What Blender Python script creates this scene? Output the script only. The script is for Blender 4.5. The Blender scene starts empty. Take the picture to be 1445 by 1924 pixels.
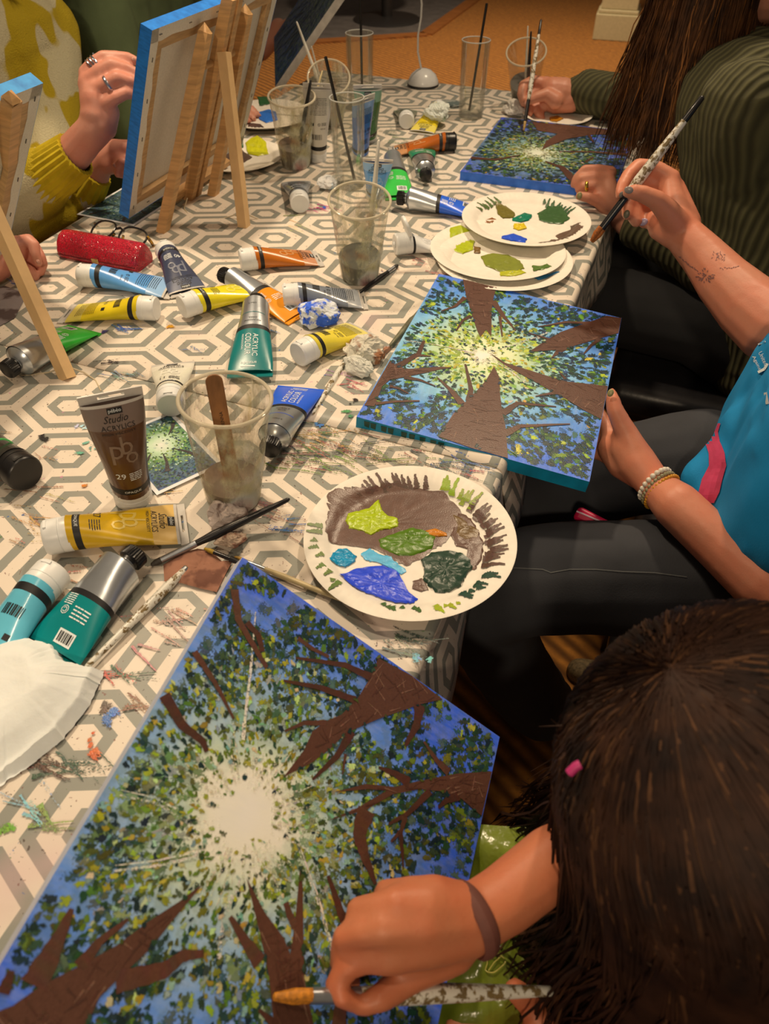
import bpy, bmesh, math, random
import numpy as np
from mathutils import Vector, Matrix, noise

# ------------------------------------------------------------------ camera, world, lights
scene = bpy.context.scene
col = scene.collection
TZ = 0.74                      # height of the table top above the floor
F, PITCH, HC = 1400.0, math.radians(44.5), 0.60
CP, SP = math.cos(PITCH), math.sin(PITCH)
CAM = Vector((0, 0, TZ + HC))
cd = bpy.data.cameras.new('camera'); cam = bpy.data.objects.new('camera', cd); col.objects.link(cam)
cam.location = CAM; cam.rotation_euler = (math.pi / 2 - PITCH, 0, 0)
cd.sensor_fit = 'VERTICAL'; cd.sensor_height = 36.0; cd.sensor_width = 36.0
cd.lens = 36.0 * F / 1924.0
cd.clip_start = 0.02
cd.dof.use_dof = True; cd.dof.focus_distance = 0.95; cd.dof.aperture_fstop = 8.0
scene.camera = cam
w = bpy.data.worlds.new('room_ambient'); scene.world = w; w.use_nodes = True
w.node_tree.nodes['Background'].inputs[0].default_value = (1.0, 0.75, 0.52, 1)
w.node_tree.nodes['Background'].inputs[1].default_value = 0.13
def lamp(name, loc, tgt, power, color, size, angle, blend=0.6):
    d = bpy.data.lights.new(name, 'SPOT'); o = bpy.data.objects.new(name, d); col.objects.link(o)
    d.energy = power; d.color = color; d.shadow_soft_size = size; d.spot_size = math.radians(angle); d.spot_blend = blend
    o.location = loc
    o.rotation_euler = (Vector(tgt) - Vector(loc)).to_track_quat('-Z', 'Y').to_euler()
WARM = (1.0, 0.77, 0.515)
lamp('overhead_spot', (-0.70, 1.55, 2.55), (-0.25, 0.85, TZ), 92, WARM, 0.07, 78, 0.9)
lamp('overhead_spot', (0.62, 1.95, 2.55), (0.05, 1.35, TZ), 92, WARM, 0.07, 80, 0.9)
lamp('overhead_spot', (-0.05, 0.30, 2.60), (-0.15, 0.45, TZ), 20, WARM, 0.10, 60, 1.0)
lamp('overhead_spot', (-0.35, -1.5, 2.35), (-0.15, 1.05, TZ), 66, WARM, 0.08, 48, 0.9)
lamp('overhead_spot', (0.9, 5.2, 2.6), (0.8, 5.2, 0), 300, WARM, 0.08, 120, 0.9)  # added spot that brightens the far carpet; no fixture known there
vs = scene.view_settings
vs.view_transform = 'Standard'; vs.look = 'None'; vs.gamma = 1.0; vs.use_curve_mapping = False; vs.exposure = 0.06
scene.cycles.transparent_max_bounces = 32

# ------------------------------------------------------------------ geometry of the view -> real positions
def ray(px, py):
    x = (px - 722.5) / F; y = -(py - 962.0) / F
    return Vector((x, CP + y * SP, -SP + y * CP))
def at(px, py, h=0.0):
    """world point at height h above the table top"""
    r = ray(px, py); return CAM + r * ((h - HC) / r.z)
def dep(px, py, d):
    return CAM + ray(px, py) * d
TA = math.radians(-21.5)
UU = Vector((math.cos(TA), math.sin(TA), 0)); VV = Vector((-math.sin(TA), math.cos(TA), 0)); ZZ = Vector((0, 0, 1))
def uv(u, v, h=0.0):
    return UU * u + VV * v + Vector((0, 0, TZ + h))
def lerp(a, b, t): return a + (b - a) * t
def sstep(t): t = max(0, min(1, t)); return t * t * (3 - 2 * t)

# ------------------------------------------------------------------ materials
def lin(c):
    c = c / 255.0
    return c / 12.92 if c <= 0.04045 else ((c + 0.055) / 1.055) ** 2.4
def alb(rgb, k=1.0):
    """colour of a thing as seen under the warm lamps -> its own colour"""
    l = (1.0, 0.86, 0.69)
    return tuple(min(0.95, max(0.002, k * lin(v) / g)) for v, g in zip(rgb, l)) + (1,)
MATS = {}
class NT:
    def __init__(self, name):
        self.m = bpy.data.materials.new(name); self.m.use_nodes = True
        self.t = self.m.node_tree; self.b = self.t.nodes['Principled BSDF']; self.out = self.t.nodes['Material Output']
    def n(self, typ, **kw):
        x = self.t.nodes.new(typ)
        for k, v in kw.items(): setattr(x, k, v)
        return x
    def l(self, a, b): self.t.links.new(a, b)
    def math(self, op, a, b=None, c=None):
        x = self.n('ShaderNodeMath', operation=op)
        for i, v in enumerate((a, b, c)):
            if v is None: continue
            if isinstance(v, (int, float)): x.inputs[i].default_value = v
            else: self.l(v, x.inputs[i])
        return x.outputs[0]
    def mix(self, fac, a, b, mode='MIX'):
        x = self.n('ShaderNodeMix', data_type='RGBA', blend_type=mode)
        for i, v in ((0, fac), (6, a), (7, b)):
            if isinstance(v, (int, float)): x.inputs[i].default_value = v
            elif isinstance(v, tuple): x.inputs[i].default_value = v
            else: self.l(v, x.inputs[i])
        return x.outputs[2]
    def coord(self, kind='Object'): return self.n('ShaderNodeTexCoord').outputs[kind]
    def noise(self, scale, detail=4, rough=0.55, vec=None, stretch=None):
        x = self.n('ShaderNodeTexNoise'); x.inputs['Scale'].default_value = scale
        x.inputs['Detail'].default_value = detail; x.inputs['Roughness'].default_value = rough
        v = vec if vec is not None else self.coord()
        if stretch:
            mp = self.n('ShaderNodeMapping'); mp.inputs['Scale'].default_value = stretch; self.l(v, mp.inputs[0]); v = mp.outputs[0]
        self.l(v, x.inputs['Vector']); return x.outputs['Fac']
    def ramp(self, fac, *stops):
        x = self.n('ShaderNodeValToRGB'); e = x.color_ramp.elements
        while len(e) < len(stops): e.new(0.5)
        for i, (p, c) in enumerate(stops):
            e[i].position = p; e[i].color = c if isinstance(c, tuple) else (c, c, c, 1)
        self.l(fac, x.inputs[0]); return x.outputs[0]
    def bump(self, h, strength=0.3, dist=0.001):
        x = self.n('ShaderNodeBump'); x.inputs['Strength'].default_value = strength; x.inputs['Distance'].default_value = dist
        self.l(h, x.inputs['Height']); self.l(x.outputs[0], self.b.inputs['Normal'])
    def setc(self, c):
        if isinstance(c, tuple): self.b.inputs['Base Color'].default_value = c
        else: self.l(c, self.b.inputs['Base Color'])
    def p(self, **kw):
        for k, v in kw.items(): self.b.inputs[k.replace('_', ' ')].default_value = v
        return self
def mat(name, rgb, rough=0.5, vary=0.12, scale=60, bump=0.0, bscale=200, metal=0.0, sss=0.0, spec=0.5, stretch=None, coat=0.0):
    """painted / plastic / cloth material: own colour with slight mottling"""
    if name in MATS: return MATS[name]
    m = NT(name); a = alb(rgb)
    n = m.noise(scale, stretch=stretch)
    dk = tuple(v * (1 - vary * 1.6) for v in a[:3]) + (1,); lt = tuple(min(.95, v * (1 + vary)) for v in a[:3]) + (1,)
    m.setc(m.ramp(n, (0.3, dk), (0.7, lt)))
    m.p(Roughness=rough, Metallic=metal); m.b.inputs['Specular IOR Level'].default_value = spec
    if coat: m.b.inputs['Coat Weight'].default_value = coat
    if sss: m.b.inputs['Subsurface Weight'].default_value = sss; m.b.inputs['Subsurface Radius'].default_value = (0.008, 0.003, 0.0015)
    if bump: m.bump(m.noise(bscale, 3), bump)
    MATS[name] = m.m; return m.m
def mat_vcol(name, rough=0.45, streak=0.25, bump=0.3):
    if name in MATS: return MATS[name]
    m = NT(name); at_ = m.n('ShaderNodeAttribute', attribute_name='Col')
    n = m.noise(420, 3)
    k = m.ramp(n, (0.25, 1 - streak), (0.75, 1.0))
    m.setc(m.mix(1.0, at_.outputs['Color'], k, 'MULTIPLY')); m.p(Roughness=rough)
    if bump: m.bump(m.noise(700, 2), bump, 0.0006)
    MATS[name] = m.m; return m.m
def mat_dab(name):
    """acrylic dabs: ragged dry-brush edges where the paint thins out (alpha of the colour attribute)"""
    m = NT(name); a_ = m.n('ShaderNodeAttribute', attribute_name='Col')
    n = m.noise(520, 3, .6); k = m.ramp(m.noise(260, 3), (.25, .72), (.75, 1.05))
    m.setc(m.mix(1.0, a_.outputs['Color'], k, 'MULTIPLY')); m.p(Roughness=.36); m.bump(m.noise(700, 2), .4, .0006)
    f = m.ramp(m.math('ADD', m.math('MULTIPLY', a_.outputs['Alpha'], 1.0), m.math('MULTIPLY', m.math('SUBTRACT', n, .5), 1.7)), (.34, 0.0), (.50, 1.0))
    tr = m.n('ShaderNodeBsdfTransparent'); mx = m.n('ShaderNodeMixShader'); m.l(f, mx.inputs[0]); m.l(tr.outputs[0], mx.inputs[1]); m.l(m.b.outputs[0], mx.inputs[2]); m.l(mx.outputs[0], m.out.inputs[0])
    MATS[name] = m.m; return m.m
def mat_clear(name, tint=(0.97, 0.95, 0.9), film=0.08, filmc=(230, 210, 170), gloss=0.05, rough=0.05, stain=None):
    """thin clear plastic or glass wall: mostly see-through, a film of haze and a fresnel shine"""
    if name in MATS: return MATS[name]
    m = NT(name); tr = m.n('ShaderNodeBsdfTransparent'); tr.inputs[0].default_value = tint + (1,)
    df = m.n('ShaderNodeBsdfDiffuse'); df.inputs[0].default_value = alb(filmc)
    gl = m.n('ShaderNodeBsdfGlossy'); gl.inputs['Roughness'].default_value = rough
    fr = m.n('ShaderNodeFresnel'); fr.inputs[0].default_value = 1.45
    fac = film
    if stain:
        n = m.noise(stain[0], 5, 0.65, stretch=stain[3] if len(stain) > 3 else None)
        fac = m.ramp(n, (stain[1], film), (stain[1] + 0.16, stain[2]))
        c2 = m.noise(stain[0] * 0.7, 2)
        cr = m.ramp(c2, (0.3, alb((150, 95, 60))), (0.45, alb((205, 190, 140))), (0.58, alb((215, 205, 180))), (0.72, alb((190, 110, 100))))
        m.l(cr, df.inputs[0])
    s1 = m.n('ShaderNodeMixShader'); m.l(tr.outputs[0], s1.inputs[1]); m.l(df.outputs[0], s1.inputs[2])
    if isinstance(fac, float): s1.inputs[0].default_value = fac
    else: m.l(fac, s1.inputs[0])
    s2 = m.n('ShaderNodeMixShader'); m.l(s1.outputs[0], s2.inputs[1]); m.l(gl.outputs[0], s2.inputs[2])
    m.l(m.math('MULTIPLY', fr.outputs[0], gloss * 5), s2.inputs[0])
    m.l(s2.outputs[0], m.out.inputs[0]); MATS[name] = m.m; return m.m

# ------------------------------------------------------------------ meshes and objects
class MB:
    """collects vertices and faces of ONE part"""
    def __init__(self): self.v = []; self.f = []; self.c = None; self.fm = []
    def add(self, vs, fs, c=None):
        o = len(self.v); self.v += [tuple(x) for x in vs]; self.f += [tuple(i + o for i in f) for f in fs]
        if c is not None:
            if self.c is None: self.c = []
            self.c += [c] * len(vs)
        return self
    def box(self, c, s, rot=None):
        p = [Vector(((i & 1) - .5, ((i >> 1) & 1) - .5, ((i >> 2) & 1) - .5)) for i in range(8)]
        p = [Vector((q.x * s[0], q.y * s[1], q.z * s[2])) for q in p]
        if rot is not None: p = [rot @ q for q in p]
        return self.add([Vector(c) + q for q in p], [(0, 2, 3, 1), (4, 5, 7, 6), (0, 1, 5, 4), (2, 6, 7, 3), (0, 4, 6, 2), (1, 3, 7, 5)])
    def beam(self, a, b, w, h, side=None, taper=1.0):
        """bar of rectangular section from a to b; side = direction of width"""
        a, b = Vector(a), Vector(b); d = (b - a).normalized()
        s = Vector(side) if side is not None else (Vector((0, 0, 1)).cross(d) if abs(d.z) < .95 else Vector((1, 0, 0)))
        s = (s - d * s.dot(d)).normalized(); t = d.cross(s)
        vs = []
        for p, k in ((a, 1.0), (b, taper)):
            for i, j in ((-1, -1), (1, -1), (1, 1), (-1, 1)): vs.append(p + s * (i * w * k / 2) + t * (j * h * k / 2))
        return self.add(vs, [(3, 2, 1, 0), (4, 5, 6, 7), (0, 1, 5, 4), (1, 2, 6, 5), (2, 3, 7, 6), (3, 0, 4, 7)])
    def tube(self, pts, rad, n=8, caps=True, flat=None):
        pts = [Vector(p) for p in pts]; N = len(pts)
        if not hasattr(rad, '__len__'): rad = [rad] * N
        vs = []; up = None
        for i, p in enumerate(pts):
            d = (pts[min(i + 1, N - 1)] - pts[max(i - 1, 0)]).normalized()
            if up is None: up = Vector((0, 0, 1)) if abs(d.z) < .9 else Vector((1, 0, 0))
            s = d.cross(up).normalized(); up = s.cross(d).normalized()
            for k in range(n):
                a = 2 * math.pi * k / n
                vs.append(p + (s * math.cos(a) + up * math.sin(a)) * rad[i])
        fs = []
        for i in range(N - 1):
            for k in range(n):
                k2 = (k + 1) % n; fs.append((i * n + k, i * n + k2, (i + 1) * n + k2, (i + 1) * n + k))
        if caps: fs += [tuple(reversed(range(n))), tuple((N - 1) * n + k for k in range(n))]
        return self.add(vs, fs)
    def lathe(self, prof, n=32, T=None, wob=None):
        """profile of (radius, z) turned about z; T places it"""
        vs = []; fs = []; N = len(prof)
        for i, (r, z) in enumerate(prof):
            for k in range(n):
                a = 2 * math.pi * k / n; rr = r; zz = z
                if wob: rr, zz = wob(r, z, a)
                p = Vector((rr * math.cos(a), rr * math.sin(a), zz)); vs.append(T @ p if T is not None else p)
        for i in range(N - 1):
            for k in range(n):
                k2 = (k + 1) % n; fs.append((i * n + k, i * n + k2, (i + 1) * n + k2, (i + 1) * n + k))
        if prof[0][0] > 1e-6: fs.append(tuple(reversed(range(n)))) if prof[0][0] < 0 else None
        fs = [f for f in fs if f]
        return self.add(vs, fs)
    def disc(self, r, z, n=32, T=None):
        vs = [Vector((r * math.cos(2 * math.pi * k / n), r * math.sin(2 * math.pi * k / n), z)) for k in range(n)]
        if T is not None: vs = [T @ v for v in vs]
        return self.add(vs, [tuple(range(n))])
    def grid(self, fn, nu, nv, flip=False):
        vs = [fn(i / nu, j / nv) for j in range(nv + 1) for i in range(nu + 1)]
        fs = []
        for j in range(nv):
            for i in range(nu):
                a = j * (nu + 1) + i; q = (a, a + 1, a + nu + 2, a + nu + 1)
                fs.append(tuple(reversed(q)) if flip else q)
        return self.add(vs, fs)
def mesh_obj(name, me, m, parent=None, smooth=True, bevel=0.0, bseg=2):
    o = bpy.data.objects.new(name, me); col.objects.link(o)
    if m is not None: me.materials.append(m)
    if smooth:
        me.polygons.foreach_set('use_smooth', [True] * len(me.polygons))
        try: me.set_sharp_from_angle(angle=math.radians(38))
        except Exception: pass
    if bevel:
        b = o.modifiers.new('bevel', 'BEVEL'); b.width = bevel; b.segments = bseg; b.limit_method = 'ANGLE'
    if parent is not None: o.parent = parent
    return o
def part(name, mb, m, parent=None, smooth=True, bevel=0.0, world=False, stuff=False, label=None):
    me = bpy.data.meshes.new(name); vs = mb.v
    if world and parent is not None:
        chain = Matrix.Identity(4); q = parent
        while q is not None: chain = q.matrix_basis @ chain; q = q.parent
        inv = chain.inverted(); vs = [tuple(inv @ Vector(v)) for v in vs]
    me.from_pydata(vs, [], mb.f); me.update()
    if mb.c is not None:
        ca = me.color_attributes.new('Col', 'FLOAT_COLOR', 'POINT')
        ca.data.foreach_set('color', [x for c in mb.c for x in c])
    o = mesh_obj(name, me, m, parent, smooth, bevel)
    if stuff: o['kind'] = 'stuff'
    if label: o['label'] = label
    return o
def thing(name, label, cat, T=None, group=None):
    o = bpy.data.objects.new(name, None); col.objects.link(o); o.empty_display_size = 0.02
    if T is not None: o.matrix_basis = T if isinstance(T, Matrix) else Matrix.Translation(T)
    o['label'] = label; o['category'] = cat
    if group: o['group'] = group
    return o
def tag(o, label, cat, group=None):
    o['label'] = label; o['category'] = cat
    if group: o['group'] = group
    return o
def struct(name, mb, m, smooth=False, **k):
    o = part(name, mb, m, None, smooth, **k); o['kind'] = 'structure'; return o
def frame(o, x, y, z):
    return Matrix(((x.x, y.x, z.x, o.x), (x.y, y.y, z.y, o.y), (x.z, y.z, z.z, o.z), (0, 0, 0, 1)))
def frame_xz(o, x, z):
    x = x.normalized(); y = z.cross(x).normalized(); z = x.cross(y); return frame(o, x, y, z)

# lettering: outlines of the built-in font as flat triangles
_TC = {}
def glyphs(s):
    if s in _TC: return _TC[s]
    cu = bpy.data.curves.new('lettering', 'FONT'); cu.body = s; cu.size = 1.0; cu.resolution_u = 2
    o = bpy.data.objects.new('lettering', cu); col.objects.link(o)
    dg = bpy.context.evaluated_depsgraph_get(); dg.update()
    me = o.evaluated_get(dg).to_mesh()
    vs = [(v.co.x, v.co.y) for v in me.vertices]; fs = [tuple(p.vertices) for p in me.polygons]
    o.evaluated_get(dg).to_mesh_clear()
    bpy.data.objects.remove(o); bpy.data.curves.remove(cu)
    x0 = min(v[0] for v in vs); x1 = max(v[0] for v in vs); y0 = min(v[1] for v in vs); y1 = max(v[1] for v in vs)
    _TC[s] = ([(v[0] - (x0 + x1) / 2, v[1] - (y0 + y1) / 2) for v in vs], fs, x1 - x0, y1 - y0); return _TC[s]
def text_to(mb, s, fmap, cx, cy, wid=None, hgt=None, shear=0.0, c=None):
    """write s centred at (cx,cy), wid x hgt, through the surface map fmap(x,y)"""
    vs, fs, W, H = glyphs(s)
    if wid is None: sx = sy = hgt / H
    elif hgt is None: sx = sy = wid / W
    else: sx, sy = wid / W, hgt / H
    mb.add([fmap(cx + x * sx + y * sy * shear, cy + y * sy) for x, y in vs], fs, c)
def rect_to(mb, fmap, cx, cy, w, h, nx=4, c=None):
    mb.add([fmap(cx + w * (i / nx - .5), cy + h * (j - .5)) for j in (0, 1) for i in range(nx + 1)],
           [(i, i + 1, i + nx + 2, i + nx + 1) for i in range(nx)], c)
# ------------------------------------------------------------------ the room
def carpet_mat():
    m = NT('loop_carpet'); v = m.coord()
    w1 = m.n('ShaderNodeTexWave', wave_type='BANDS', bands_direction='X'); w1.inputs['Scale'].default_value = 9.0
    w1.inputs['Distortion'].default_value = 1.2; w1.inputs['Detail'].default_value = 2
    mp = m.n('ShaderNodeMapping'); mp.inputs['Rotation'].default_value = (0, 0, math.radians(-38)); m.l(v, mp.inputs[0]); m.l(mp.outputs[0], w1.inputs[0])
    n = m.noise(40, 5)
    a = m.mix(w1.outputs['Fac'], alb((92, 52, 16)), alb((196, 122, 44)))
    m.setc(m.mix(m.ramp(n, (0.35, 0.0), (0.7, 0.75)), a, alb((120, 72, 26)))); m.p(Roughness=0.95)
    m.bump(w1.outputs['Fac'], 0.6, 0.004); return m.m
f = MB(); f.add([(-6, -2.5, 0), (7, -2.5, 0), (7, 9, 0), (-6, 9, 0)], [(0, 1, 2, 3)])
struct('floor', f, carpet_mat())
# darker rug zone beyond the wooden strip, with the pedestal of another table
g1 = at(575, 78); 
def gp(px, py, h=-TZ): return at(px, py, h)
strip = MB(); a, b, c_ = gp(560, 82), gp(800, 66), gp(905, -10)
for p, q in ((a - (b - a) * 2, b), (b, c_ + (c_ - b))):
    d = (q - p).normalized(); s = Vector((-d.y, d.x, 0)) * 0.05
    strip.add([p - s, q - s, q + s, p + s, p - s + ZZ * .012, q - s + ZZ * .012, q + s + ZZ * .012, p + s + ZZ * .012], [(3, 2, 1, 0), (4, 5, 6, 7), (0, 1, 5, 4), (1, 2, 6, 5), (2, 3, 7, 6), (3, 0, 4, 7)])
struct('trim_1', strip, mat('threshold_wood', (150, 88, 40), 0.4, 0.25, 8, stretch=(1, 6, 1)))
far = MB(); n1 = Vector((0, 0, .004))
pa, pb, pc = a - (b - a) * 2, b, c_ + (c_ - b)
far.add([pa + n1, pb + n1, pc + n1, Vector((pc.x, 8.9, .004)), Vector((-5.9, 8.9, .004)), Vector((-5.9, pa.y, .004))], [(0, 1, 2, 3, 4, 5)])
struct('floor_grey', far, mat('grey_floor', (84, 74, 66), 0.85, 0.15, 12, bump=.2))
wallm = mat('wall_paint', (150, 120, 88), .8, .05, 3)
for nm_, a_, b_ in (('wall_back', (-6, 9), (7, 9)), ('wall_left', (-6, -2.5), (-6, 9)), ('wall_right', (7, 9), (7, -2.5))):
    wb_ = MB(); wb_.box(((a_[0] + b_[0]) / 2, (a_[1] + b_[1]) / 2, 1.35), (abs(a_[0] - b_[0]) + .1, abs(a_[1] - b_[1]) + .1, 2.7)); struct(nm_, wb_, wallm)
base_c = gp(727, 38)
t = thing('pedestal_table', 'round black metal pedestal base standing on the grey floor behind', 'table base', base_c)
mb = MB(); mb.lathe([(0, .03), (.10, .03), (.25, .018), (.265, .008), (.265, 0)], 40)
part('base_plate', mb, mat('black_iron', (34, 30, 27), 0.45), t)
mb = MB(); mb.tube([(0, 0, .02), (0, 0, .72)], .042, 20); part('column', mb, MATS['black_iron'], t)
mb = MB(); mb.lathe([(0, .70), (.35, .70), (.36, .71), (.36, .73), (.35, .74), (0, .74)], 40); part('table_top', mb, mat('dark_top', (60, 40, 28), 0.4), t)
# panelled column with a skirting block
pc0 = gp(1115, 75); d = Vector((0.96, -0.28, 0)); e = Vector((.28, .96, 0))
mb = MB()
for w_, z0, z1 in ((.30, 0, .16), (.275, .16, .185), (.25, .185, 2.6)):
    c = pc0 + d * .14 + e * .15; mb.box((c.x, c.y, (z0 + z1) / 2), (w_, w_, z1 - z0), Matrix.Rotation(math.atan2(d.y, d.x), 3, 'Z'))
struct('wall_column', mb, mat('cream_paint', (186, 164, 118), 0.5, 0.05), bevel=.006)

# ------------------------------------------------------------------ the table and its two cloths
U0, U1, V0, V1, VS = -1.062, -0.115, -0.42, 2.20, 0.687
tb = thing('table', 'long table beneath the grey and white hexagon cloths', 'table', uv((U0 + U1) / 2, (V0 + V1) / 2, -TZ))
TB = Matrix.Rotation(TA, 4, 'Z'); tb.matrix_basis = Matrix.Translation(uv((U0 + U1) / 2, (V0 + V1) / 2, -TZ)) @ TB
mb = MB(); mb.box((0, 0, TZ - .016), (U1 - U0 - .012, V1 - V0 - .012, .028)); part('table_top', mb, mat('table_wood', (120, 82, 50), .5), tb, False)
for su in (-1, 1):
    for sv in (-1, 1):
        mb = MB(); mb.box((su * .42, sv * 1.22, (TZ - .03) / 2), (.05, .05, TZ - .03)); part('leg', mb, MATS['black_iron'], tb, False)

def cloth_mat(name, lu, lv, seed):
    """printed honeycomb: nested hexagon rings, rows joined in pairs"""
    m = NT(name); uvn = m.n('ShaderNodeUVMap', uv_map='UVMap'); sp = m.n('ShaderNodeSeparateXYZ')
    # slight wobble of the print
    m.l(uvn.outputs[0], sp.inputs[0]); x, y = sp.outputs[0], sp.outputs[1]
    W, V, H = 0.130, 0.1525, 0.0327
    wrap = lambda a, r: m.math('WRAP', a, r, -r)
    xL = wrap(m.math('SUBTRACT', x, lu), W / 2); xU = wrap(m.math('SUBTRACT', x, lu + W / 2), W / 2)
    v = wrap(m.math('SUBTRACT', y, lv + H), V / 2)
    axL = m.math('ABSOLUTE', xL); axU = m.math('ABSOLUTE', xU)
    def hexn(ax, dv):
        a = m.math('DIVIDE', ax, 0.0267)
        b = m.math('DIVIDE', m.math('ADD', m.math('ABSOLUTE', m.math('ADD', v, dv)), m.math('MULTIPLY', ax, 0.442)), 0.0243)
        return m.math('MAXIMUM', a, b)
    def band(n, c, h): return m.math('LESS_THAN', m.math('ABSOLUTE', m.math('SUBTRACT', n, c)), h)
    outer = None; inner = None
    for ax, dv in ((axU, -H), (axL, H), (axL, H - V), (axU, V - H)):
        n = hexn(ax, dv); o = band(n, 1.90, 0.23); i = band(n, 0.78, 0.22)
        outer = o if outer is None else m.math('MAXIMUM', outer, o); inner = i if inner is None else m.math('MAXIMUM', inner, i)
    # white channels that run through the joined zigzag
    near = m.math('LESS_THAN', m.math('ABSOLUTE', v), 0.026)
    ch = m.math('MAXIMUM', m.math('MULTIPLY', m.math('LESS_THAN', axU, 0.0075), m.math('LESS_THAN', v, 0.004)),
                m.math('MULTIPLY', m.math('LESS_THAN', axL, 0.0075), m.math('GREATER_THAN', v, -0.004)))
    outer = m.math('MULTIPLY', outer, m.math('SUBTRACT', 1.0, m.math('MULTIPLY', ch, near)))
    grey = m.math('MAXIMUM', outer, inner)
    c = m.mix(grey, alb((230, 205, 174)), alb((146, 139, 120)))
    # faint dirt, pale washes and specks of paint trodden into the vinyl
    obj = m.coord()
    dirt = m.ramp(m.noise(9, 6, .65, obj), (0.52, 0.0), (0.75, 0.28))
    c = m.mix(dirt, c, alb((190, 160, 128)))
    pk = m.ramp(m.noise(5.3, 3, .6, obj), (0.62, 0.0), (0.74, 0.35)); c = m.mix(pk, c, alb((225, 170, 160)))
    for sc, th, rgb, am in ((230, .705, (70, 48, 36), .8), (170, .72, (120, 60, 50), .7), (120, .745, (40, 96, 150), .8), (140, .745, (80, 120, 50), .7), (95, .765, (216, 120, 150), .6)):
        sk = m.ramp(m.noise(sc, 2, .5, obj), (th, 0.0), (th + .02, am)); c = m.mix(sk, c, alb(rgb))
    m.setc(c); m.p(Roughness=0.42); m.b.inputs['Specular IOR Level'].default_value = .4
    m.bump(m.noise(900, 2), 0.08, 0.0005); return m.m
def cloth(name, label, va, vb, z, lu, lv, far_hang, seed):
    rnd = random.Random(seed); HG = 0.10; r = 0.010
    def prof(s, e0, e1, h0, h1):
        """arc length s -> (position, drop)"""
        if h1 and s > e1 - r:
            q = s - (e1 - r)
            if q < r * math.pi / 2: return e1 - r + r * math.sin(q / r), -r * (1 - math.cos(q / r))
            return e1, -r - (q - r * math.pi / 2)
        if h0 and s < e0 + r:
            q = (e0 + r) - s
            if q < r * math.pi / 2: return e0 + r - r * math.sin(q / r), -r * (1 - math.cos(q / r))
            return e0, -r - (q - r * math.pi / 2)
        return s, 0.0
    def axis(e0, e1, h0, h1, n):
        a = []
        if h0: a += [e0 - HG + HG * i / 5 for i in range(5)] + [e0 - .004 + .003 * i for i in range(6)]
        lo = e0 + r + .004 if h0 else e0; hi = e1 - r - .004 if h1 else e1
        a += [lo + (hi - lo) * i / n for i in range(n + 1)]
        if h1: a += [e1 - r + .003 * i for i in range(1, 7)] + [e1 + .012 + HG * i / 5 for i in range(1, 6)]
        return a
    us = axis(U0, U1, True, True, 40); vs_ = axis(va, vb, False, far_hang, 60)
    V, UVs = [], []
    for v in vs_:
        for u in us:
            pu, du = prof(u, U0, U1, True, True); pv, dv = prof(v, va, vb, False, far_hang)
            drop = du + dv
            fl = max(0, -drop - .02)
            if du < -.01: pu += (1 if u > -.5 else -1) * (fl * .04 + fl * .22 * (.5 + .5 * math.sin(v * 17 + seed)))
            if dv < -.01: pv += fl * .16 + fl * .4 * (.5 + .5 * math.sin(u * 15))
            zz = z + drop
            if drop == 0: zz += .0007 * noise.noise((u * 6, v * 6, seed)) + .0007
            V.append(uv(pu, pv, zz)); UVs.append((u, v))
    n = len(us); F_ = [(j * n + i, j * n + i + 1, (j + 1) * n + i + 1, (j + 1) * n + i) for j in range(len(vs_) - 1) for i in range(n - 1)]
    me = bpy.data.meshes.new(name); org = uv(-.6, (va + vb) / 2, 0); R = Matrix.Translation(org) @ TB; Ri = R.inverted()
    me.from_pydata([tuple(Ri @ p) for p in V], [], F_); me.update()
    ul = me.uv_layers.new(name='UVMap')
    for lp in me.loops: ul.data[lp.index].uv = UVs[lp.vertex_index]
    o = mesh_obj(name, me, cloth_mat('hexagon_vinyl_%d' % seed, lu, lv, seed)); o.matrix_basis = R
    so = o.modifiers.new('thick', 'SOLIDIFY'); so.thickness = .0012; so.offset = -1
    return tag(o, label, 'tablecloth')
cloth_front = cloth('tablecloth', 'paint-smeared hexagon cloth at the near end of the table, under the brown tube', V0, VS + .03, .0012, -0.560, 0.4476, False, 1)
cloth_rear = cloth('tablecloth', 'hexagon patterned cloth over the far part of the table, under the easels', VS, V1, .0030, -0.605, 0.785, True, 2)
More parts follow.
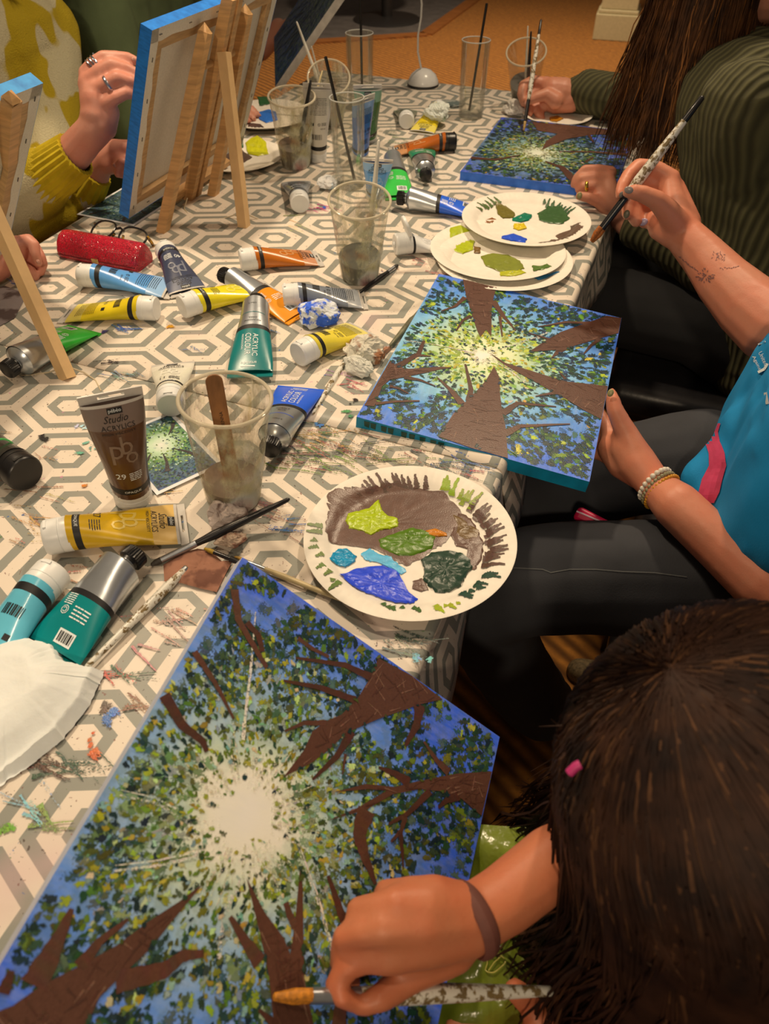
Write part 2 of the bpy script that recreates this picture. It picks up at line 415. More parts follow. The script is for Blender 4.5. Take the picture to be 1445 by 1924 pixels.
# ------------------------------------------------------------------ painted canvases
def zc(pts, ox, oy, s): return [(ox + x / s, oy + y / s) for x, y in pts]
class Plane:
    """a flat rectangle in space: origin, x and y directions, normal"""
    def __init__(self, o, ex, ey):
        self.o = Vector(o); self.ex = Vector(ex).normalized(); ey = Vector(ey); ey = ey - self.ex * ey.dot(self.ex)
        self.ey = ey.normalized(); self.n = self.ex.cross(self.ey); self.T = frame(self.o, self.ex, self.ey, self.n)
    def hit(self, px, py):
        r = ray(px, py); return CAM + r * ((self.o - CAM).dot(self.n) / r.dot(self.n))
    def loc(self, px, py):
        d = self.hit(px, py) - self.o; return (d.dot(self.ex), d.dot(self.ey))
CW = lambda a: tuple(alb(a)[:3]) + (1,)
def painted_ground(name, cx, cy, stops, warp=0.03, wash=.55):
    m = NT(name); sp = m.n('ShaderNodeSeparateXYZ'); m.l(m.coord(), sp.inputs[0])
    dx = m.math('SUBTRACT', sp.outputs[0], cx); dy = m.math('SUBTRACT', sp.outputs[1], cy)
    d = m.math('SQRT', m.math('ADD', m.math('MULTIPLY', dx, dx), m.math('MULTIPLY', dy, dy)))
    d = m.math('ADD', d, m.math('MULTIPLY', m.math('SUBTRACT', m.noise(28, 5, .65), .5), warp * 2.2))
    d = m.math('MULTIPLY', d, 4.0)
    c = m.ramp(d, *[(r * 4, CW(rgb)) for r, rgb in stops])
    st = m.noise(160, 3, .6, stretch=(1, .25, 1))
    c = m.mix(m.ramp(st, (.4, 0.0), (.75, .35)), c, m.mix(0.5, c, (0.75, 0.8, 0.85, 1)))
    lf = m.ramp(m.noise(75, 4, .6), (.46, 0.0), (.56, wash)); far_ = m.ramp(d, (.12, 0.0), (.3, 1.0))
    c = m.mix(m.math('MULTIPLY', lf, far_), c, m.mix(m.noise(30, 2), CW((46, 76, 70)), CW((110, 124, 60))))
    m.setc(c); m.p(Roughness=.42)
    wv = m.noise(1500, 1); m.bump(wv, .35, .0006); return m.m
def dab(mb, x, y, rx, ry, a, c, z, rnd, n=9):
    ca, sa = math.cos(a), math.sin(a); vs = [(x, y, z + .00015)]
    for k in range(n):
        t = 2 * math.pi * k / n; r = rnd.uniform(1.0, 1.45)
        u, v = rx * r * math.cos(t), ry * r * math.sin(t); vs.append((x + u * ca - v * sa, y + u * sa + v * ca, z))
    o = len(mb.v); mb.v += vs; mb.f += [(o, o + 1 + k, o + 1 + (k + 1) % n) for k in range(n)]
    if mb.c is None: mb.c = []
    e = tuple(v * .88 for v in c[:3]) + (1,)
    mb.c += [c] + [(e if rnd.random() < .4 else c)[:3] + (rnd.uniform(.0, .28),) for _ in range(n)]
def ribbon(mb, pts, w0, w1, c, z, rnd, rag=.12):
    """a brush stroke along pts, tapering from w0 to w1"""
    P = []
    for i in range(len(pts) - 1):
        for k in range(6):
            t = k / 6; P.append((lerp(pts[i][0], pts[i + 1][0], t), lerp(pts[i][1], pts[i + 1][1], t)))
    P.append(pts[-1]); N = len(P); vs = []
    for i, p in enumerate(P):
        q0, q1 = P[max(0, i - 1)], P[min(N - 1, i + 1)]; dx, dy = q1[0] - q0[0], q1[1] - q0[1]; L = math.hypot(dx, dy) or 1
        wd = lerp(w0, w1, i / (N - 1)) / 2
        for s in (-1, 1):
            k = wd * (1 + rnd.uniform(-rag, rag)); vs.append((p[0] - dy / L * k * s, p[1] + dx / L * k * s, z + .0001 * (i % 2)))
    cc = [tuple(min(.95, v * rnd.uniform(.85, 1.15)) for v in c[:3]) + (c[3],) for _ in vs]
    o = len(mb.v); mb.v += vs; mb.f += [(o + 2 * i, o + 2 * i + 2, o + 2 * i + 3, o + 2 * i + 1) for i in range(N - 1)]
    if mb.c is None: mb.c = []
    mb.c += cc
def inpoly(x, y, P):
    r = False; j = len(P) - 1
    for i in range(len(P)):
        if (P[i][1] > y) != (P[j][1] > y) and x < (P[j][0] - P[i][0]) * (y - P[i][1]) / (P[j][1] - P[i][1]) + P[i][0]: r = not r
        j = i
    return r
def paint_woods(th, W, H, sun, rs, trunks, branches, rays, nd, size, seed, pal, brown, paint_m):
    """leaf dabs, trunks and light rays as raised paint on the canvas front"""
    rnd = random.Random(seed); L = MB(); T = MB()
    rmax = max(math.hypot(sun[0] - x, sun[1] - y) for x in (0, W) for y in (0, H))
    e = .0012
    for k in range(int(nd * .45)):          # broad under-layer of thinned greens
        x, y = rnd.uniform(.006, W - .006), rnd.uniform(.006, H - .006); d = math.hypot(x - sun[0], y - sun[1])
        if d < rs * 1.25 or noise.noise((x * 22, y * 22, seed + 3)) < -.12: continue
        if d > rmax * .45 and rnd.random() < .6: continue
        q = d / rmax; c = rnd.choice(pal['under_in'] if q < .34 + rnd.uniform(-.1, .1) else pal['under_out'])
        s = min(size * rnd.uniform(.9, 1.7), .006); dab(L, min(max(x, 2 * s), W - 2 * s), min(max(y, 2 * s), H - 2 * s), s * 1.3, s * .8, math.atan2(y - sun[1], x - sun[0]) + rnd.gauss(0, .5), tuple(v * rnd.uniform(.8, 1.2) for v in CW(c)[:3]) + (rnd.uniform(.6, 1),), .0001 + .0001 * rnd.random(), rnd)
    for k in range(int(170 * min(1, rs / .03))):   # cream strokes bursting out of the light
        a = rnd.uniform(0, 6.283); r0 = rs * rnd.uniform(.5, 1.0); r1 = r0 + rs * rnd.uniform(.25, .9); p0 = (sun[0] + r0 * math.cos(a), sun[1] + r0 * math.sin(a)); p1 = (sun[0] + r1 * math.cos(a), sun[1] + r1 * math.sin(a))
        if all(.002 < p[0] < W - .002 and .002 < p[1] < H - .002 for p in (p0, p1)): ribbon(L, [p0, ((p0[0] + p1[0]) / 2, (p0[1] + p1[1]) / 2), p1], size * .5, size * .15, tuple(CW((232, 218, 180))[:3]) + (rnd.uniform(.15, .42),), .00055 + .0001 * rnd.random(), rnd, .5)
    for k in range(nd):
        x, y = rnd.uniform(e, W - e), rnd.uniform(e, H - e); d = math.hypot(x - sun[0], y - sun[1]); q = d / rmax
        if d < rs and rnd.random() > (d / rs) ** 2.5 * .7: continue
        clump = noise.noise((x * 26, y * 26, seed))
        if clump < -.16 and q > .4: continue
        near = max(0, 1 - (d - rs) / (rmax * .42))
        r = rnd.random()
        if r < .30 * near + .05: c = pal['yellow']
        elif r < .55 * near + .20: c = pal['mid']
        elif r < .34 + .5 * near and near > .2: c = pal['pale']
        else: c = rnd.choice(pal['dark'])
        if isinstance(c, list): c = rnd.choice(c)
        c = tuple(min(.95, v * rnd.uniform(.75, 1.3)) for v in CW(c)[:3]) + (1,)
        s = size * rnd.uniform(.55, 1.25) * (.5 + .75 * min(1, q * 1.5))
        rx, ry = s * rnd.uniform(.9, 1.5), s * rnd.uniform(.5, .85)
        m_ = max(rx, ry) * 1.2
        x = min(max(x, m_), W - m_); y = min(max(y, m_), H - m_)
        dab(L, x, y, rx, ry, rnd.uniform(0, math.pi) if rnd.random() < .5 else math.atan2(y - sun[1], x - sun[0]) + rnd.gauss(0, .4), c, .0002 + .0003 * rnd.random(), rnd)
    for pts, wd in rays:
        for k in range(5):
            o = rnd.uniform(-.5, .5) * wd
            ribbon(L, [(p[0] + o, p[1] + o * .4) for p in pts], wd * .12, wd * .4, tuple(CW((236, 224, 196))[:3]) + (rnd.uniform(.25, .5),), .0006 + .00005 * k, rnd, .5)
    clampp = lambda p: (min(max(p[0], .0005), W - .0005), min(max(p[1], .0005), H - .0005))
    for poly in trunks:
        P = [clampp(p) for p in poly]
        T.add([(p[0], p[1], .0009) for p in P], [tuple(range(len(P)))], CW(brown[0]))
        xs = [p[0] for p in P]; ys = [p[1] for p in P]; n = 0
        for k in range(900):
            if n > 46: break
            x, y = rnd.uniform(min(xs), max(xs)), rnd.uniform(min(ys), max(ys))
            if not inpoly(x, y, P): continue
            a = math.atan2(y - sun[1], x - sun[0]) + (math.pi / 2 if rnd.random() < .55 else 0) + rnd.gauss(0, .25); l = size * rnd.uniform(.8, 2.4)
            q0 = (x - math.cos(a) * l, y - math.sin(a) * l); q1 = (x + math.cos(a) * l, y + math.sin(a) * l)
            if not (inpoly(*q0, P) and inpoly(*q1, P)): continue
            ribbon(T, [q0, (x, y), q1], size * .35, size * .12, tuple(lerp(x_, y_, .6) for x_, y_ in zip(CW(brown[0]), CW(rnd.choice(brown)))), .0010 + .0002 * rnd.random(), rnd, .4); n += 1
    for pts, w0, w1 in branches: ribbon(T, [clampp(p) for p in pts], w0, w1, CW(rnd.choice(brown[:2])), .00095, rnd)
    D = MB()
    for poly in trunks:           # a few leaves dabbed over the bark edges
        for i in range(len(poly)):
            if rnd.random() < .35:
                p = clampp(poly[i]); q = clampp(poly[(i + 1) % len(poly)])
                for k in range(2):
                    t = rnd.random(); s = size * rnd.uniform(.4, .8)
                    x = min(max(lerp(p[0], q[0], t), 2 * s), W - 2 * s); y = min(max(lerp(p[1], q[1], t), 2 * s), H - 2 * s)
                    if math.hypot(x - sun[0], y - sun[1]) < rmax * .75: dab(D, x, y, s * 1.2, s * .8, rnd.uniform(0, 3), CW(rnd.choice(pal['dark'])), .0013, rnd)
    part('leaf_dabs', L, DAB, th, stuff=True, label='dabs of green, olive and yellow leaf paint')
    part('tree_paint', T, paint_m, th, label='brown painted trunks and branches')
    if D.f: part('leaf_highlights', D, DAB, th, stuff=True)
def make_canvas(name, label, cat, pl, W, H, t, ground, side_m, back=False, group=None):
    th = thing(name, label, cat, pl.T, group)
    mb = MB(); mb.add([(0, 0, 0), (W, 0, 0), (W, H, 0), (0, H, 0)], [(0, 1, 2, 3)]); part('painted_face', mb, ground, th, False)
    mb = MB(); b = .0006
    ring = [(b, b), (W - b, b), (W - b, H - b), (b, H - b)]
    out = [(0, 0), (W, 0), (W, H), (0, H)]
    mb.add([(x, y, -.0001) for x, y in out] + [(x, y, -t) for x, y in out], [(0, 4, 5, 1), (1, 5, 6, 2), (2, 6, 7, 3), (3, 7, 4, 0)])
    part('side_wrap', mb, side_m, th, False)
    lin_ = mat('raw_canvas', (226, 208, 180), .8, .05, 300, bump=.2, bscale=1500)
    wood = mat('stretcher_pine', (196, 150, 96), .55, .16, 22, stretch=(1, 8, 1))
    if back:
        mb = MB(); mb.add([(.004, .004, -t * .45), (W - .004, .004, -t * .45), (W - .004, H - .004, -t * .45), (.004, H - .004, -t * .45)], [(3, 2, 1, 0)]); part('back_linen', mb, lin_, th, False)
        bw = .034
        for c, s in (((W / 2, bw / 2 + .001, -t * .72), (W - .003, bw, t * .5)), ((W / 2, H - bw / 2 - .001, -t * .72), (W - .003, bw, t * .5)),
                     ((bw / 2 + .001, H / 2, -t * .72), (bw, H - 2 * bw, t * .5)), ((W - bw / 2 - .001, H / 2, -t * .72), (bw, H - 2 * bw, t * .5))):
            mb = MB(); mb.box(c, s); part('stretcher_bar', mb, wood, th, False, .001)
        rnd = random.Random(3)
        fold = MB()
        for (x0, y0), (x1, y1), (nx, ny) in (((0, 0), (W, 0), (0, 1)), ((W, 0), (W, H), (-1, 0)), ((W, H), (0, H), (0, -1)), ((0, H), (0, 0), (1, 0))):
            N = 14
            for k in range(N):
                p = (lerp(x0, x1, k / N), lerp(y0, y1, k / N)); q = (lerp(x0, x1, (k + 1) / N), lerp(y0, y1, (k + 1) / N)); g = .020 + .002 * math.sin(k * 2.1); g2 = .020 + .002 * math.sin((k + 1) * 2.1)
                fold.add([(p[0], p[1], -t * .985), (q[0], q[1], -t * .985), (q[0] + nx * g2, q[1] + ny * g2, -t * .985), (p[0] + nx * g, p[1] + ny * g, -t * .985)], [(3, 2, 1, 0)])
        part('folded_edge', fold, lin_, th, False)
        steel = mat('staple_steel', (120, 112, 100), .35, metal=.9)
        for (x0, y0), (x1, y1), (nx, ny) in (((0, 0), (W, 0), (0, 1)), ((W, 0), (W, H), (-1, 0)), ((W, H), (0, H), (0, -1)), ((0, H), (0, 0), (1, 0))):
            for k in range(5):
                tt = (k + .3) / 5; x, y = lerp(x0, x1, tt) + nx * .011, lerp(y0, y1, tt) + ny * .011
                mb = MB(); mb.box((x, y, -t - .0004), (.007 if nx == 0 else .0012, .0012 if nx == 0 else .007, .0010)); part('staple', mb, steel, th, False)
    return th
DAB = mat_dab('dry_brush_paint')
PAINT = mat_vcol('acrylic_paint', .38, .22, .35)
PAL = dict(yellow=[(164, 164, 44), (140, 140, 44), (180, 172, 60)], mid=[(96, 116, 44), (84, 104, 70), (112, 122, 36)], pale=[(176, 188, 150), (140, 168, 150), (206, 206, 140)],
           dark=[(38, 62, 58), (30, 50, 48), (56, 76, 56), (44, 70, 44), (78, 86, 34)],
           under_in=[(150, 160, 110), (120, 136, 90), (160, 176, 150)], under_out=[(70, 96, 104), (62, 88, 80), (88, 108, 96), (80, 92, 52)])
BROWN = [(98, 60, 43), (86, 50, 36), (150, 106, 82), (76, 44, 34)]
# 1. the near canvas: 30 x 40 cm, leaning on the table edge, its lower side in the painter's lap
lg = Vector((.294, .956, 0)).normalized(); A_ = Vector((-.122, .428, TZ + .125)); B_ = Vector((.110, .357, TZ - .052))
sh = (B_ - A_).normalized(); near_pl = Plane(A_ - lg * .40, lg, -sh)
near_pl = Plane(B_ - lg * .40, lg, -(B_ - A_))     # x along the long side, y up the slope
W_, H_ = .40, .30
q = lambda pts: [near_pl.loc(*p) for p in pts]
sunN = near_pl.loc(462, 1535)
zR = lambda pts: q(zc(pts, 400, 1200, 2.58)); zL = lambda pts: q(zc(pts, 0, 1200, 2.58))
th = make_canvas('canvas_painting', 'large woodland canvas with a white sunburst, tilted on the near table edge', 'painting', near_pl, W_, H_, .017,
                 painted_ground('sunburst_ground', sunN[0], sunN[1], [(0.0, (250, 236, 208)), (.032, (248, 232, 200)), (.052, (206, 212, 176)), (.085, (150, 178, 196)), (.125, (104, 146, 236)), (.18, (60, 100, 245))], wash=.28),
                 mat('edge_blue_white', (196, 190, 190), .6, .1))
paint_woods(th, W_, H_, sunN, .036,
    [zR([(800, 95), (960, 180), (1110, 295), (1000, 320), (800, 390), (640, 460), (560, 540), (480, 600), (340, 672), (440, 540), (480, 450), (560, 395), (620, 370), (700, 290), (760, 190)]),
     zR([(1350, 645), (1180, 655), (1000, 690), (880, 720), (740, 705), (585, 745), (750, 730), (840, 738), (700, 820), (550, 885), (740, 830), (870, 755), (1000, 730), (1100, 740), (1200, 775), (1300, 860)]),
     zL([(985, 1185), (860, 1280), (720, 1370), (560, 1490), (380, 1590), (200, 1680), (60, 1780), (-120, 1850), (-160, 2100), (330, 2060), (420, 1868), (480, 1740), (580, 1640), (720, 1510), (840, 1360)]),
     zR([(160, 1160), (250, 1330), (340, 1450), (372, 1530), (395, 1380), (420, 1110), (432, 1200), (436, 1450), (440, 1650), (500, 1950), (300, 1950), (270, 1640), (230, 1450)])],
    [(zR([(1000, 320), (985, 420), (930, 520)]), .012, .003), (zR([(765, 190), (640, 130), (400, 95)]), .008, .002), (zR([(690, 300), (520, 240), (340, 205)]), .007, .002), (zR([(550, 410), (440, 410), (345, 450)]), .005, .0015),
     (zR([(670, 450), (600, 570), (480, 685)]), .008, .002), (zR([(640, 560), (625, 660)]), .003, .001), (zR([(740, 830), (705, 950), (735, 1060), (785, 1190)]), .017, .003), (zR([(1050, 740), (940, 850), (850, 900)]), .006, .002),
     (zR([(1140, 650), (1080, 590), (1020, 500)]), .008, .002), (zR([(950, 700), (880, 655), (800, 625)]), .009, .002), (zR([(1190, 760), (1130, 785), (1090, 820)]), .008, .002), (zR([(930, 860), (910, 930), (860, 985)]), .005, .002), (zR([(905, 930), (915, 1040), (920, 1120)]), .005, .001),
     (zL([(345, 1310), (270, 1480), (160, 1680)]), .003, .016), (zL([(620, 1360), (480, 1470), (380, 1590)]), .002, .008), (zL([(985, 1525), (880, 1540), (790, 1610), (560, 1665)]), .004, .012), (zL([(55, 1610), (10, 1720)]), .003, .008),
     (zR([(80, 1350), (150, 1460), (225, 1570)]), .003, .010), (zR([(350, 1280), (370, 1340), (398, 1400)]), .004, .006), (zR([(555, 1150), (590, 1250), (632, 1370)]), .003, .007), (zR([(220, 1800), (310, 1880)]), .002, .006), (zR([(620, 1750), (600, 1920)]), .01, .012),
     (zL([(795, 275), (880, 420), (980, 500), (1000, 550)]), .009, .003), (zL([(940, 65), (1030, 200), (1070, 270), (1130, 390)]), .005, .002), (q([(440, 1108), (447, 1165), (470, 1205), (500, 1255)]), .007, .004), (q([(463, 1170), (485, 1195), (492, 1225)]), .006, .004),
     (zR([(410, 0), (480, 50), (560, 90)]), .004, .003)],
    [(q([(480, 1150), (470, 1260), (455, 1390)]), .007), (q([(450, 1660), (420, 1720), (410, 1800)]), .007), (q([(560, 1590), (600, 1700), (625, 1790)]), .005), (q([(215, 1632), (300, 1622), (370, 1605)]), .005), (q([(225, 1490), (290, 1505), (330, 1525)]), .004)],
    5600, .0037, 11, PAL, BROWN, PAINT)
# 2. the canvas held by the painter in the blue shirt
Am = at(670, 783, .021); nm = Vector((.085, -.035, .995)).normalized(); exm = None
r_ = ray(1107, 905); Bm = CAM + r_ * ((Am - CAM).dot(nm) / r_.dot(nm))
mid_pl = Plane(Am, Bm - Am, nm.cross(Bm - Am)); q2 = lambda pts: [mid_pl.loc(*p) for p in pts]
zA = lambda pts: q2(zc(pts, 820, 300, 2.312)); zE = lambda pts: q2(zc(pts, 560, 560, 4.817)); sunM = mid_pl.loc(908, 668)
th = make_canvas('canvas_painting', 'bright woodland canvas with five brown trunks and turquoise edge, held over the table corner', 'painting', mid_pl, .30, .40, .018,
                 painted_ground('sky_ground', sunM[0], sunM[1], [(0.0, (252, 244, 206)), (.03, (236, 234, 170)), (.065, (196, 214, 150)), (.115, (132, 190, 220)), (.16, (84, 150, 244)), (.22, (58, 112, 245))], wash=.15),
                 mat('edge_turquoise', (14, 132, 158), .45, .15, 40))
PALM = dict(yellow=[(196, 196, 40), (170, 176, 48), (206, 190, 60)], mid=[(96, 136, 40), (60, 110, 44), (124, 146, 44)], pale=[(206, 220, 160), (220, 222, 150), (150, 190, 140)], dark=[(26, 66, 50), (24, 52, 60), (34, 60, 84), (40, 82, 44), (30, 56, 56)],
            under_in=[(196, 200, 70), (176, 190, 60), (150, 176, 80)], under_out=[(40, 84, 90), (34, 72, 84), (60, 110, 90), (50, 100, 150)])
paint_woods(th, .30, .40, sunM, .018,
    [zA([(115, 520), (262, 556), (248, 600), (240, 650), (238, 770), (215, 740), (190, 772), (175, 740), (150, 660), (130, 600)]),
     zA([(740, 680), (845, 700), (830, 765), (720, 775), (600, 810), (540, 840), (495, 868), (520, 828), (400, 838), (470, 790), (540, 750), (640, 715)]),
     zA([(230, 840), (300, 885), (430, 925), (560, 965), (762, 990), (735, 1135), (640, 1090), (560, 1040), (460, 985), (360, 930), (290, 890)]),
     zA([(10, 1205), (70, 1110), (120, 1060), (180, 1000), (215, 960), (250, 900), (275, 950), (275, 1010), (285, 1100), (300, 1160), (310, 1300), (150, 1258)]),
     zE([(600, 975), (700, 800), (830, 570), (900, 622), (1000, 645), (1100, 640), (1300, 625), (1390, 632), (1300, 648), (1100, 692), (950, 722), (830, 745), (760, 805), (690, 985)])],
    [(zA([(125, 600), (80, 640), (20, 660)]), .008, .002), (zA([(150, 680), (115, 700), (85, 745)]), .007, .002), (zA([(245, 615), (290, 680), (345, 745)]), .012, .002), (zA([(275, 680), (285, 770)]), .005, .002),
     (zA([(670, 712), (560, 708), (440, 728)]), .008, .002), (zA([(710, 780), (670, 810), (640, 845)]), .007, .002), (zA([(500, 785), (450, 770), (400, 755)]), .006, .002), (zA([(520, 1015), (470, 1022), (430, 1030)]), .006, .002), (zA([(560, 955), (530, 920)]), .005, .001),
     (zA([(110, 1062), (60, 1000), (5, 950)]), .011, .002), (zA([(140, 1050), (150, 1000), (125, 890)]), .010, .003), (zA([(285, 1105), (350, 1060), (520, 1075)]), .012, .002), (zA([(295, 1195), (360, 1160), (580, 1150)]), .012, .002),
     (zE([(900, 622), (1090, 510), (1140, 390)]), .010, .004), (zE([(1060, 520), (1200, 530)]), .006, .002), (zE([(960, 722), (1100, 745), (1240, 800)]), .008, .002), (zE([(830, 800), (920, 825), (1000, 870)]), .006, .002), (zE([(700, 960), (880, 940), (1100, 935)]), .006, .003)],
    [(q2([(760, 640), (830, 650), (890, 664)]), .005), (q2([(925, 675), (965, 700), (990, 720)]), .006), (q2([(930, 660), (990, 640), (1030, 625)]), .004)],
    2700, .0046, 5, PALM, BROWN, PAINT)
dk = MB(); rr_ = random.Random(8)           # leaf dabs carried over the front edge
for px in (690, 702, 722, 735, 760, 775, 795, 815, 830): x = mid_pl.loc(px, 783 + (px - 670) * .28)[0]; dk.add([(x - .004, -.0006, -.003), (x + .004, -.0006, -.0025), (x + .0035, -.0006, -.012), (x - .003, -.0006, -.011)], [(0, 1, 2, 3)], CW((20, 70, 56)))
part('edge_dabs', dk, PAINT, th, stuff=True)
# 3. the far canvas being painted by the woman in the green jumper
Af = at(865, 322, .021); far_pl = Plane(Af, Vector((.94, -.335, 0)), Vector((.335, .94, 0))); q3 = lambda pts: [far_pl.loc(*p) for p in pts]
sunF = far_pl.loc(1008, 287)
th = make_canvas('canvas_painting', 'far woodland canvas with bright blue edge, lying before the green jumper', 'painting', far_pl, .315, .37, .018,
                 painted_ground('far_ground', sunF[0], sunF[1], [(0.0, (240, 232, 196)), (.03, (214, 216, 176)), (.07, (130, 162, 150)), (.12, (84, 116, 150)), (.17, (54, 88, 190)), (.24, (40, 68, 170))]),
                 mat('edge_bright_blue', (52, 112, 214), .45, .15, 40))
PALF = dict(yellow=[(170, 164, 40), (140, 140, 40)], mid=[(70, 96, 40), (80, 110, 50)], pale=[(200, 200, 150), (170, 176, 110)], dark=[(24, 48, 48), (26, 40, 62), (34, 60, 40), (40, 66, 50)], under_in=[(150, 156, 90), (120, 136, 70)], under_out=[(44, 66, 84), (40, 60, 60), (56, 80, 60)])
paint_woods(th, .315, .37, sunF, .022,
    [q3([(1000, 230), (1060, 235), (1150, 245), (1170, 252), (1110, 254), (1065, 262), (1035, 274), (1018, 282), (1026, 266), (1048, 252), (1010, 246)])],
    [(q3([(885, 297), (930, 301), (978, 292)]), .014, .005), (q3([(1050, 285), (1110, 286), (1180, 291)]), .004, .012), (q3([(1025, 304), (1055, 315), (1085, 345)]), .005, .022), (q3([(1100, 305), (1115, 296)]), .006, .004), (q3([(1105, 252), (1115, 268)]), .008, .004)],
    [], 3200, .0048, 21, PALF, BROWN, PAINT)
# 4. and 5. two canvases on table easels, seen from behind
def lean_plane(u0, v0, lean, W, H, z0=.03):
    l = math.radians(lean); up = ZZ * math.cos(l) + UU * math.sin(l)
    # front looks to -u: x runs against v so that x cross y points to -u
    b = uv(u0, v0, z0) + VV * W
    pl = Plane(b, -VV, up); pl.o = b - (-pl.n) * 0; return pl
def easel_board(name, label, u0, v0, lean, W, H, side_rgb, nm, seed):
    pl = lean_plane(u0, v0, lean, W, H); g = painted_ground(nm + '_ground', W / 2, H * .55, [(0.0, (236, 230, 200)), (.05, (150, 180, 200)), (.14, (70, 120, 210)), (.24, (40, 90, 190))])
    pl.o = pl.o + pl.n * .020; pl.T = frame(pl.o, pl.ex, pl.ey, pl.n)
    th = make_canvas(name, label, 'painting', pl, W, H, .020, g, mat(nm + '_edge', side_rgb, .42, .18, 60, stretch=(1, 4, 1)), back=True)
    rnd = random.Random(seed); c = (W / 2, H * .55)
    tr = []
    for a in (0.4, 1.7, 2.9, 4.2, 5.3):
        R = .5; d = (math.cos(a), math.sin(a)); n_ = (-d[1], d[0])
        tip = (c[0] + d[0] * .06, c[1] + d[1] * .06); far_ = (c[0] + d[0] * R, c[1] + d[1] * R)
        tr.append([tip, (far_[0] + n_[0] * .07, far_[1] + n_[1] * .07), (far_[0] - n_[0] * .07, far_[1] - n_[1] * .07)])
    paint_woods(th, W, H, c, .03, tr, [], [], 700, .006, seed, PALM, BROWN, PAINT)
    return th, pl
th5, pl5 = easel_board('easel_canvas', 'canvas seen from behind with a blue-painted left edge, on the wooden easel', -.925, 1.077, 23, .42, .33, (42, 124, 206), 'easel_blue', 31)
th4, pl4 = easel_board('easel_canvas', 'canvas seen from behind at the left edge, top painted light blue', -1.01, .452, 34, .40, .345, (70, 150, 226), 'easel_left', 32)
PINE = mat('easel_pine', (206, 152, 92), .5, .16, 18, stretch=(1, 1, 9))
PINE2 = mat('easel_pine_light', (224, 176, 116), .5, .1, 18)
def back_pt(pl, px, py, off):
    p0 = pl.o - pl.n * (.020 + off); r = ray(px, py); return CAM + r * ((p0 - CAM).dot(pl.n) / r.dot(pl.n))
def make_easel(label, pl, legs, mast, rear, dowel, base, strings):
    th = thing('table_easel', label, 'easel', base); s = VV
    for tip, foot in legs:
        a = back_pt(pl, *tip, .016); b = at(*foot, 0.001); d = (b - a).normalized()
        mb = MB(); mb.beam(a, b, .017, .017, s); 
        tipd = -d; o = len(mb.v); mb.add([a + s * .0085 + pl.n * .0085, a - s * .0085 + pl.n * .0085, a - s * .0085 - pl.n * .0085, a + s * .0085 - pl.n * .0085, a + tipd * .012 + pl.n * .005, ], [(0, 1, 4), (1, 2, 4), (2, 3, 4), (3, 0, 4)])
        part('leg', mb, PINE, th, False, world=True)
    if mast:
        a = back_pt(pl, *mast[0], .022); b = back_pt(pl, *mast[1], .022)
        for k in (-1, 1):
            mb = MB(); mb.beam(a + s * k * .0115, b + s * k * .0115, .014, .020, s); part('mast_rail', mb, PINE, th, False, world=True)
    a = back_pt(pl, *rear[0], .034) if rear[0] else rear[2]; b = at(*rear[1], .001)
    mb = MB(); mb.beam(a, b, .016, .018, s); part('rear_leg', mb, PINE2, th, False, world=True)
    if dowel:
        a = back_pt(pl, *dowel[0], .016); b = back_pt(pl, *dowel[1], .016); mb = MB(); mb.tube([a, b], .0055, 12); part('dowel', mb, PINE2, th, world=True)
        # ledge under the canvas
    c0 = pl.o + pl.ex * .08 - pl.ey * .006 - pl.n * .012; c1 = pl.o + pl.ex * .30 - pl.ey * .006 - pl.n * .012
    mb = MB(); mb.beam(c0, c1, .012, .050, pl.ey); part('ledge', mb, PINE, th, False, world=True)
    for st in strings:
        mb = MB(); mb.tube([at(x, y, h) for x, y, h in st], .0011, 6); part('cord', mb, mat('cotton_cord', (206, 180, 140), .9), th, world=True)
    return th
make_easel('wooden table easel behind the blue-edged canvas, beside the grey cup', pl5, [((386, 60), (305, 438)), ((463, 24), (400, 368))], ((438, -8), (360, 372)), ((421, 98), (459, 428)), ((384, 124), (452, 93)), at(380, 400, 0),
           [[(352, 372, .02), (346, 392, .004), (356, 406, .002), (385, 414, .002), (418, 411, .002), (447, 402, .012), (456, 398, .02)], [(462, 402, .015), (488, 413, .002), (528, 414, .002), (521, 399, .002)]])
make_easel('wooden table easel at the left edge with its rear leg on the cloth', pl4, [((22, 186), (2, 470))], None, (None, (128, 712), dep(-30, 360, .98)), None, at(40, 640, 0),
           [[(130, 690, .012), (158, 700, .004), (180, 715, .002), (190, 735, .002)], [(122, 690, .012), (90, 700, .003), (40, 706, .002)]])
# 6. dark canvas propped at the far left end
K = at(517, 163, .012); bdir = Vector((-.17, .985, 0)); P6 = dep(629, 0, 1.867); d_pl = Plane(K, P6 - K, bdir)
d_pl = Plane(K, P6 - K, bdir)
th = make_canvas('canvas_painting', 'dark blue canvas with unpainted white edge, propped at the far left table end', 'painting', d_pl, .32, .40, .019,
                 painted_ground('night_ground', .30, .12, [(0.0, (150, 150, 130)), (.02, (60, 84, 100)), (.07, (22, 52, 76)), (.14, (16, 44, 70)), (.24, (20, 60, 110))]), mat('white_edge', (206, 190, 168), .7, .12, 50))
rnd = random.Random(4); mb = MB()
for k in range(160):
    x, y = rnd.uniform(.02, .29), rnd.uniform(.02, .37); a = math.atan2(.12 - y, .30 - x) + rnd.gauss(0, .2); l = rnd.uniform(.012, .035)
    p0 = (min(max(x - math.cos(a) * l, .003), .317), min(max(y - math.sin(a) * l, .003), .397)); p1 = (min(max(x + math.cos(a) * l, .003), .317), min(max(y + math.sin(a) * l, .003), .397))
    ribbon(mb, [p0, (x, y), p1], .004, .0015, CW(rnd.choice([(18, 40, 60), (30, 70, 100), (12, 30, 44), (24, 56, 70), (96, 104, 96)])), .0003 + .0002 * rnd.random(), rnd)
part('brush_strokes', mb, PAINT, th, stuff=True)
mb = MB(); 
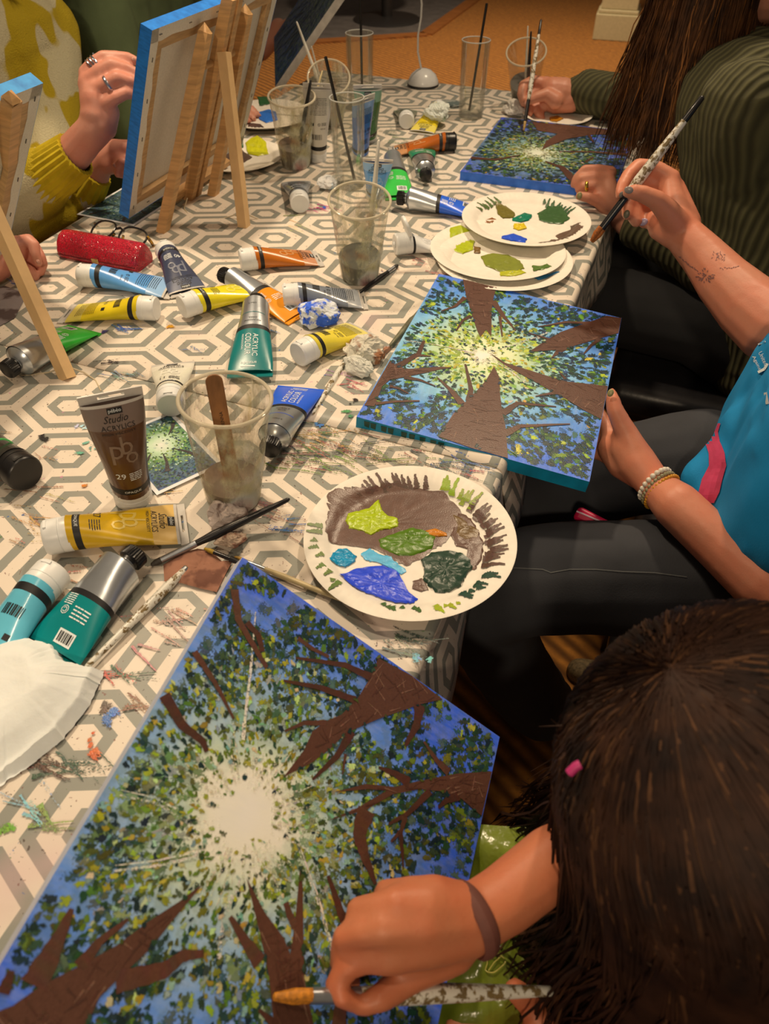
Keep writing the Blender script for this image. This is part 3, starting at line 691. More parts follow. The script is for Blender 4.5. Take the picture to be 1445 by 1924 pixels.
for k, (x, ww) in enumerate(((.30, .035), (.24, .012), (.15, .03))): mb.add([(.3201, x, -.004), (.3201, x + ww, -.002), (.3201, x + ww * .8, -.012), (.3201, x + ww * .2, -.010)], [(0, 1, 2, 3)], CW((40, 110, 180)))
part('edge_smears', mb, PAINT, th, stuff=True)
# ------------------------------------------------------------------ paint tubes
WHITE_CAP = mat('cap_white', (236, 224, 204), .35, .05, 30)
BLACK_PL = mat('cap_black', (26, 23, 21), .35, .1)
SILVER = mat('tube_aluminium', (206, 200, 188), .28, .06, 30, bump=.25, bscale=35, metal=.85)
CLEAR_TAIL = mat('tube_clear_tail', (206, 190, 168), .25, .06)
INK = mat('print_black', (24, 22, 22), .5, 0); INKW = mat('print_white', (238, 230, 214), .5, 0)
def tint(rgb, k, w=(236, 222, 200)): return tuple(lerp(a, b, k) for a, b in zip(rgb, w))
def text_rows(mb, fm, cx, y0, wid, rows, pitch, rnd, h=.0009):
    for r in range(rows):
        x = -wid / 2
        while x < wid / 2 - .002:
            l = rnd.uniform(.003, .009); l = min(l, wid / 2 - x); rect_to(mb, fm, cx + x + l / 2, y0 - r * pitch, l * .86, h, 1); x += l
def barcode(mb, fm, cx, cy, w, h, rnd):
    x = -w / 2
    while x < w / 2:
        b = rnd.choice((.0006, .0006, .0012, .0017)); rect_to(mb, fm, cx + x + b / 2, cy, b, h, 1); x += b + rnd.choice((.0006, .0009, .0013))
def paint_tube(label, kind, cap, crimp, rgb, face='front', num='', rc=.0175, W=.054, full=.9, stand=None, capm=None, name2=None, ink=None, seed=0, tail=None, lift=0.0, flip_open=False, length=None, roll=0.0, band=True):
    rnd = random.Random(seed + 7); W *= 1.12; rc *= 1.05
    if stand:      # standing on its cap: foot pixel, top pixel, length
        o = at(*cap, 0.0); L = stand; topp = at(crimp[0], crimp[1], L * .97); x = (topp - o).normalized(); zv = CAM - o; zv.z = 0; zv = zv - x * zv.dot(x)
        if roll: zv = Matrix.Rotation(roll, 3, x) @ zv
        T = frame_xz(o, x, zv.normalized()); zb = rc
    else:
        a = at(cap[0], cap[1], rc + lift); b = at(crimp[0], crimp[1], .003 + lift); a.z = b.z = TZ + lift + .0045; x = b - a; L = length or x.length; x.normalize()
        T = frame_xz(a, x, ZZ); zb = 0
    th = thing('paint_tube', label, 'paint tube', T, 'acrylic paint tubes')
    cl = .027 if kind == 'P' else .017
    x0 = cl - .002 if kind == 'P' else cl + .009
    def wh(s):
        k = sstep(s * 1.05); return lerp(rc * 1.0, W / 2, k), rc * max(0, 1 - s) ** full * .98 + .0011
    def pos(s, t, k=1.0):
        w_, h_ = wh(s); zc_ = (h_ if not stand else 0)
        return ((x0 + (L - x0) * s), w_ * k * math.cos(t), zc_ + h_ * k * math.sin(t))
    def sec(mb, s0, s1, k=1.0, n=8, m=28, cap0=False):
        vs = []; fs = []
        for i in range(n + 1):
            for j in range(m): vs.append(pos(lerp(s0, s1, i / n), 2 * math.pi * j / m, k))
        for i in range(n):
            for j in range(m): fs.append((i * m + j, (i + 1) * m + j, (i + 1) * m + (j + 1) % m, i * m + (j + 1) % m))
        if cap0: fs.append(tuple(range(m)))
        mb.add(vs, fs); return mb
    def top(x_, y_):
        s = (x_ - x0) / (L - x0); w_, h_ = wh(max(0, min(1, s))); q = min(.96, abs(y_) / w_)
        return (x_, y_, (h_ if not stand else 0) + h_ * math.sqrt(1 - q * q) + .0004)
    up = lambda tx, ty: top(ty, -tx)                 # reads with the cap down
    along = lambda tx, ty: top(tx, ty)                # reads from cap to crimp
    X = lambda s: x0 + (L - x0) * s
    mname = 'tube_%d_%d_%d' % tuple(int(v) for v in rgb)
    axT = Matrix(((0, 0, 1, 0), (0, 1, 0, 0), (-1, 0, 0, 0), (0, 0, 0, 1)))
    zc0 = 0 if stand else rc
    def turned(prof, n=32, wob=None):
        mb = MB(); mb.lathe(prof, n, Matrix.Translation((0, 0, zc0)) @ axT, wob); return mb
    if kind == 'P':
        body = mat(mname, rgb, .26, .07, 25, coat=.3, bump=.12, bscale=30)
        part('body', sec(MB(), 0, .70, n=12, cap0=True), body, th)
        part('tail', sec(MB(), .70, .90, n=4), mat(mname + '_tail', tail or tint(rgb, .38), .3, .05, 25), th)
        mb = MB(); sec(mb, .90, .925, n=1)
        xa, xb = X(.925), L; w_ = W / 2; z_ = (0 if stand else .0011)
        xs = [xa, lerp(xa, xb, .35), lerp(xa, xb, .65), xb]; ys = [-w_, -w_ * .42, w_ * .42, w_]
        for i in range(3):
            for j in range(3):
                if i == 1 and j == 1: continue
                mb.box(((xs[i] + xs[i + 1]) / 2, (ys[j] + ys[j + 1]) / 2, z_), (xs[i + 1] - xs[i], ys[j + 1] - ys[j], .0014))
        part('crimp', mb, CLEAR_TAIL, th, False)
        if band: part('band', sec(MB(), .055, .115, 1.006, 2), INK, th)
        cm = capm or WHITE_CAP
        c = turned([(0, 0), (rc * .90, 0), (rc * .97, .0015), (rc, .004), (rc, .0165), (rc * .965, .017), (rc * .965, .0178), (rc * 1.0, .0183), (rc * 1.01, cl - .001), (rc * .99, cl), (rc * .5, cl)])
        cp = part('cap', c, cm, th)
        if flip_open:
            mb = MB(); Th = Matrix.Translation((.016, -.004, zc0 * 2 + .012)) @ Matrix.Rotation(math.radians(70), 4, 'Y'); mb.lathe([(0, 0), (rc * .9, 0), (rc, .002), (rc, .006), (rc * .86, .006), (rc * .84, .002), (0, .002)], 28, Th); part('flip_lid', mb, cm, cp)
            mb = MB(); mb.lathe([(0, .003), (.004, .003), (.006, .0)], 16, Matrix.Translation((-.001, 0, zc0)) @ axT @ Matrix.Rotation(math.pi, 4, 'X')); part('nozzle', mb, cm, cp)
        else:
            mb = MB(); mb.box((.0045, 0, zc0 + rc * (1.0 if not stand else 1.0)), (.003, .011, .0012)); part('thumb_lip', mb, cm, cp, False)
        dk = MB(); wt = MB(); I = ink or INK
        if face == 'front':
            lg_ = MB()
            rect_to(dk, up, 0, X(.868), .015, .0075); text_to(wt, 'p\u00e9b\u00e9o', lambda a, b: tuple(Vector(up(a, b)) + Vector((0, 0, .0003))), 0, X(.868), .0125, .0055)
            text_to(dk, 'Studio', up, 0, X(.80), .024, .0085, .28); text_to(dk, 'ACRYLICS', up, 0, X(.725), .034, .0062); text_to(dk, 'HIGH VISCOSITY', up, 0, X(.672), .034, .0032)
            text_to(lg_, 'p', up, -.007, X(.47), .013, .026); text_to(lg_, 'b', up, .004, X(.555), .012, .024); text_to(lg_, 'o', up, .007, X(.43), .013, .015)
            part('emblem', lg_, mat(mname + '_emblem', tint(rgb, .32), .4, .05), th)
            if num:
                text_to(dk if I is INK else wt, num, up, -.009, X(.255), None, .0075)
                text_rows(dk if I is INK else wt, up, .0065, X(.275), .014, 5, .0024, rnd, .0010)
            if band: text_to(wt, 'OPAQUE', lambda a, b: tuple(Vector(top(b, -a)) * 1 + Vector((0, 0, .0003))), 0, X(.085), .018, .0036)
        else:
            text_rows(dk, up, 0, X(.80), .036, 11, .0031, rnd)
            barcode(dk, up, -.003, X(.26), .020, .011, rnd); text_to(dk, '100 ml', up, .010, X(.38), .010, .003)
            rect_to(dk, up, -.012, X(.44), .006, .006, 1); text_to(dk, '\u00a9', up, .002, X(.44), None, .006); text_rows(dk, up, .012, X(.46), .010, 3, .0022, rnd)
        if dk.f: part('lettering', dk, INK, th, False)
        if wt.f: part('lettering_white', wt, INKW, th, False)
    else:
        col_ = mat(mname, rgb, .3, .06, 25, bump=.1, bscale=40)
        part('shoulder', sec(MB(), 0, .40, n=8), SILVER, th)
        mb = turned([(.0095, cl - .004), (.0095, cl + .001), (rc * .55, cl + .002), (rc * .97, cl + .0085), (rc * .985, cl + .0095)]); part('neck', mb, SILVER if not ink else ink, th)
        part('band', sec(MB(), .40, .455, 1.004, 2), INK, th); part('sleeve', sec(MB(), .455, .93, n=8), col_, th)
        mb = MB(); sec(mb, .93, .945, n=1); xa, xb = X(.945), L; w_ = W / 2; z_ = .0012 if not stand else 0
        xs = [xa, lerp(xa, xb, .4), lerp(xa, xb, .7), xb]; ys = [-w_, -w_ * .3, w_ * .3, w_]
        for i in range(3):
            for j in range(3):
                if i == 1 and j == 1: continue
                mb.box(((xs[i] + xs[i + 1]) / 2, (ys[j] + ys[j + 1]) / 2, z_), (xs[i + 1] - xs[i], ys[j + 1] - ys[j], .0018))
        part('crimp', mb, col_, th, False)
        rb = .0125
        flute = lambda r, z, a: (r * (1 + .045 * math.cos(a * 26)) if .001 < z < cl - .003 and r > rb * .8 else r, z)
        part('screw_cap', turned([(0, 0), (rb * .86, 0), (rb * .97, .001), (rb, .002), (rb, cl - .004), (rb * .82, cl - .003), (rb * .80, cl), (.004, cl)], 104, flute), BLACK_PL, th)
        dk = MB(); wt = MB()
        if face == 'front':
            text_to(wt, 'ACRYLIC', along, X(.66), .006, .042, .0075); text_to(wt, 'COLOUR', along, X(.65), -.0045, .040, .0085); text_to(wt, 'PROFESSIONAL', along, X(.62), -.0125, .030, .0026)
            text_to(wt, 'artstudio', up, .002, X(.87), .022, .0045); rect_to(wt, up, .003, X(.905), .020, .0018)
            if name2:
                for i, s_ in enumerate(name2): text_to(dk, s_, up, 0, X(.345) - i * .0052, None, .0032)
            text_to(dk, '120ml \u20ac', up, .002, X(.11), .012, .0030); mb = MB(); rect_to(mb, up, 0, X(.235), .034, .0008, 8); part('colour_line', mb, col_, th, False)
        else:
            text_rows(wt, up, -.007, X(.66), .020, 4, .0034, rnd, .0013); text_to(wt, '\u00a9', up, .012, X(.62), None, .009); text_rows(wt, up, .013, X(.56), .012, 6, .0020, rnd)
            rect_to(wt, up, -.006, X(.83), .020, .013, 2); bb = MB(); barcode(bb, lambda a, b: tuple(Vector(up(a, b)) + Vector((0, 0, .0003))), -.006, X(.83), .016, .009, rnd); part('barcode', bb, INK, th, False)
        if dk.f: part('lettering_black', dk, INK, th, False)
        if wt.f: part('lettering', wt, INKW, th, False)
    return th
YEL = (238, 202, 26)
paint_tube('light blue paint tube showing its barcode, beside the red glasses case', 'P', (152, 522), (330, 547), (96, 156, 216), 'back', W=.056, seed=1)
paint_tube('dark navy paint tube number 40 with white cap, beside the glasses case', 'P', (311, 474), (356, 556), (62, 66, 84), 'front', '40', ink=INKW, seed=2, tail=(84, 88, 104))
paint_tube('yellow paint tube lying with its cap to the right, barcode side up', 'P', (296, 585), (122, 592), YEL, 'back', seed=3, W=.050, full=1.1)
paint_tube('yellow paint tube number 48 with cap to the left', 'P', (342, 582), (510, 540), (240, 214, 30), 'front', '48', seed=4, lift=.004, W=.056)
paint_tube('orange-brown paint tube with white cap, left of the main water cup', 'P', (452, 494), (602, 488), (196, 104, 22), 'front', '', seed=5, tail=(204, 138, 96))
paint_tube('grey paint tube half under the blue crumpled tissue', 'P', (532, 561), (688, 566), (128, 130, 132), 'back', seed=6)
paint_tube('yellow paint tube pointing its white cap at the viewer, below the blue tissue', 'P', (560, 672), (684, 622), (236, 206, 60), 'back', seed=7, full=.75)
paint_tube('cream white paint tube number 11 between the brown tube and the cup', 'P', (322, 768), (326, 686), (236, 222, 190), 'front', '11', seed=8, tail=(230, 214, 186))
paint_tube('dark brown paint tube number 29 standing upright on its cap', 'P', (252, 938), (207, 740), (92, 56, 30), 'front', '29', rc=.0205, W=.056, stand=.168, ink=INKW, seed=9, tail=(128, 104, 88), full=.6)
paint_tube('ochre paint tube number 27 with paint flecks and a white cap', 'P', (88, 1016), (352, 986), (214, 164, 18), 'front', '27', rc=.0185, seed=10, W=.058, tail=(222, 176, 96))
paint_tube('turquoise paint tube half covered by the big white tissue', 'P', (106, 1078), (-52, 1290), (104, 186, 196), 'back', rc=.0185, seed=11, length=.165)
paint_tube('grey paint tube with its white cap facing the viewer, beside the easel foot', 'P', (564, 388), (556, 344), (124, 126, 126), 'back', seed=12, full=.8)
paint_tube('dark green upright paint tube with pale green tail, behind the front glass', 'P', (694, 266), (690, 143), (40, 104, 42), 'front', '', stand=.165, seed=13, tail=(128, 168, 132), full=.8)
paint_tube('blue upright paint tube behind the front glass tumbler', 'P', (676, 300), (684, 172), (62, 116, 190), 'back', '', stand=.160, W=.046, seed=14, full=1.0, roll=.5)
paint_tube('white upright paint tube with printed back, beside the brown-water cup', 'P', (598, 303), (597, 158), (226, 208, 180), 'back', '', stand=.165, seed=15, tail=(206, 190, 164), full=.8)
paint_tube('light blue paint tube standing behind the main water cup', 'P', (704, 372), (712, 282), (92, 158, 220), 'front', '', stand=.125, seed=16, W=.050, full=.8)
paint_tube('white paint tube with flip cap open beside the main water cup', 'P', (742, 464), (838, 468), (238, 226, 208), 'front', '', seed=17, flip_open=True, W=.050, full=1.2)
paint_tube('far yellow paint tube lying under the white crumpled tissue', 'P', (826, 206), (783, 262), (236, 200, 20), 'front', '', seed=18, length=.15)
paint_tube('dark green paint tube seen end-on by its white cap, far on the table', 'P', (764, 232), (762, 214), (34, 74, 40), 'back', seed=19, length=.14)
paint_tube('burnt orange paint tube with a black cap, far on the table', 'P', (856, 270), (732, 288), (186, 92, 20), 'front', '', capm=BLACK_PL, seed=20, rc=.018)
paint_tube('dark aquamarine metal paint tube with teal end toward the viewer', 'A', (484, 568), (470, 712), (0, 116, 108), 'front', name2=['DARK', 'AQUAMARINE'][::-1], rc=.0195, W=.056, seed=21, full=.7, lift=.006)
paint_tube('cobalt blue metal paint tube with black cap beside the front cup', 'A', (506, 852), (566, 732), (44, 96, 206), 'front', name2=['BLUE', 'COBALT'][::-1], rc=.0195, W=.058, seed=22, full=.8)
paint_tube('teal metal paint tube with crumpled silver shoulder and barcode', 'A', (262, 1044), (96, 1238), (0, 128, 120), 'back', rc=.022, W=.060, seed=23, full=.75)
paint_tube('green metal paint tube with black cap, behind the left easel leg', 'A', (14, 702), (160, 622), (52, 172, 48), 'back', rc=.021, W=.056, seed=24, full=.75)
paint_tube('blue metal paint tube with long silver shoulder beside the plates', 'A', (746, 376), (896, 404), (42, 98, 206), 'back', rc=.020, W=.052, seed=25, full=.7)
paint_tube('bright green metal paint tube behind the main water cup', 'A', (736, 296), (752, 378), (62, 190, 70), 'back', rc=.019, W=.052, seed=26, full=.7)
paint_tube('emerald metal paint tube with its black cap facing the viewer', 'A', (800, 334), (791, 284), (0, 136, 92), 'back', rc=.0195, W=.056, seed=27, full=.7)
paint_tube('orange metal paint tube under the yellow tube, black cap showing', 'A', (418, 520), (566, 600), (232, 142, 20), 'back', rc=.017, W=.050, seed=28, full=.9)
bt = paint_tube('black paint tube with bright green trim at the left edge', 'P', (52, 897), (-120, 790), (28, 26, 25), 'front', '', capm=BLACK_PL, rc=.021, W=.060, seed=29, tail=(40, 38, 36), length=.16, band=False)
gm = mat('green_trim', (88, 190, 92), .4)
for x in (.030, .056):
    mb = MB(); mb.lathe([(.0205, x), (.0222, x + .0005), (.0222, x + .0022), (.0205, x + .0027)], 32, Matrix.Translation((0, 0, .021)) @ Matrix(((0, 0, 1, 0), (0, 1, 0, 0), (-1, 0, 0, 0), (0, 0, 0, 1)))); part('trim_ring', mb, gm, bt)

# ------------------------------------------------------------------ water cups, glasses, straws
CLEAR = mat_clear('stained_plastic', film=.10, stain=(26, .44, .80, (1, 1, .45)), filmc=(230, 205, 160))
CLEAR2 = mat_clear('thin_plastic', film=.10, filmc=(225, 205, 170)); RIM = mat_clear('cup_rim', film=.55, filmc=(226, 204, 166), gloss=.1)
GLASS = mat_clear('drinking_glass', tint=(.97, .97, .95), film=.045, gloss=.09, rough=.03)
def make_cup(label, base, rim, water_h, water_rgb, H=.145, r0=.0305, r1=.0465, stained=True):
    b = at(*base, .0005); t = at(*rim, H); ax = (t - b); ax.z = H; zx = ax.normalized(); b.z = TZ + .0045
    T = frame_xz(b, Vector((1, 0, 0)) - zx * zx.x, zx); th = thing('water_cup', label, 'cup', T, 'plastic water cups')
    R = lambda z: lerp(r0, r1, z / H)
    prof = [(0.0, .002), (r0 * .94, .002), (r0, .004)] + [(R(z), z) for z in (.01, .025, .05)] + [(R(.052) + .0012, .053), (R(.056) + .0016, .057), (R(.060) + .0008, .061)] + [(R(z), z) for z in (.07, .09, .11, .13, H - .004)]
    mb = MB(); mb.lathe(prof, 48); part('wall', mb, CLEAR if stained else CLEAR2, th)
    mb = MB(); N = 48; rr = .0022; mb.lathe([(r1 + rr * math.cos(a) + .0006, H - .002 + rr * math.sin(a)) for a in [k * 2 * math.pi / 10 for k in range(11)]], N); part('rim', mb, RIM, th)
    if water_h:
        m = mat('paint_water_%d' % water_rgb[0], water_rgb, .12, .08, 30); mb = MB()
        mb.lathe([(0.0, .0035), (r0 * .93, .0035)] + [(R(z) - .0012, z) for z in (.006, water_h * .5, water_h)] + [(R(water_h) * .8, water_h), (0, water_h)], 40); part('water', mb, m, th, label='cloudy paint water')
    return th
make_cup('front plastic cup with brown water and a wooden stick, streaked with paint', (440, 942), (424, 752), .032, (134, 112, 92))
make_cup('main plastic cup of grey water in the middle of the table', (676, 524), (676, 376), .042, (108, 104, 92))
make_cup('plastic cup of brown water beside the easel', (556, 314), (548, 182), .046, (112, 98, 84))
make_cup('plastic cup with brushes at the back, behind the white upright tube', (621, 232), (617, 128), .055, (120, 114, 96))
make_cup('far plastic cup of grey water beside the painting hand', (984, 196), (989, 88), .06, (92, 86, 78), stained=False)
def make_glass(label, base, rim, H=.165, r0=.030, r1=.034):
    b = at(*base, .0005); t = at(*rim, H); b.z = TZ + .0045
    T = Matrix.Translation(b); th = thing('glass_tumbler', label, 'glass', T, 'tall glass tumblers')
    mb = MB(); mb.lathe([(0, .0005), (r0 * .95, .0005), (r0, .003), (lerp(r0, r1, .5), H * .5), (r1, H - .002), (r1 - .001, H), (r1 - .0022, H - .001), (lerp(r0, r1, .5) - .0022, H * .5), (r0 - .0025, .016), (r0 * .8, .0115), (0, .011)], 48); part('wall', mb, GLASS, th)
    mb = MB(); mb.lathe([(0, .0015), (r0 * .92, .0015), (r0 * .95, .004), (r0 * .9, .0105), (0, .010)], 40); part('glass_base', mb, mat_clear('glass_foot', tint=(.92, .92, .9), film=.08, filmc=(236, 226, 206), gloss=.12, rough=.03), th)
    mb = MB(); mb.lathe([(r1 - .0011 + .0013 * math.cos(a), H - .001 + .0013 * math.sin(a)) for a in [k * 2 * math.pi / 8 for k in range(9)]], 48); part('rim', mb, mat_clear('glass_rim', film=.45, filmc=(236, 226, 206), gloss=.12, rough=.03), th)  # pale film painted into the rim stands in for the glass's bright edge
    return b, r0
SW = mat('straw_black', (28, 25, 23), .3, .05)
def straw(label, g, lo, hi, L=.235):
    b, r0 = g; a = b + Vector((lo[0], lo[1], .013)); d = Vector((hi[0] - lo[0], hi[1] - lo[1], .165 - .013)).normalized()
    o = thing('drinking_straw', label, 'straw', a, 'black drinking straws'); mb = MB()
    n = 14; r = .0030; pr = []
    mb.lathe([(r * .75, 0), (r, 0), (r, L), (r * .75, L), (r * .75, 0)], n, Matrix.Translation(a) @ d.to_track_quat('Z', 'X').to_matrix().to_4x4()); part('tube', mb, SW, o, world=True)
g1_ = make_glass('front glass tumbler with a straw, behind the main water cup', (657, 352), (660, 215)); straw('black straw leaning left in the front tumbler', g1_, (.010, .0), (-.022, -.004), .225)
g2_ = make_glass('right glass tumbler with a straw, beside the far cup', (884, 222), (898, 100)); straw('black straw leaning right in the right tumbler', g2_, (-.004, .004), (.010, -.005), .225)
g3_ = make_glass('back glass tumbler with a straw, behind the green tube', (678, 206), (677, 96)); straw('black straw upright in the back tumbler', g3_, (.004, 0), (.004, .006), .225)

# ------------------------------------------------------------------ brushes and sticks
STEEL = mat('ferrule_steel', (188, 182, 172), .28, .1, metal=.9)
def hmat(kind):
    if kind == 'white': return mat('handle_cream', (224, 208, 180), .4, .1, 40)
    if kind == 'stained':
        if 'handle_stained' in MATS: return MATS['handle_stained']
        m = NT('handle_stained'); c = m.mix(m.ramp(m.noise(130, 4, .7), (.50, 0.0), (.56, 1.0)), alb((226, 210, 182)), m.mix(m.noise(60, 2), alb((92, 78, 56)), alb((150, 116, 60)))); m.setc(c); m.p(Roughness=.35); MATS['handle_stained'] = m.m; return m.m
    if kind == 'olive': return mat('handle_olive', (112, 104, 74), .4, .3, 80)
    if kind == 'wood': return mat('handle_wood', (206, 176, 120), .4, .1, 40)
    return mat('handle_black', (30, 27, 26), .3, .15, 60)
def make_brush(label, tip, end, handle='white', r=.0035, bristle=(160, 92, 36), ferrule='steel', flat=False, bl=.014, fl=.024, dark_end=0.0, group='paint brushes'):
    tip, end = Vector(tip), Vector(end); d = (end - tip); L = d.length; T = Matrix.Translation(tip) @ d.to_track_quat('Z', 'X').to_matrix().to_4x4()
    th = thing('paint_brush', label, 'brush', T, group)
    fr = r * .92; wb = (lambda rr, z, a: (rr * (1.35 * abs(math.cos(a)) ** 1.0 + .45 * (1 - abs(math.cos(a)))), z)) if flat else None
    mb = MB(); mb.lathe([(0, 0), (fr * .5, .001), (fr * 1.0, bl * .55), (fr * .95, bl)], 20, None, wb); part('bristles', mb, mat('bristle_%d_%d' % (bristle[0], bristle[1]), bristle, .6, .3, 300), th)
    mb = MB(); mb.lathe([(fr * .93, bl - .001), (fr * .98, bl + fl * .5), (fr, bl + fl), (fr * .2, bl + fl)], 20); part('ferrule', mb, STEEL if ferrule == 'steel' else hmat('black'), th)
    z0 = bl + fl; pr = [(fr * .9, z0 - .001), (r * 1.0, z0 + .01), (r * 1.25, z0 + (L - z0) * .18), (r * 1.05, z0 + (L - z0) * .5), (r * .72, z0 + (L - z0) * .85), (r * .6, L - .003), (r * .3, L - .0006), (0, L)]
    mb = MB()
    if dark_end:
        k = L * (1 - dark_end); pa = [p for p in pr if p[1] < k] + [(r * .72, k)]; pb = [(r * .73, k)] + [p for p in pr if p[1] > k]
        mb.lathe(pa, 16); part('handle', mb, hmat(handle), th); mb = MB(); mb.lathe(pb, 16); part('handle_tip', mb, hmat('black'), th)
    else: mb.lathe(pr, 16); part('handle', mb, hmat(handle), th)
    return th
make_brush('paint-stained cream brush lying beside the teal tube', at(352, 1066, .008), at(160, 1256, .010), 'stained', .0042, (120, 100, 70), bl=.002, fl=.004)
make_brush('black brush with silver ferrule, its tip toward the silver tube', at(283, 1062, .006), at(545, 937, .030), 'black', .0042, (60, 50, 40), bl=.012, fl=.040)
make_brush('pale thin brush handle lying beside the cobalt blue tube', at(652, 672, .006), at(587, 778, .006), 'stained', .0034, (110, 110, 70), bl=.006, fl=.01)
make_brush('olive flat brush against the turquoise-edged canvas', at(806, 566, .008), at(733, 650, .010), 'olive', .0048, (176, 118, 40), bl=.020, fl=.030, flat=True)
make_brush('short black brush at the foot of the main water cup', at(748, 498, .007), at(668, 556, .006), 'black', .0042, (40, 36, 32), bl=.012, fl=.02)
make_brush('thin wooden brush handle between the big plate and the near canvas', at(440, 1046, .006), at(694, 1148, .010), 'wood', .0026, (150, 110, 40), bl=.010, fl=.03)
make_brush('fine brush with mustard tip on the brown smeared paper', at(383, 1030, .012), at(452, 1058, .010), 'black', .0028, (170, 130, 30), bl=.013, fl=.018, ferrule='black')
def in_cup(label, foot, top, h_top, **k): make_brush(label, at(foot[0], foot[1], .02), at(top[0], top[1], h_top), **k)
in_cup('cream brush handle standing in the main water cup', (690, 500), (712, 262), .20, handle='white', r=.0042)
in_cup('long cream brush leaning left in the back cup', (622, 215), (557, 40), .205, handle='white', r=.0036)
in_cup('thin cream brush in the back cup', (618, 215), (585, 86), .175, handle='white', r=.0024)
in_cup('black brush handle in the cup beside the easel', (558, 300), (584, 150), .17, handle='black', r=.0040)
in_cup('pale wooden brush leaning right in the cup beside the easel', (560, 302), (606, 132), .17, handle='wood', r=.0030)
in_cup('cream brush in the far cup', (986, 186), (992, 48), .175, handle='white', r=.0026)
in_cup('dark brush in the far cup', (990, 186), (998, 58), .17, handle='black', r=.0036)
# wooden stirring stick in the front cup
b0, t0 = at(436, 900, .030), at(400, 704, .172); d = (t0 - b0).normalized(); sv = Vector((1, .12, 0)); T = frame_xz(b0, d, (CAM - b0 - d * (CAM - b0).dot(d)).normalized())
L_ = (t0 - b0).length; W2 = .0088; mb = MB(); n = 10
out = [(0, -W2)] + [(L_ - W2 + W2 * math.sin(a), -W2 * math.cos(a)) for a in [math.pi * k / n for k in range(n + 1)]] + [(0, W2)]
mb.add([(x, y, .0009) for x, y in out] + [(x, y, -.0009) for x, y in out], [tuple(range(len(out))), tuple(reversed(range(len(out), 2 * len(out))))] + [(i, i + len(out), (i + 1) % len(out) + len(out), (i + 1) % len(out)) for i in range(len(out))])
th = thing('stirring_stick', 'wooden stirring stick stained brown, standing in the front cup', 'stick', T)
part('stick', mb, mat('stick_wood', (150, 96, 52), .5, .3, 60, stretch=(.3, 1, 1)), th, False)
for q_ in (.60, .28): mb = MB(); text_to(mb, 'VIENNA', lambda x, y: (x, y, .0011), L_ * q_, -.001, .022, .0035); part('lettering', mb, INK, th, False)

# ------------------------------------------------------------------ paper plates with paint
PLATE = mat('paper_plate', (240, 220, 190), .6, .04, 60)
def blob(mb, pts, hgt, rgb, rnd, z0=.0008, rough=.35):
    """a puddle of paint with the traced outline pts"""
    cx = sum(p[0] for p in pts) / len(pts); cy = sum(p[1] for p in pts) / len(pts); N = len(pts); P = []
    for i in range(N):
        a, b = pts[i], pts[(i + 1) % N]
        for k in range(5): t = k / 5; P.append((lerp(a[0], b[0], t) + rnd.uniform(-1, 1) * .0013, lerp(a[1], b[1], t) + rnd.uniform(-1, 1) * .0013))
    S = []
    for i in range(len(pts)):
        a, b = pts[i], pts[(i + 1) % len(pts)]
        for k in range(5): S.append((lerp(a[0], b[0], k / 5), lerp(a[1], b[1], k / 5)))
    N = len(P); R = (1.0, .95, .86, .76, .66, .56, .46, .36, .26, .14); vs = []; c = CW(rgb); cc = []; so = rnd.uniform(0, 50)
    for ri, r in enumerate(R):
        for p, s_ in zip(P, S):
            p = p if ri == 0 else s_; x, y = cx + (p[0] - cx) * r, cy + (p[1] - cy) * r
            n1 = noise.noise((x * 120 + so, y * 260, 1)); n2 = noise.noise((x * 420, y * 420 + so, 2))
            z = z0 + (0 if ri == 0 else hgt * (.45 + .35 * min(1, (1 - r) * 3)) * (1 + rough * (1.6 * n1 + 1.0 * n2)))
            vs.append((x, y, max(z, z0))); k = 1 + .22 * n1 + .10 * n2; cc.append(tuple(min(.95, v * k) for v in c[:3]) + (1,))
    vs.append((cx, cy, z0 + hgt * .8)); cc.append(c)
    fs = [(i * N + j, i * N + (j + 1) % N, (i + 1) * N + (j + 1) % N, (i + 1) * N + j) for i in range(len(R) - 1) for j in range(N)] + [((len(R) - 1) * N + j, (len(R) - 1) * N + (j + 1) % N, len(vs) - 1) for j in range(N)]
    o = len(mb.v); mb.v += vs; mb.f += [tuple(i + o for i in f) for f in fs]; mb.c = (mb.c or []) + cc
WETP = mat_vcol('wet_paint', .32, .12, .3)
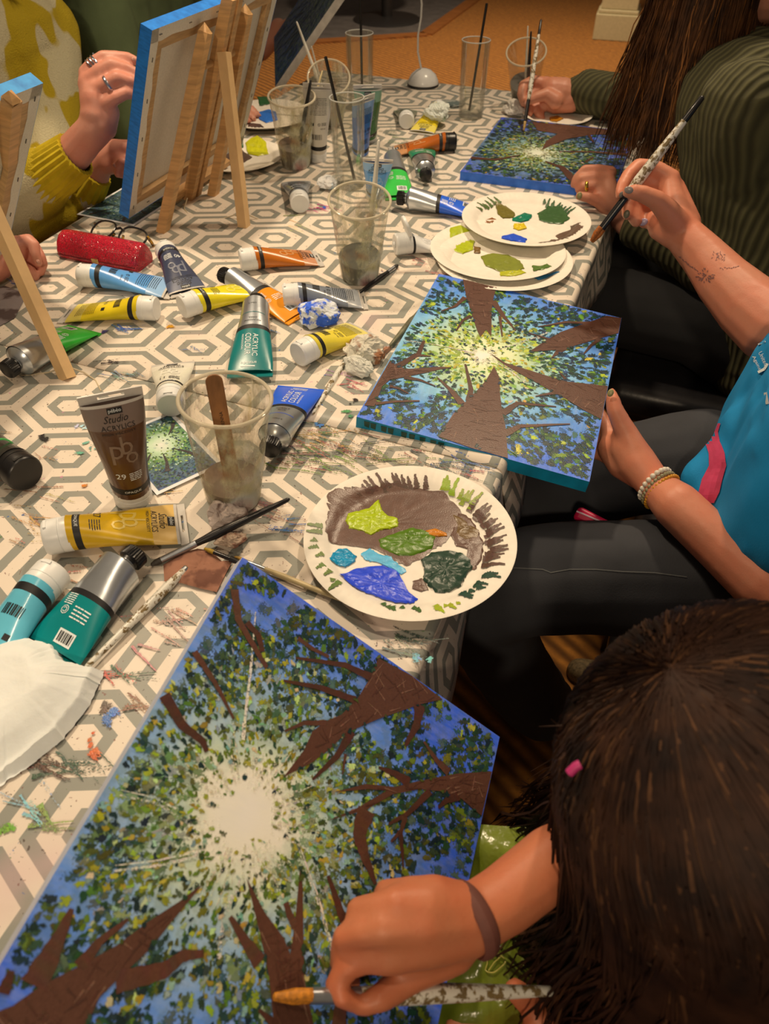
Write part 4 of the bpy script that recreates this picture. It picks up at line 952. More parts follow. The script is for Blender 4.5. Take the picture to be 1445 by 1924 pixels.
def make_plate(label, cpx, r, h, blobs, seed, tilt=Vector((0, 0, 1)), streaks=()):
    rnd = random.Random(seed); c = at(*cpx, h); pl = Plane(c, Vector((1, 0, 0)) - tilt * tilt.x, tilt.cross(Vector((1, 0, 0))))
    th = thing('paper_plate', label, 'plate', pl.T, 'paper plates used as palettes')
    def wob(rr, z, a): return rr, z + (.0008 * math.cos(a * 72) * max(0, min(1, (rr / r - .80) / .08)) if rr < r * .985 else 0)
    pr = [(0, 0), (r * .5, 0), (r * .72, .0002), (r * .765, .0025), (r * .80, .006), (r * .86, .0085), (r * .93, .0105), (r * .985, .0118), (r, .0115), (r * .985, .0100), (r * .90, .008), (r * .80, .0045), (r * .76, .0008), (r * .72, -.0012), (0, -.0012)]
    mb = MB(); mb.lathe(pr, 216, None, wob); part('dish', mb, PLATE, th)
    zs = lambda x, y: (lambda q: 0 if q < .72 else (.006 * (q - .72) / .08 if q < .80 else .006 + .0055 * min(1, (q - .80) / .18)))(math.hypot(x, y) / r)
    for nm_, hgt, rgb, pts in blobs:
        mb = MB(); P = [pl.loc(*p) for p in pts]; blob(mb, P, hgt, rgb, rnd)
        mb.v = [(x, y, z + zs(x, y)) for x, y, z in mb.v]; part('paint_' + nm_, mb, WETP, th)
    if streaks:
        mb = MB()
        for (a0, a1, n, r0_, r1_, rgb) in streaks:
            for k in range(n):
                a = math.radians(lerp(a0, a1, (k + .5) / n) + rnd.uniform(-2, 2)); q0, q1 = r * r0_ * rnd.uniform(.97, 1.05), r * r1_ * rnd.uniform(.9, 1.0)
                p0 = (q0 * math.cos(a), q0 * math.sin(a)); p1 = (q1 * math.cos(a + .04), q1 * math.sin(a + .04)); s = len(mb.v)
                ribbon(mb, [p0, ((p0[0] + p1[0]) / 2, (p0[1] + p1[1]) / 2), p1], r * .06, r * .02, CW(rgb), .0013, rnd, .4)
                mb.v[s:] = [(x, y, z + zs(x, y)) for x, y, z in mb.v[s:]]
        part('rim_streaks', mb, PAINT, th, stuff=True)
    return th
zp = lambda pts: zc(pts, 500, 860, 2.89)
make_plate('big paper plate with brown, lime, blue and dark green paint at the table corner', (770, 1020), .1145, .008,
    [('brown', .0010, (104, 72, 56), zp([(380, 210), (470, 190), (560, 185), (700, 160), (830, 175), (960, 200), (1050, 280), (1080, 380), (1010, 420), (950, 480), (900, 500), (860, 540), (760, 590), (700, 560), (600, 500), (470, 480), (350, 470), (320, 410), (340, 320), (330, 240)])),
     ('brown', .0010, (100, 68, 52), zp([(1040, 300), (1110, 330), (1150, 400), (1180, 470), (1170, 560), (1130, 610), (1080, 600), (1100, 500), (1030, 480), (1000, 420)])),
     ('brown', .0009, (104, 74, 58), zp([(800, 670), (850, 660), (880, 720), (840, 730), (790, 710)])),
     ('lime', .0045, (176, 188, 14), zp([(440, 310), (500, 295), (560, 280), (610, 232), (630, 290), (660, 320), (720, 340), (720, 380), (670, 395), (620, 400), (570, 430), (520, 405), (450, 390), (432, 350)])),
     ('green', .0036, (86, 118, 16), zp([(610, 450), (660, 430), (740, 400), (800, 385), (860, 400), (920, 430), (910, 490), (850, 520), (780, 540), (720, 540), (660, 510), (620, 490)])),
     ('orange', .0030, (206, 120, 10), zp([(860, 405), (920, 390), (980, 415), (985, 432), (930, 435), (880, 425)])),
     ('olive', .0016, (110, 80, 40), zp([(1010, 310), (1060, 330), (1110, 370), (1160, 400), (1150, 440), (1080, 450), (1030, 420), (1040, 370)])),
     ('dark_green', .0050, (44, 66, 48), zp([(840, 560), (900, 520), (980, 510), (1060, 520), (1110, 560), (1120, 600), (1080, 650), (1060, 700), (1000, 730), (930, 735), (880, 700), (850, 660), (860, 610)])),
     ('blue', .0042, (46, 76, 206), zp([(400, 650), (470, 610), (560, 595), (640, 590), (710, 620), (750, 680), (780, 740), (820, 770), (800, 800), (720, 800), (640, 780), (560, 745), (480, 720), (440, 680)])),
     ('turquoise', .0034, (0, 142, 176), zp([(360, 530), (390, 500), (440, 498), (490, 540), (480, 570), (430, 600), (380, 590), (352, 565)])),
     ('sky_blue', .0009, (90, 178, 206), zp([(510, 530), (560, 495), (620, 530), (680, 540), (700, 570), (760, 610), (740, 640), (680, 600), (600, 570), (540, 560)]))],
    3, streaks=[(75, 128, 12, .72, .95, (96, 66, 52)), (-28, 38, 20, .72, .93, (96, 66, 52)), (55, 66, 4, .76, .99, (150, 170, 30)), (35, 48, 5, .74, .95, (150, 160, 50)), (-60, -30, 9, .80, .95, (36, 70, 50)), (-112, -84, 6, .80, .93, (70, 100, 40)), (-80, -62, 5, .84, .97, (168, 176, 30)), (165, 225, 9, .84, .99, (100, 120, 40))])
make_plate('paper plate with dabs of green, blue and yellow beside the far canvas', (987, 420), .117, .018,
    [('olive', .0025, (120, 104, 34), [(930, 385), (950, 388), (968, 402), (965, 410), (945, 411), (935, 402)]), ('emerald', .003, (0, 118, 84), [(962, 412), (985, 401), (1000, 405), (995, 414), (975, 420), (963, 418)]),
     ('green', .0025, (60, 92, 44), [(1010, 402), (1030, 390), (1055, 396), (1070, 412), (1055, 422), (1030, 420), (1012, 414)]), ('yellow', .003, (226, 190, 20), [(965, 422), (985, 420), (990, 430), (975, 434), (965, 430)]),
     ('blue', .003, (40, 84, 196), [(942, 445), (965, 440), (990, 450), (985, 458), (960, 460), (942, 455)]), ('brown', .0012, (110, 82, 62), [(1050, 440), (1085, 428), (1095, 435), (1075, 450), (1040, 462), (1010, 464), (1030, 455)]), ('ochre', .002, (150, 90, 40), [(908, 416), (925, 410), (933, 414), (925, 420), (912, 420)])],
    4, streaks=[(110, 150, 6, .75, .95, (90, 110, 50)), (-60, -10, 12, .7, .9, (110, 84, 64)), (20, 60, 8, .74, .94, (60, 92, 50))])
make_plate('paper plate with lime and olive paint under another plate', (934, 478), .117, .009,
    [('lime', .003, (180, 184, 20), [(845, 440), (865, 434), (885, 440), (892, 455), (888, 470), (870, 478), (852, 472), (845, 458)]), ('olive', .0025, (132, 134, 40), [(902, 482), (925, 477), (955, 480), (978, 492), (985, 505), (965, 515), (935, 510), (912, 500)]),
     ('yellow', .002, (186, 180, 30), [(940, 512), (975, 507), (988, 513), (965, 520), (940, 519)]), ('brown', .002, (120, 84, 36), [(890, 464), (903, 466), (902, 477), (892, 477)]), ('green', .0025, (90, 116, 44), [(1000, 500), (1025, 502), (1035, 512), (1015, 516), (1002, 510)])], 5)
make_plate('paper plate almost hidden below the lime and olive plate', (946, 496), .116, .0055, [('blue', .002, (40, 120, 160), [(1000, 520), (1040, 516), (1050, 520), (1010, 527)])], 6)
make_plate('paper plate with yellow and brown paint behind the easel leg', (448, 300), .100, .008,
    [('yellow', .0035, (206, 196, 20), [(462, 275), (485, 266), (500, 276), (505, 290), (485, 294), (466, 290)]), ('brown', .0015, (104, 76, 60), [(420, 288), (450, 280), (475, 296), (450, 310), (425, 312)]), ('green', .003, (50, 96, 40), [(444, 270), (458, 266), (458, 278), (446, 282)])], 7)
make_plate('paper plate with bright blue paint at the far left of the table', (500, 222), .112, .010,
    [('blue', .003, (44, 116, 200), [(485, 212), (505, 206), (520, 212), (522, 226), (500, 232), (486, 224)]), ('brown', .002, (84, 62, 52), [(468, 232), (490, 234), (500, 244), (480, 248), (466, 244)]), ('green', .002, (44, 92, 44), [(484, 192), (510, 192), (512, 200), (488, 202)])], 8)
# ------------------------------------------------------------------ people
def node(n):
    """(px, py, depth, radius in px) or (Vector, radius)"""
    if len(n) == 4: return dep(n[0], n[1], n[2]), n[3] * n[2] / F
    return Vector(n[0]), n[1]
def flesh(chains, voxel=.003, smooth=4):
    """one continuous skin around tapering limbs"""
    mb = MB()
    for ch in chains:
        N = [node(n) for n in ch]
        for p, r in N:
            prof = [(r * math.sin(a), -r * math.cos(a)) for a in [math.pi * k / 8 for k in range(9)]]
            m2 = MB(); m2.lathe(prof, 14, Matrix.Translation(p)); mb.add(m2.v, m2.f)
        for (a, ra), (b, rb) in zip(N, N[1:]):
            if (b - a).length < 1e-4: continue
            m2 = MB(); m2.tube([a, lerp(a, b, .5), b], [ra, (ra + rb) / 2, rb], 14); mb.add(m2.v, m2.f)
    me = bpy.data.meshes.new('tmp'); me.from_pydata(mb.v, [], mb.f); me.update()
    bm = bmesh.new(); bm.from_mesh(me); bmesh.ops.remove_doubles(bm, verts=bm.verts, dist=1e-6); bmesh.ops.recalc_face_normals(bm, faces=bm.faces); bm.to_mesh(me); bm.free()
    o = bpy.data.objects.new('tmp', me); col.objects.link(o)
    r = o.modifiers.new('r', 'REMESH'); r.mode = 'VOXEL'; r.voxel_size = voxel
    s = o.modifiers.new('s', 'SMOOTH'); s.factor = .5; s.iterations = smooth
    dg = bpy.context.evaluated_depsgraph_get(); dg.update(); ev = o.evaluated_get(dg); out = bpy.data.meshes.new_from_object(ev)
    bpy.data.objects.remove(o); bpy.data.meshes.remove(me); return out
def flesh_part(name, chains, m, parent, voxel=.003, smooth=4, label=None, disp=None):
    me = flesh(chains, voxel, smooth); me.name = name
    inv = parent.matrix_basis.inverted()
    co = np.empty(len(me.vertices) * 3); me.vertices.foreach_get('co', co); co = co.reshape(-1, 3)
    if disp:
        nr = np.empty(len(me.vertices) * 3); me.vertices.foreach_get('normal', nr); nr = nr.reshape(-1, 3)
        co = co + nr * np.array([disp(Vector(c)) for c in co])[:, None]
    M_ = np.array(inv); co = co @ M_[:3, :3].T + M_[:3, 3]; me.vertices.foreach_set('co', co.ravel()); me.update(); me.materials.clear()
    o = mesh_obj(name, me, m, parent, True)
    me.polygons.foreach_set('use_smooth', [True] * len(me.polygons))
    if label: o['label'] = label
    return o
def skin(name, rgb):
    if name in MATS: return MATS[name]
    m = NT(name); a = alb(rgb); n = m.noise(18, 4, .6); n2 = m.noise(160, 3)
    rd = (min(.9, a[0] * 1.05), a[1] * .80, a[2] * .74, 1); c = m.mix(m.ramp(n, (.35, 0.0), (.7, .8)), a, rd); c = m.mix(m.ramp(n2, (.55, 0.0), (.8, .25)), c, (a[0] * .75, a[1] * .62, a[2] * .55, 1))
    m.setc(c); m.p(Roughness=.48); m.b.inputs['Subsurface Weight'].default_value = .12; m.b.inputs['Subsurface Radius'].default_value = (.006, .0025, .0012)
    m.b.inputs['Subsurface Scale'].default_value = 1.0
    m.bump(m.noise(420, 3, .6), .25, .0006); MATS[name] = m.m; return m.m
def nail(parent, px, py, d, rpx, ang, m, asp=1.3):
    r = rpx * .72 * d / F; c = dep(px, py, d); z = (CAM - c).normalized(); a = math.radians(ang)
    right = Vector((1, 0, 0)); upv = z.cross(right).normalized(); right = upv.cross(z); x = right * math.cos(a) + upv * math.sin(a); y = z.cross(x)
    T = parent.matrix_basis.inverted() @ frame(c, x, y, z); mb = MB()
    for i in range(5):
        t = i / 4 * math.pi / 2
        mb.v += [tuple(T @ Vector((asp * r * math.cos(t) * math.cos(k * math.pi / 8), r * math.cos(t) * math.sin(k * math.pi / 8), r * .35 * math.sin(t)))) for k in range(16)]
    mb.f = [(i * 16 + k, i * 16 + (k + 1) % 16, (i + 1) * 16 + (k + 1) % 16, (i + 1) * 16 + k) for i in range(4) for k in range(16)]
    return part('fingernail', mb, m, parent)
def ring_at(name, parent, px, py, d, r, tr, axis_px, m, squash=1.0):
    """a torus round a finger: axis given as a second pixel/depth point"""
    c = dep(px, py, d); ax = (dep(*axis_px) - c).normalized(); T = parent.matrix_basis.inverted() @ Matrix.Translation(c) @ ax.to_track_quat('Z', 'X').to_matrix().to_4x4()
    mb = MB(); mb.lathe([(r + tr * math.cos(a), tr * squash * math.sin(a)) for a in [k * math.pi / 4 for k in range(9)]], 32, T); return part(name, mb, m, parent)
def zz_(ox, oy, s): return lambda x, y, d, r: (ox + x / s, oy + y / s, d, r)
GOLD = mat('gold', (222, 178, 70), .25, .1, metal=1.0); SILV = mat('silver_ring', (200, 196, 190), .22, .1, metal=1.0)
def denim(name, rgb):
    if name in MATS: return MATS[name]
    m = NT(name); a = alb(rgb); w1 = m.noise(600, 2, .5, stretch=(1, .15, 1)); n = m.noise(7, 4)
    m.setc(m.mix(m.ramp(n, (.3, 0.0), (.75, .7)), tuple(v * .6 for v in a[:3]) + (1,), tuple(min(.9, v * 1.35) for v in a[:3]) + (1,))); m.p(Roughness=.85); m.bump(w1, .25, .0008); MATS[name] = m.m; return m.m
def knit(name, rgb, rgb2=None, rib=55, axis='X', pat=5.0, rot=0.0):
    """ribbed knit, optionally with a two-colour woven pattern"""
    if name in MATS: return MATS[name]
    m = NT(name); v = m.coord(); mp = m.n('ShaderNodeMapping'); mp.inputs['Rotation'].default_value = (0, 0, rot); m.l(v, mp.inputs[0])
    w_ = m.n('ShaderNodeTexWave', wave_type='BANDS', bands_direction=axis); w_.inputs['Scale'].default_value = rib; w_.inputs['Distortion'].default_value = .6; m.l(mp.outputs[0], w_.inputs[0])
    a = alb(rgb); c = m.mix(w_.outputs['Fac'], tuple(x * .45 for x in a[:3]) + (1,), a)
    if rgb2:
        f = m.ramp(m.noise(pat, 1.5, .4, stretch=(1.6, 1.0, .55)), (.49, 0.0), (.51, 1.0)); c = m.mix(f, m.mix(m.noise(300, 2), a, tuple(x * .8 for x in a[:3]) + (1,)), alb(rgb2))
        m.bump(m.noise(380, 3), .9, .003)
    else: m.bump(w_.outputs['Fac'], .7, .004)
    m.setc(c); m.p(Roughness=.95); MATS[name] = m.m; return m.m
def strands(name, parent, paths, r, m, n=3, label=None):
    mb = MB()
    for pts, rr in paths: mb.tube(pts, [rr * k for k in ([.6] + [1.0] * (len(pts) - 2) + [.25])], n, False)
    inv = parent.matrix_basis.inverted(); mb.v = [tuple(inv @ Vector(v)) for v in mb.v]
    o = part(name, mb, m, parent, stuff=True, label=label); return o
def hair_mat(name, dark, light, sc=30):
    if name in MATS: return MATS[name]
    m = NT(name); n = m.noise(sc, 3, .6); m.setc(m.ramp(n, (.3, alb(dark)), (.7, alb(light)))); m.p(Roughness=.6); m.b.inputs['Specular IOR Level'].default_value = .22; MATS[name] = m.m; return m.m
def head_chains(c, fwd, up, s=1.0):
    """skull, jaw, nose, chin, ears as limbs of the body mesh"""
    f, u = Vector(fwd).normalized(), Vector(up).normalized(); l = u.cross(f)
    P = lambda a, b, d, r: (c + (f * a + u * b + l * d) * s, r * s)
    return [[P(-.02, .03, 0, .085), P(.02, .035, 0, .078)], [P(.03, -.04, .02, .055), P(.055, -.085, 0, .034)], [P(.03, -.04, -.02, .055), P(.055, -.085, 0, .034)], [P(.088, .01, 0, .008), P(.108, -.028, 0, .012)],
            [P(.078, .012, .03, .012)], [P(.078, .012, -.03, .012)], [P(.084, -.062, .016, .007), P(.090, -.062, 0, .008), P(.084, -.062, -.016, .007)],
            [P(-.005, .0, .078, .012), P(-.01, -.03, .076, .010)], [P(-.005, .0, -.078, .012), P(-.01, -.03, -.076, .010)], [P(-.02, -.03, 0, .055), P(-.035, -.14, 0, .052)]]
def face_bits(parent, c, fwd, up, s=1.0):
    f, u = Vector(fwd).normalized(), Vector(up).normalized(); l = u.cross(f)
    for d in (-1, 1):
        p = c + (f * .083 + u * .008 + l * .031 * d) * s; mb = MB(); mb.lathe([(.011 * s * math.sin(a), -.011 * s * math.cos(a)) for a in [math.pi * k / 6 for k in range(7)]], 12, Matrix.Translation(p)); part('eye', mb, mat('eye_white', (226, 216, 204), .2), parent, world=True)
    mb = MB(); mb.tube([c + (f * .094 - u * .060 + l * x) * s for x in (-.022, -.008, .008, .022)], [.003, .006, .006, .003], 8); part('lips', mb, mat('lips', (176, 96, 84), .4), parent, world=True)

# ---- the painter in the blue shirt (right side)
SKB = skin('skin_tan', (206, 128, 92))
pb = thing('person', 'person in a bright blue t-shirt and dark jeans holding a canvas and a raised brush', 'person', uv(.30, .86, -TZ))
z7 = zz_(1140, 280, 4.58); z4 = zz_(1080, 700, 6.02)
neckB, headB = uv(.29, .84, .36), uv(.27, .82, .50)
armR = [(uv(.29, 1.02, .25), .055), (1560, 640, .98, 68), z7(1440, 1530, 1.03, 68), z7(1230, 1360, 1.05, 60), z7(1010, 1140, 1.07, 50), z7(840, 930, 1.085, 41), z7(700, 780, 1.095, 36)]
handR = [[z7(700, 780, 1.095, 34), z7(600, 620, 1.10, 30), z7(560, 430, 1.105, 24), z7(545, 270, 1.105, 16)], [z7(690, 640, 1.105, 26), z7(590, 330, 1.115, 18)], [z7(560, 740, 1.10, 24), z7(450, 690, 1.105, 20), z7(420, 600, 1.11, 17)], [z7(640, 500, 1.12, 22), z7(540, 340, 1.125, 16)],
         [z7(600, 640, 1.085, 25), z7(520, 530, 1.070, 22), z7(430, 440, 1.058, 18), z7(310, 385, 1.052, 15.5), z7(235, 370, 1.050, 14.5), z7(185, 372, 1.050, 11)],
         [z7(560, 250, 1.105, 16), z7(420, 170, 1.105, 15.5), z7(275, 145, 1.102, 14), z7(185, 225, 1.092, 12.5), z7(135, 310, 1.085, 11.5), z7(110, 390, 1.080, 9)],
         [z7(560, 330, 1.115, 16), z7(330, 280, 1.118, 14.5), z7(215, 400, 1.112, 13), z7(178, 490, 1.105, 12), z7(172, 572, 1.100, 9)],
         [z7(560, 430, 1.125, 16), z7(350, 390, 1.128, 14), z7(255, 500, 1.120, 13), z7(235, 580, 1.112, 13), z7(255, 625, 1.108, 11)],
         [z7(520, 540, 1.125, 15), z7(390, 500, 1.132, 12), z7(325, 580, 1.124, 12), z7(320, 635, 1.118, 10.5)]]
armL = [(uv(.31, .64, .24), .055), (uv(.34, .56, -.02), .050), (1520, 1160, .85, 62), (1430, 1094, .868, 57), (1345, 1020, .895, 47), z4(1150, 1500, .92, 45), z4(960, 1330, .945, 35), z4(880, 1240, .955, 33)]
handL = [[z4(870, 1230, .955, 33), z4(700, 1020, .965, 37), z4(600, 860, .970, 34), z4(560, 700, .972, 24)], [z4(800, 1180, .965, 30), z4(560, 1010, .985, 34), z4(440, 860, .995, 30), z4(400, 740, 1.005, 18)],
         [z4(700, 960, .962, 30), z4(590, 700, .960, 22), z4(520, 560, .956, 18.5), z4(455, 420, .952, 16), z4(430, 310, .952, 14), z4(418, 235, .955, 10)],
         [z4(420, 780, 1.000, 17), z4(360, 600, 1.012, 13), z4(290, 480, 1.020, 12), z4(200, 440, 1.024, 11)], [z4(420, 840, 1.010, 18), z4(280, 680, 1.026, 13), z4(120, 600, 1.032, 12), z4(20, 580, 1.036, 10)],
         [z4(420, 920, 1.012, 18), z4(260, 800, 1.030, 13), z4(100, 740, 1.038, 12), z4(0, 720, 1.040, 10)], [z4(440, 980, 1.010, 17), z4(300, 930, 1.028, 12), z4(170, 900, 1.034, 11), z4(90, 890, 1.036, 9)]]
torsoB = [[(uv(.30, .86 + k, -.20), .10), (uv(.28, .85 + k, .0), .095), (uv(.31, .84 + k, .20), .09)] for k in (-.07, 0, .07)]
flesh_part('body', torsoB + [[(uv(.31, .84, .22), .07), (neckB, .05)], [(uv(.30, 1.0, .25), .06), (uv(.31, .66, .25), .06)], armR, armL] + handR + handL + head_chains(headB, -UU, ZZ), SKB, pb, .0037, 3)
face_bits(pb, headB, -UU, ZZ)
TEE = mat('tshirt_blue', (0, 134, 178), .8, .1, 10, bump=.2, bscale=500)
fold = lambda p: .006 * noise.noise((p.x * 9, p.y * 9, p.z * 5)) + .003 * noise.noise((p.x * 30, p.y * 30, p.z * 14))
tee = flesh_part('t_shirt', [[(uv(.30, .86 + k, -.17), .122), (uv(.258, .85 + k, -.03), .132), (uv(.260, .84 + k, .08), .124), (uv(.295, .84 + k, .20), .110)] for k in (-.07, .0, .07)]
    + [[(uv(.30, .95, .245), .080), (uv(.29, 1.02, .255), .078), (1560, 640, .98, 92), (1500, 652, 1.005, 78)], [(uv(.31, .74, .24), .080), (uv(.315, .64, .24), .080), (uv(.335, .585, .10), .070)],
       [(1440, 830, .94, 95), (1372, 872, .955, 62), (1322, 898, .965, 46)], [(1420, 930, .93, 90), (1360, 935, .95, 62)]], TEE, pb, .006, 5, disp=fold)
JEAN = denim('jeans_dark', (56, 54, 54))
flesh_part('jeans', [[(uv(.30, .86 + k, -.22), .125) for k in (-.08, .08)], [(uv(.28, .78, -.24), .115), (1300, 1090, .985, 112), (1130, 1085, .985, 112), (1000, 1090, 1.0, 104), (905, 1130, 1.03, 92), (925, 1200, 1.12, 80), (985, 1290, 1.30, 72), (1015, 1325, 1.42, 66)],
                     [(uv(.28, .94, -.24), .110), (1320, 860, 1.10, 95), (1190, 880, 1.12, 88), (1050, 930, 1.16, 82), (960, 960, 1.2, 76), (965, 1060, 1.45, 58)]], JEAN, pb, .007, 5, disp=lambda p: .004 * noise.noise((p.x * 14, p.y * 14, p.z * 14)))
SEAM_PTS = [(930, 1066), (985, 1068), (1020, 1070), (1035, 1076), (1070, 1070), (1120, 1070), (1170, 1074), (1230, 1076), (1290, 1084)]
flesh_part('shoe', [[(1090, 1262, 1.56, 26), (1150, 1275, 1.56, 30), (1230, 1300, 1.57, 30)], [(1100, 1275, 1.6, 26), (1220, 1310, 1.6, 28)]], mat('woven_shoe', (116, 92, 58), .8, .35, 180, bump=.6, bscale=300), pb, .006, 3, label='woven tan shoe')
nm = mat('nail_olive', (150, 136, 84), .3); nailp = mat('nail_pale', (196, 132, 104), .25)
nail(pb, 1080 + 405 / 6.02, 700 + 230 / 6.02, .941, 8, 70, nm); nail(pb, 1140 + 190 / 4.58, 280 + 352 / 4.58, 1.040, 9, -10, mat('nail_painty', (150, 130, 116), .3)); nail(pb, 1140 + 128 / 4.58, 280 + 392 / 4.58, 1.072, 6, 70, mat('nail_grey', (110, 100, 88), .4)); nail(pb, 1140 + 172 / 4.58, 280 + 560 / 4.58, 1.090, 8, 80, mat('nail_grey2', (116, 102, 74), .4)); nail(pb, 1140 + 315 / 4.58, 280 + 628 / 4.58, 1.107, 9, 20, mat('nail_lilac', (176, 150, 160), .3))
# tattoo: fine dark sprigs on the forearm, laid on the skin
from mathutils.bvhtree import BVHTree
def decals(target, parent, name, shapes, m, off=.0006, label=None, sub=1):
    """flat marks pressed onto the surface of a body or shirt"""
    inv = parent.matrix_basis.inverted(); me = target.data
    bv = BVHTree.FromPolygons([v.co.copy() for v in me.vertices], [tuple(p.vertices) for p in me.polygons]); mb = MB()
    c0 = inv @ CAM
    for poly, faces in shapes:
        vs = []; ok = True
        for px, py in poly:
            d = (inv.to_3x3() @ ray(px, py)).normalized(); h = bv.ray_cast(c0, d)
            if h[0] is None: ok = False; break
            vs.append(h[0] + h[1] * off)
        if ok and max((a - b).length for a in vs[:1] for b in vs) < .2: mb.add(vs, faces or [tuple(range(len(vs)))])
    return part(name, mb, m, parent, True, stuff=len(shapes) > 12, label=label) if mb.f else None
jeansB = [o for o in pb.children if o.name.startswith('jeans')][0]; sm_ = []
for (xa, ya), (xb, yb) in zip(SEAM_PTS, SEAM_PTS[1:]):
    for k in range(4): x0_, y0_, x1_, y1_ = lerp(xa, xb, k / 4), lerp(ya, yb, k / 4), lerp(xa, xb, (k + 1) / 4), lerp(ya, yb, (k + 1) / 4); sm_.append(([(x0_, y0_ - .9), (x1_, y1_ - .9), (x1_, y1_ + .9), (x0_, y0_ + .9)], None))
o = decals(jeansB, pb, 'side_seam', sm_, mat('seam_thread', (96, 92, 84), .9), .0008)
if o and 'kind' in o: del o['kind']
rnd = random.Random(12); sh_ = []
def leaf(x, y, l, w_, a):
    c, s = math.cos(a), math.sin(a); return [(x + c * u - s * v, y + s * u + c * v) for u, v in ((-l, 0), (0, -w_), (l, 0), (0, w_))]
for k in range(46):
    a = rnd.uniform(0, 6.28); r_ = rnd.random() ** .6 * 17; sh_.append((leaf(1140 + 850 / 4.58 + r_ * math.cos(a), 280 + 1090 / 4.58 + r_ * .8 * math.sin(a), 2.6, 1.0, a), None))
for k in range(14): t = k / 13; sh_.append((leaf(1140 + lerp(630, 780, t) / 4.58 + rnd.uniform(-1, 1), 280 + lerp(930, 1050, t) / 4.58 + rnd.uniform(-1, 1), 3, .9, rnd.uniform(-.5, 1.8)), None))
for k in range(22): sh_.append((leaf(1140 + rnd.uniform(905, 1020) / 4.58, 280 + rnd.uniform(880, 960) / 4.58, 2.8, .7, rnd.uniform(0, 3)), None))
for k in range(9): t = k / 8; sh_.append((leaf(1140 + lerp(980, 1130, t) / 4.58, 280 + lerp(1030, 1010, t) / 4.58 + rnd.uniform(-2, 2), 2.6, .8, rnd.uniform(-1, 1)), None))
bodyB = [o for o in pb.children if o.name.startswith('body')][0]
decals(bodyB, pb, 'tattoo', sh_, mat('tattoo_ink', (132, 86, 76), .6), label='fine dark sprig tattoo on the forearm')
decals(bodyB, pb, 'paint_smudge', [(leaf(1140 + 745 / 4.58, 280 + 1185 / 4.58, 8, 1.6, -.25), None)], mat('smudge_blue', (70, 84, 120), .6))
# print on the shirt
def gtext(s, x, y, wid, hgt, ang):
    vs, fs, W, H = glyphs(s); c, q = math.cos(math.radians(ang)), math.sin(math.radians(ang)); sx, sy = wid / W, hgt / H
    return ([(x + (u * sx) * c + (v * sy) * q, y + (u * sx) * q - (v * sy) * c) for u, v in vs], fs)
PW = mat('print_shirt_white', (226, 220, 204), .7, .05)
decals(tee, pb, 'shirt_lettering', [gtext('United', 1436, 674, 27, 8, 64), gtext('Against', 1424, 684, 32, 8, 64), gtext('Dementia', 1411, 694, 38, 8, 64)], PW, .0012)
hook = []
def band(pts, w_):
    for a, b in zip(pts, pts[1:]):
        d = Vector((b[0] - a[0], b[1] - a[1])); d.normalize(); n_ = Vector((-d.y, d.x)) * w_ / 2; hook.append(([(a[0] - n_.x, a[1] - n_.y), (b[0] - n_.x, b[1] - n_.y), (b[0] + n_.x, b[1] + n_.y), (a[0] + n_.x, a[1] + n_.y)], None))
band([(1404, 672), (1412, 658), (1426, 648), (1440, 642)], 3); band([(1426, 700), (1438, 694), (1444, 684)], 5); band([(1440, 738), (1444, 760)], 6)
decals(tee, pb, 'shirt_emblem', hook, PW, .0012)
strip_ = []
cl_ = [(1346, 796, 10), (1338, 812, 13), (1340, 830, 14), (1348, 852, 15), (1350, 875, 17), (1340, 900, 20), (1334, 925, 20), (1330, 945, 14)]
for (xa, ya, wa), (xb, yb, wb) in zip(cl_, cl_[1:]):
    n_ = 4
    for i in range(n_):
        f0, f1 = i / n_, (i + 1) / n_; xs0, ys0, ws0 = lerp(xa, xb, f0), lerp(ya, yb, f0), lerp(wa, wb, f0); xs1, ys1, ws1 = lerp(xa, xb, f1), lerp(ya, yb, f1), lerp(wa, wb, f1)
        for j in range(4): u0, u1 = j / 4 * 2 - 1, (j + 1) / 4 * 2 - 1; strip_.append(([(xs0 + u0 * ws0, ys0), (xs0 + u1 * ws0, ys0), (xs1 + u1 * ws1, ys1), (xs1 + u0 * ws1, ys1)], None))
o = decals(tee, pb, 'pink_stripe', strip_, mat('shirt_pink', (196, 58, 88), .8, .08), .0015)
if o: o['kind'] = 'part'; del o['kind']
# bracelets
def bracelet(label, c0, c1, r, n, br, m, squash=.9):
    c = dep(*c0); ax = (dep(*c1) - c).normalized(); T = Matrix.Translation(c) @ ax.to_track_quat('Z', 'X').to_matrix().to_4x4()
    th = thing('bracelet', label, 'bracelet', T, 'bracelets on the left wrist')
    mb0 = MB(); mb0.lathe([(br * math.sin(a), -br * math.cos(a)) for a in [math.pi * k / 6 for k in range(7)]], 10); first = None
    for k in range(n):
        a = 2 * math.pi * k / n; p = (r * math.cos(a), r * squash * math.sin(a), 0)
        if first is None: first = part('bead', mb0, m, th); first.location = p
        else: q = first.copy(); col.objects.link(q); q.parent = th; q.location = p
    return th
PEARL = mat('pearl', (226, 206, 176), .2, .15); AMB = mat('amber_beads', (206, 136, 30), .25, .2); GREENB = mat('smoky_beads', (150, 136, 96), .2, .3, 200)
wc = lambda x, y, d: (1080 + x / 6.02, 700 + y / 6.02, d)
bracelet('pearl bead bracelet nearest the hand of the blue-shirted person', wc(905, 1265, .952), wc(1040, 1390, .940), .0252, 22, .0036, PEARL)
bracelet('smoky and gold bead bracelet in the middle of the wrist', wc(945, 1310, .948), wc(1080, 1440, .936), .0262, 30, .0027, GREENB)
bracelet('amber bead bracelet farthest from the hand', wc(985, 1350, .944), wc(1120, 1480, .932), .0272, 34, .0025, AMB)
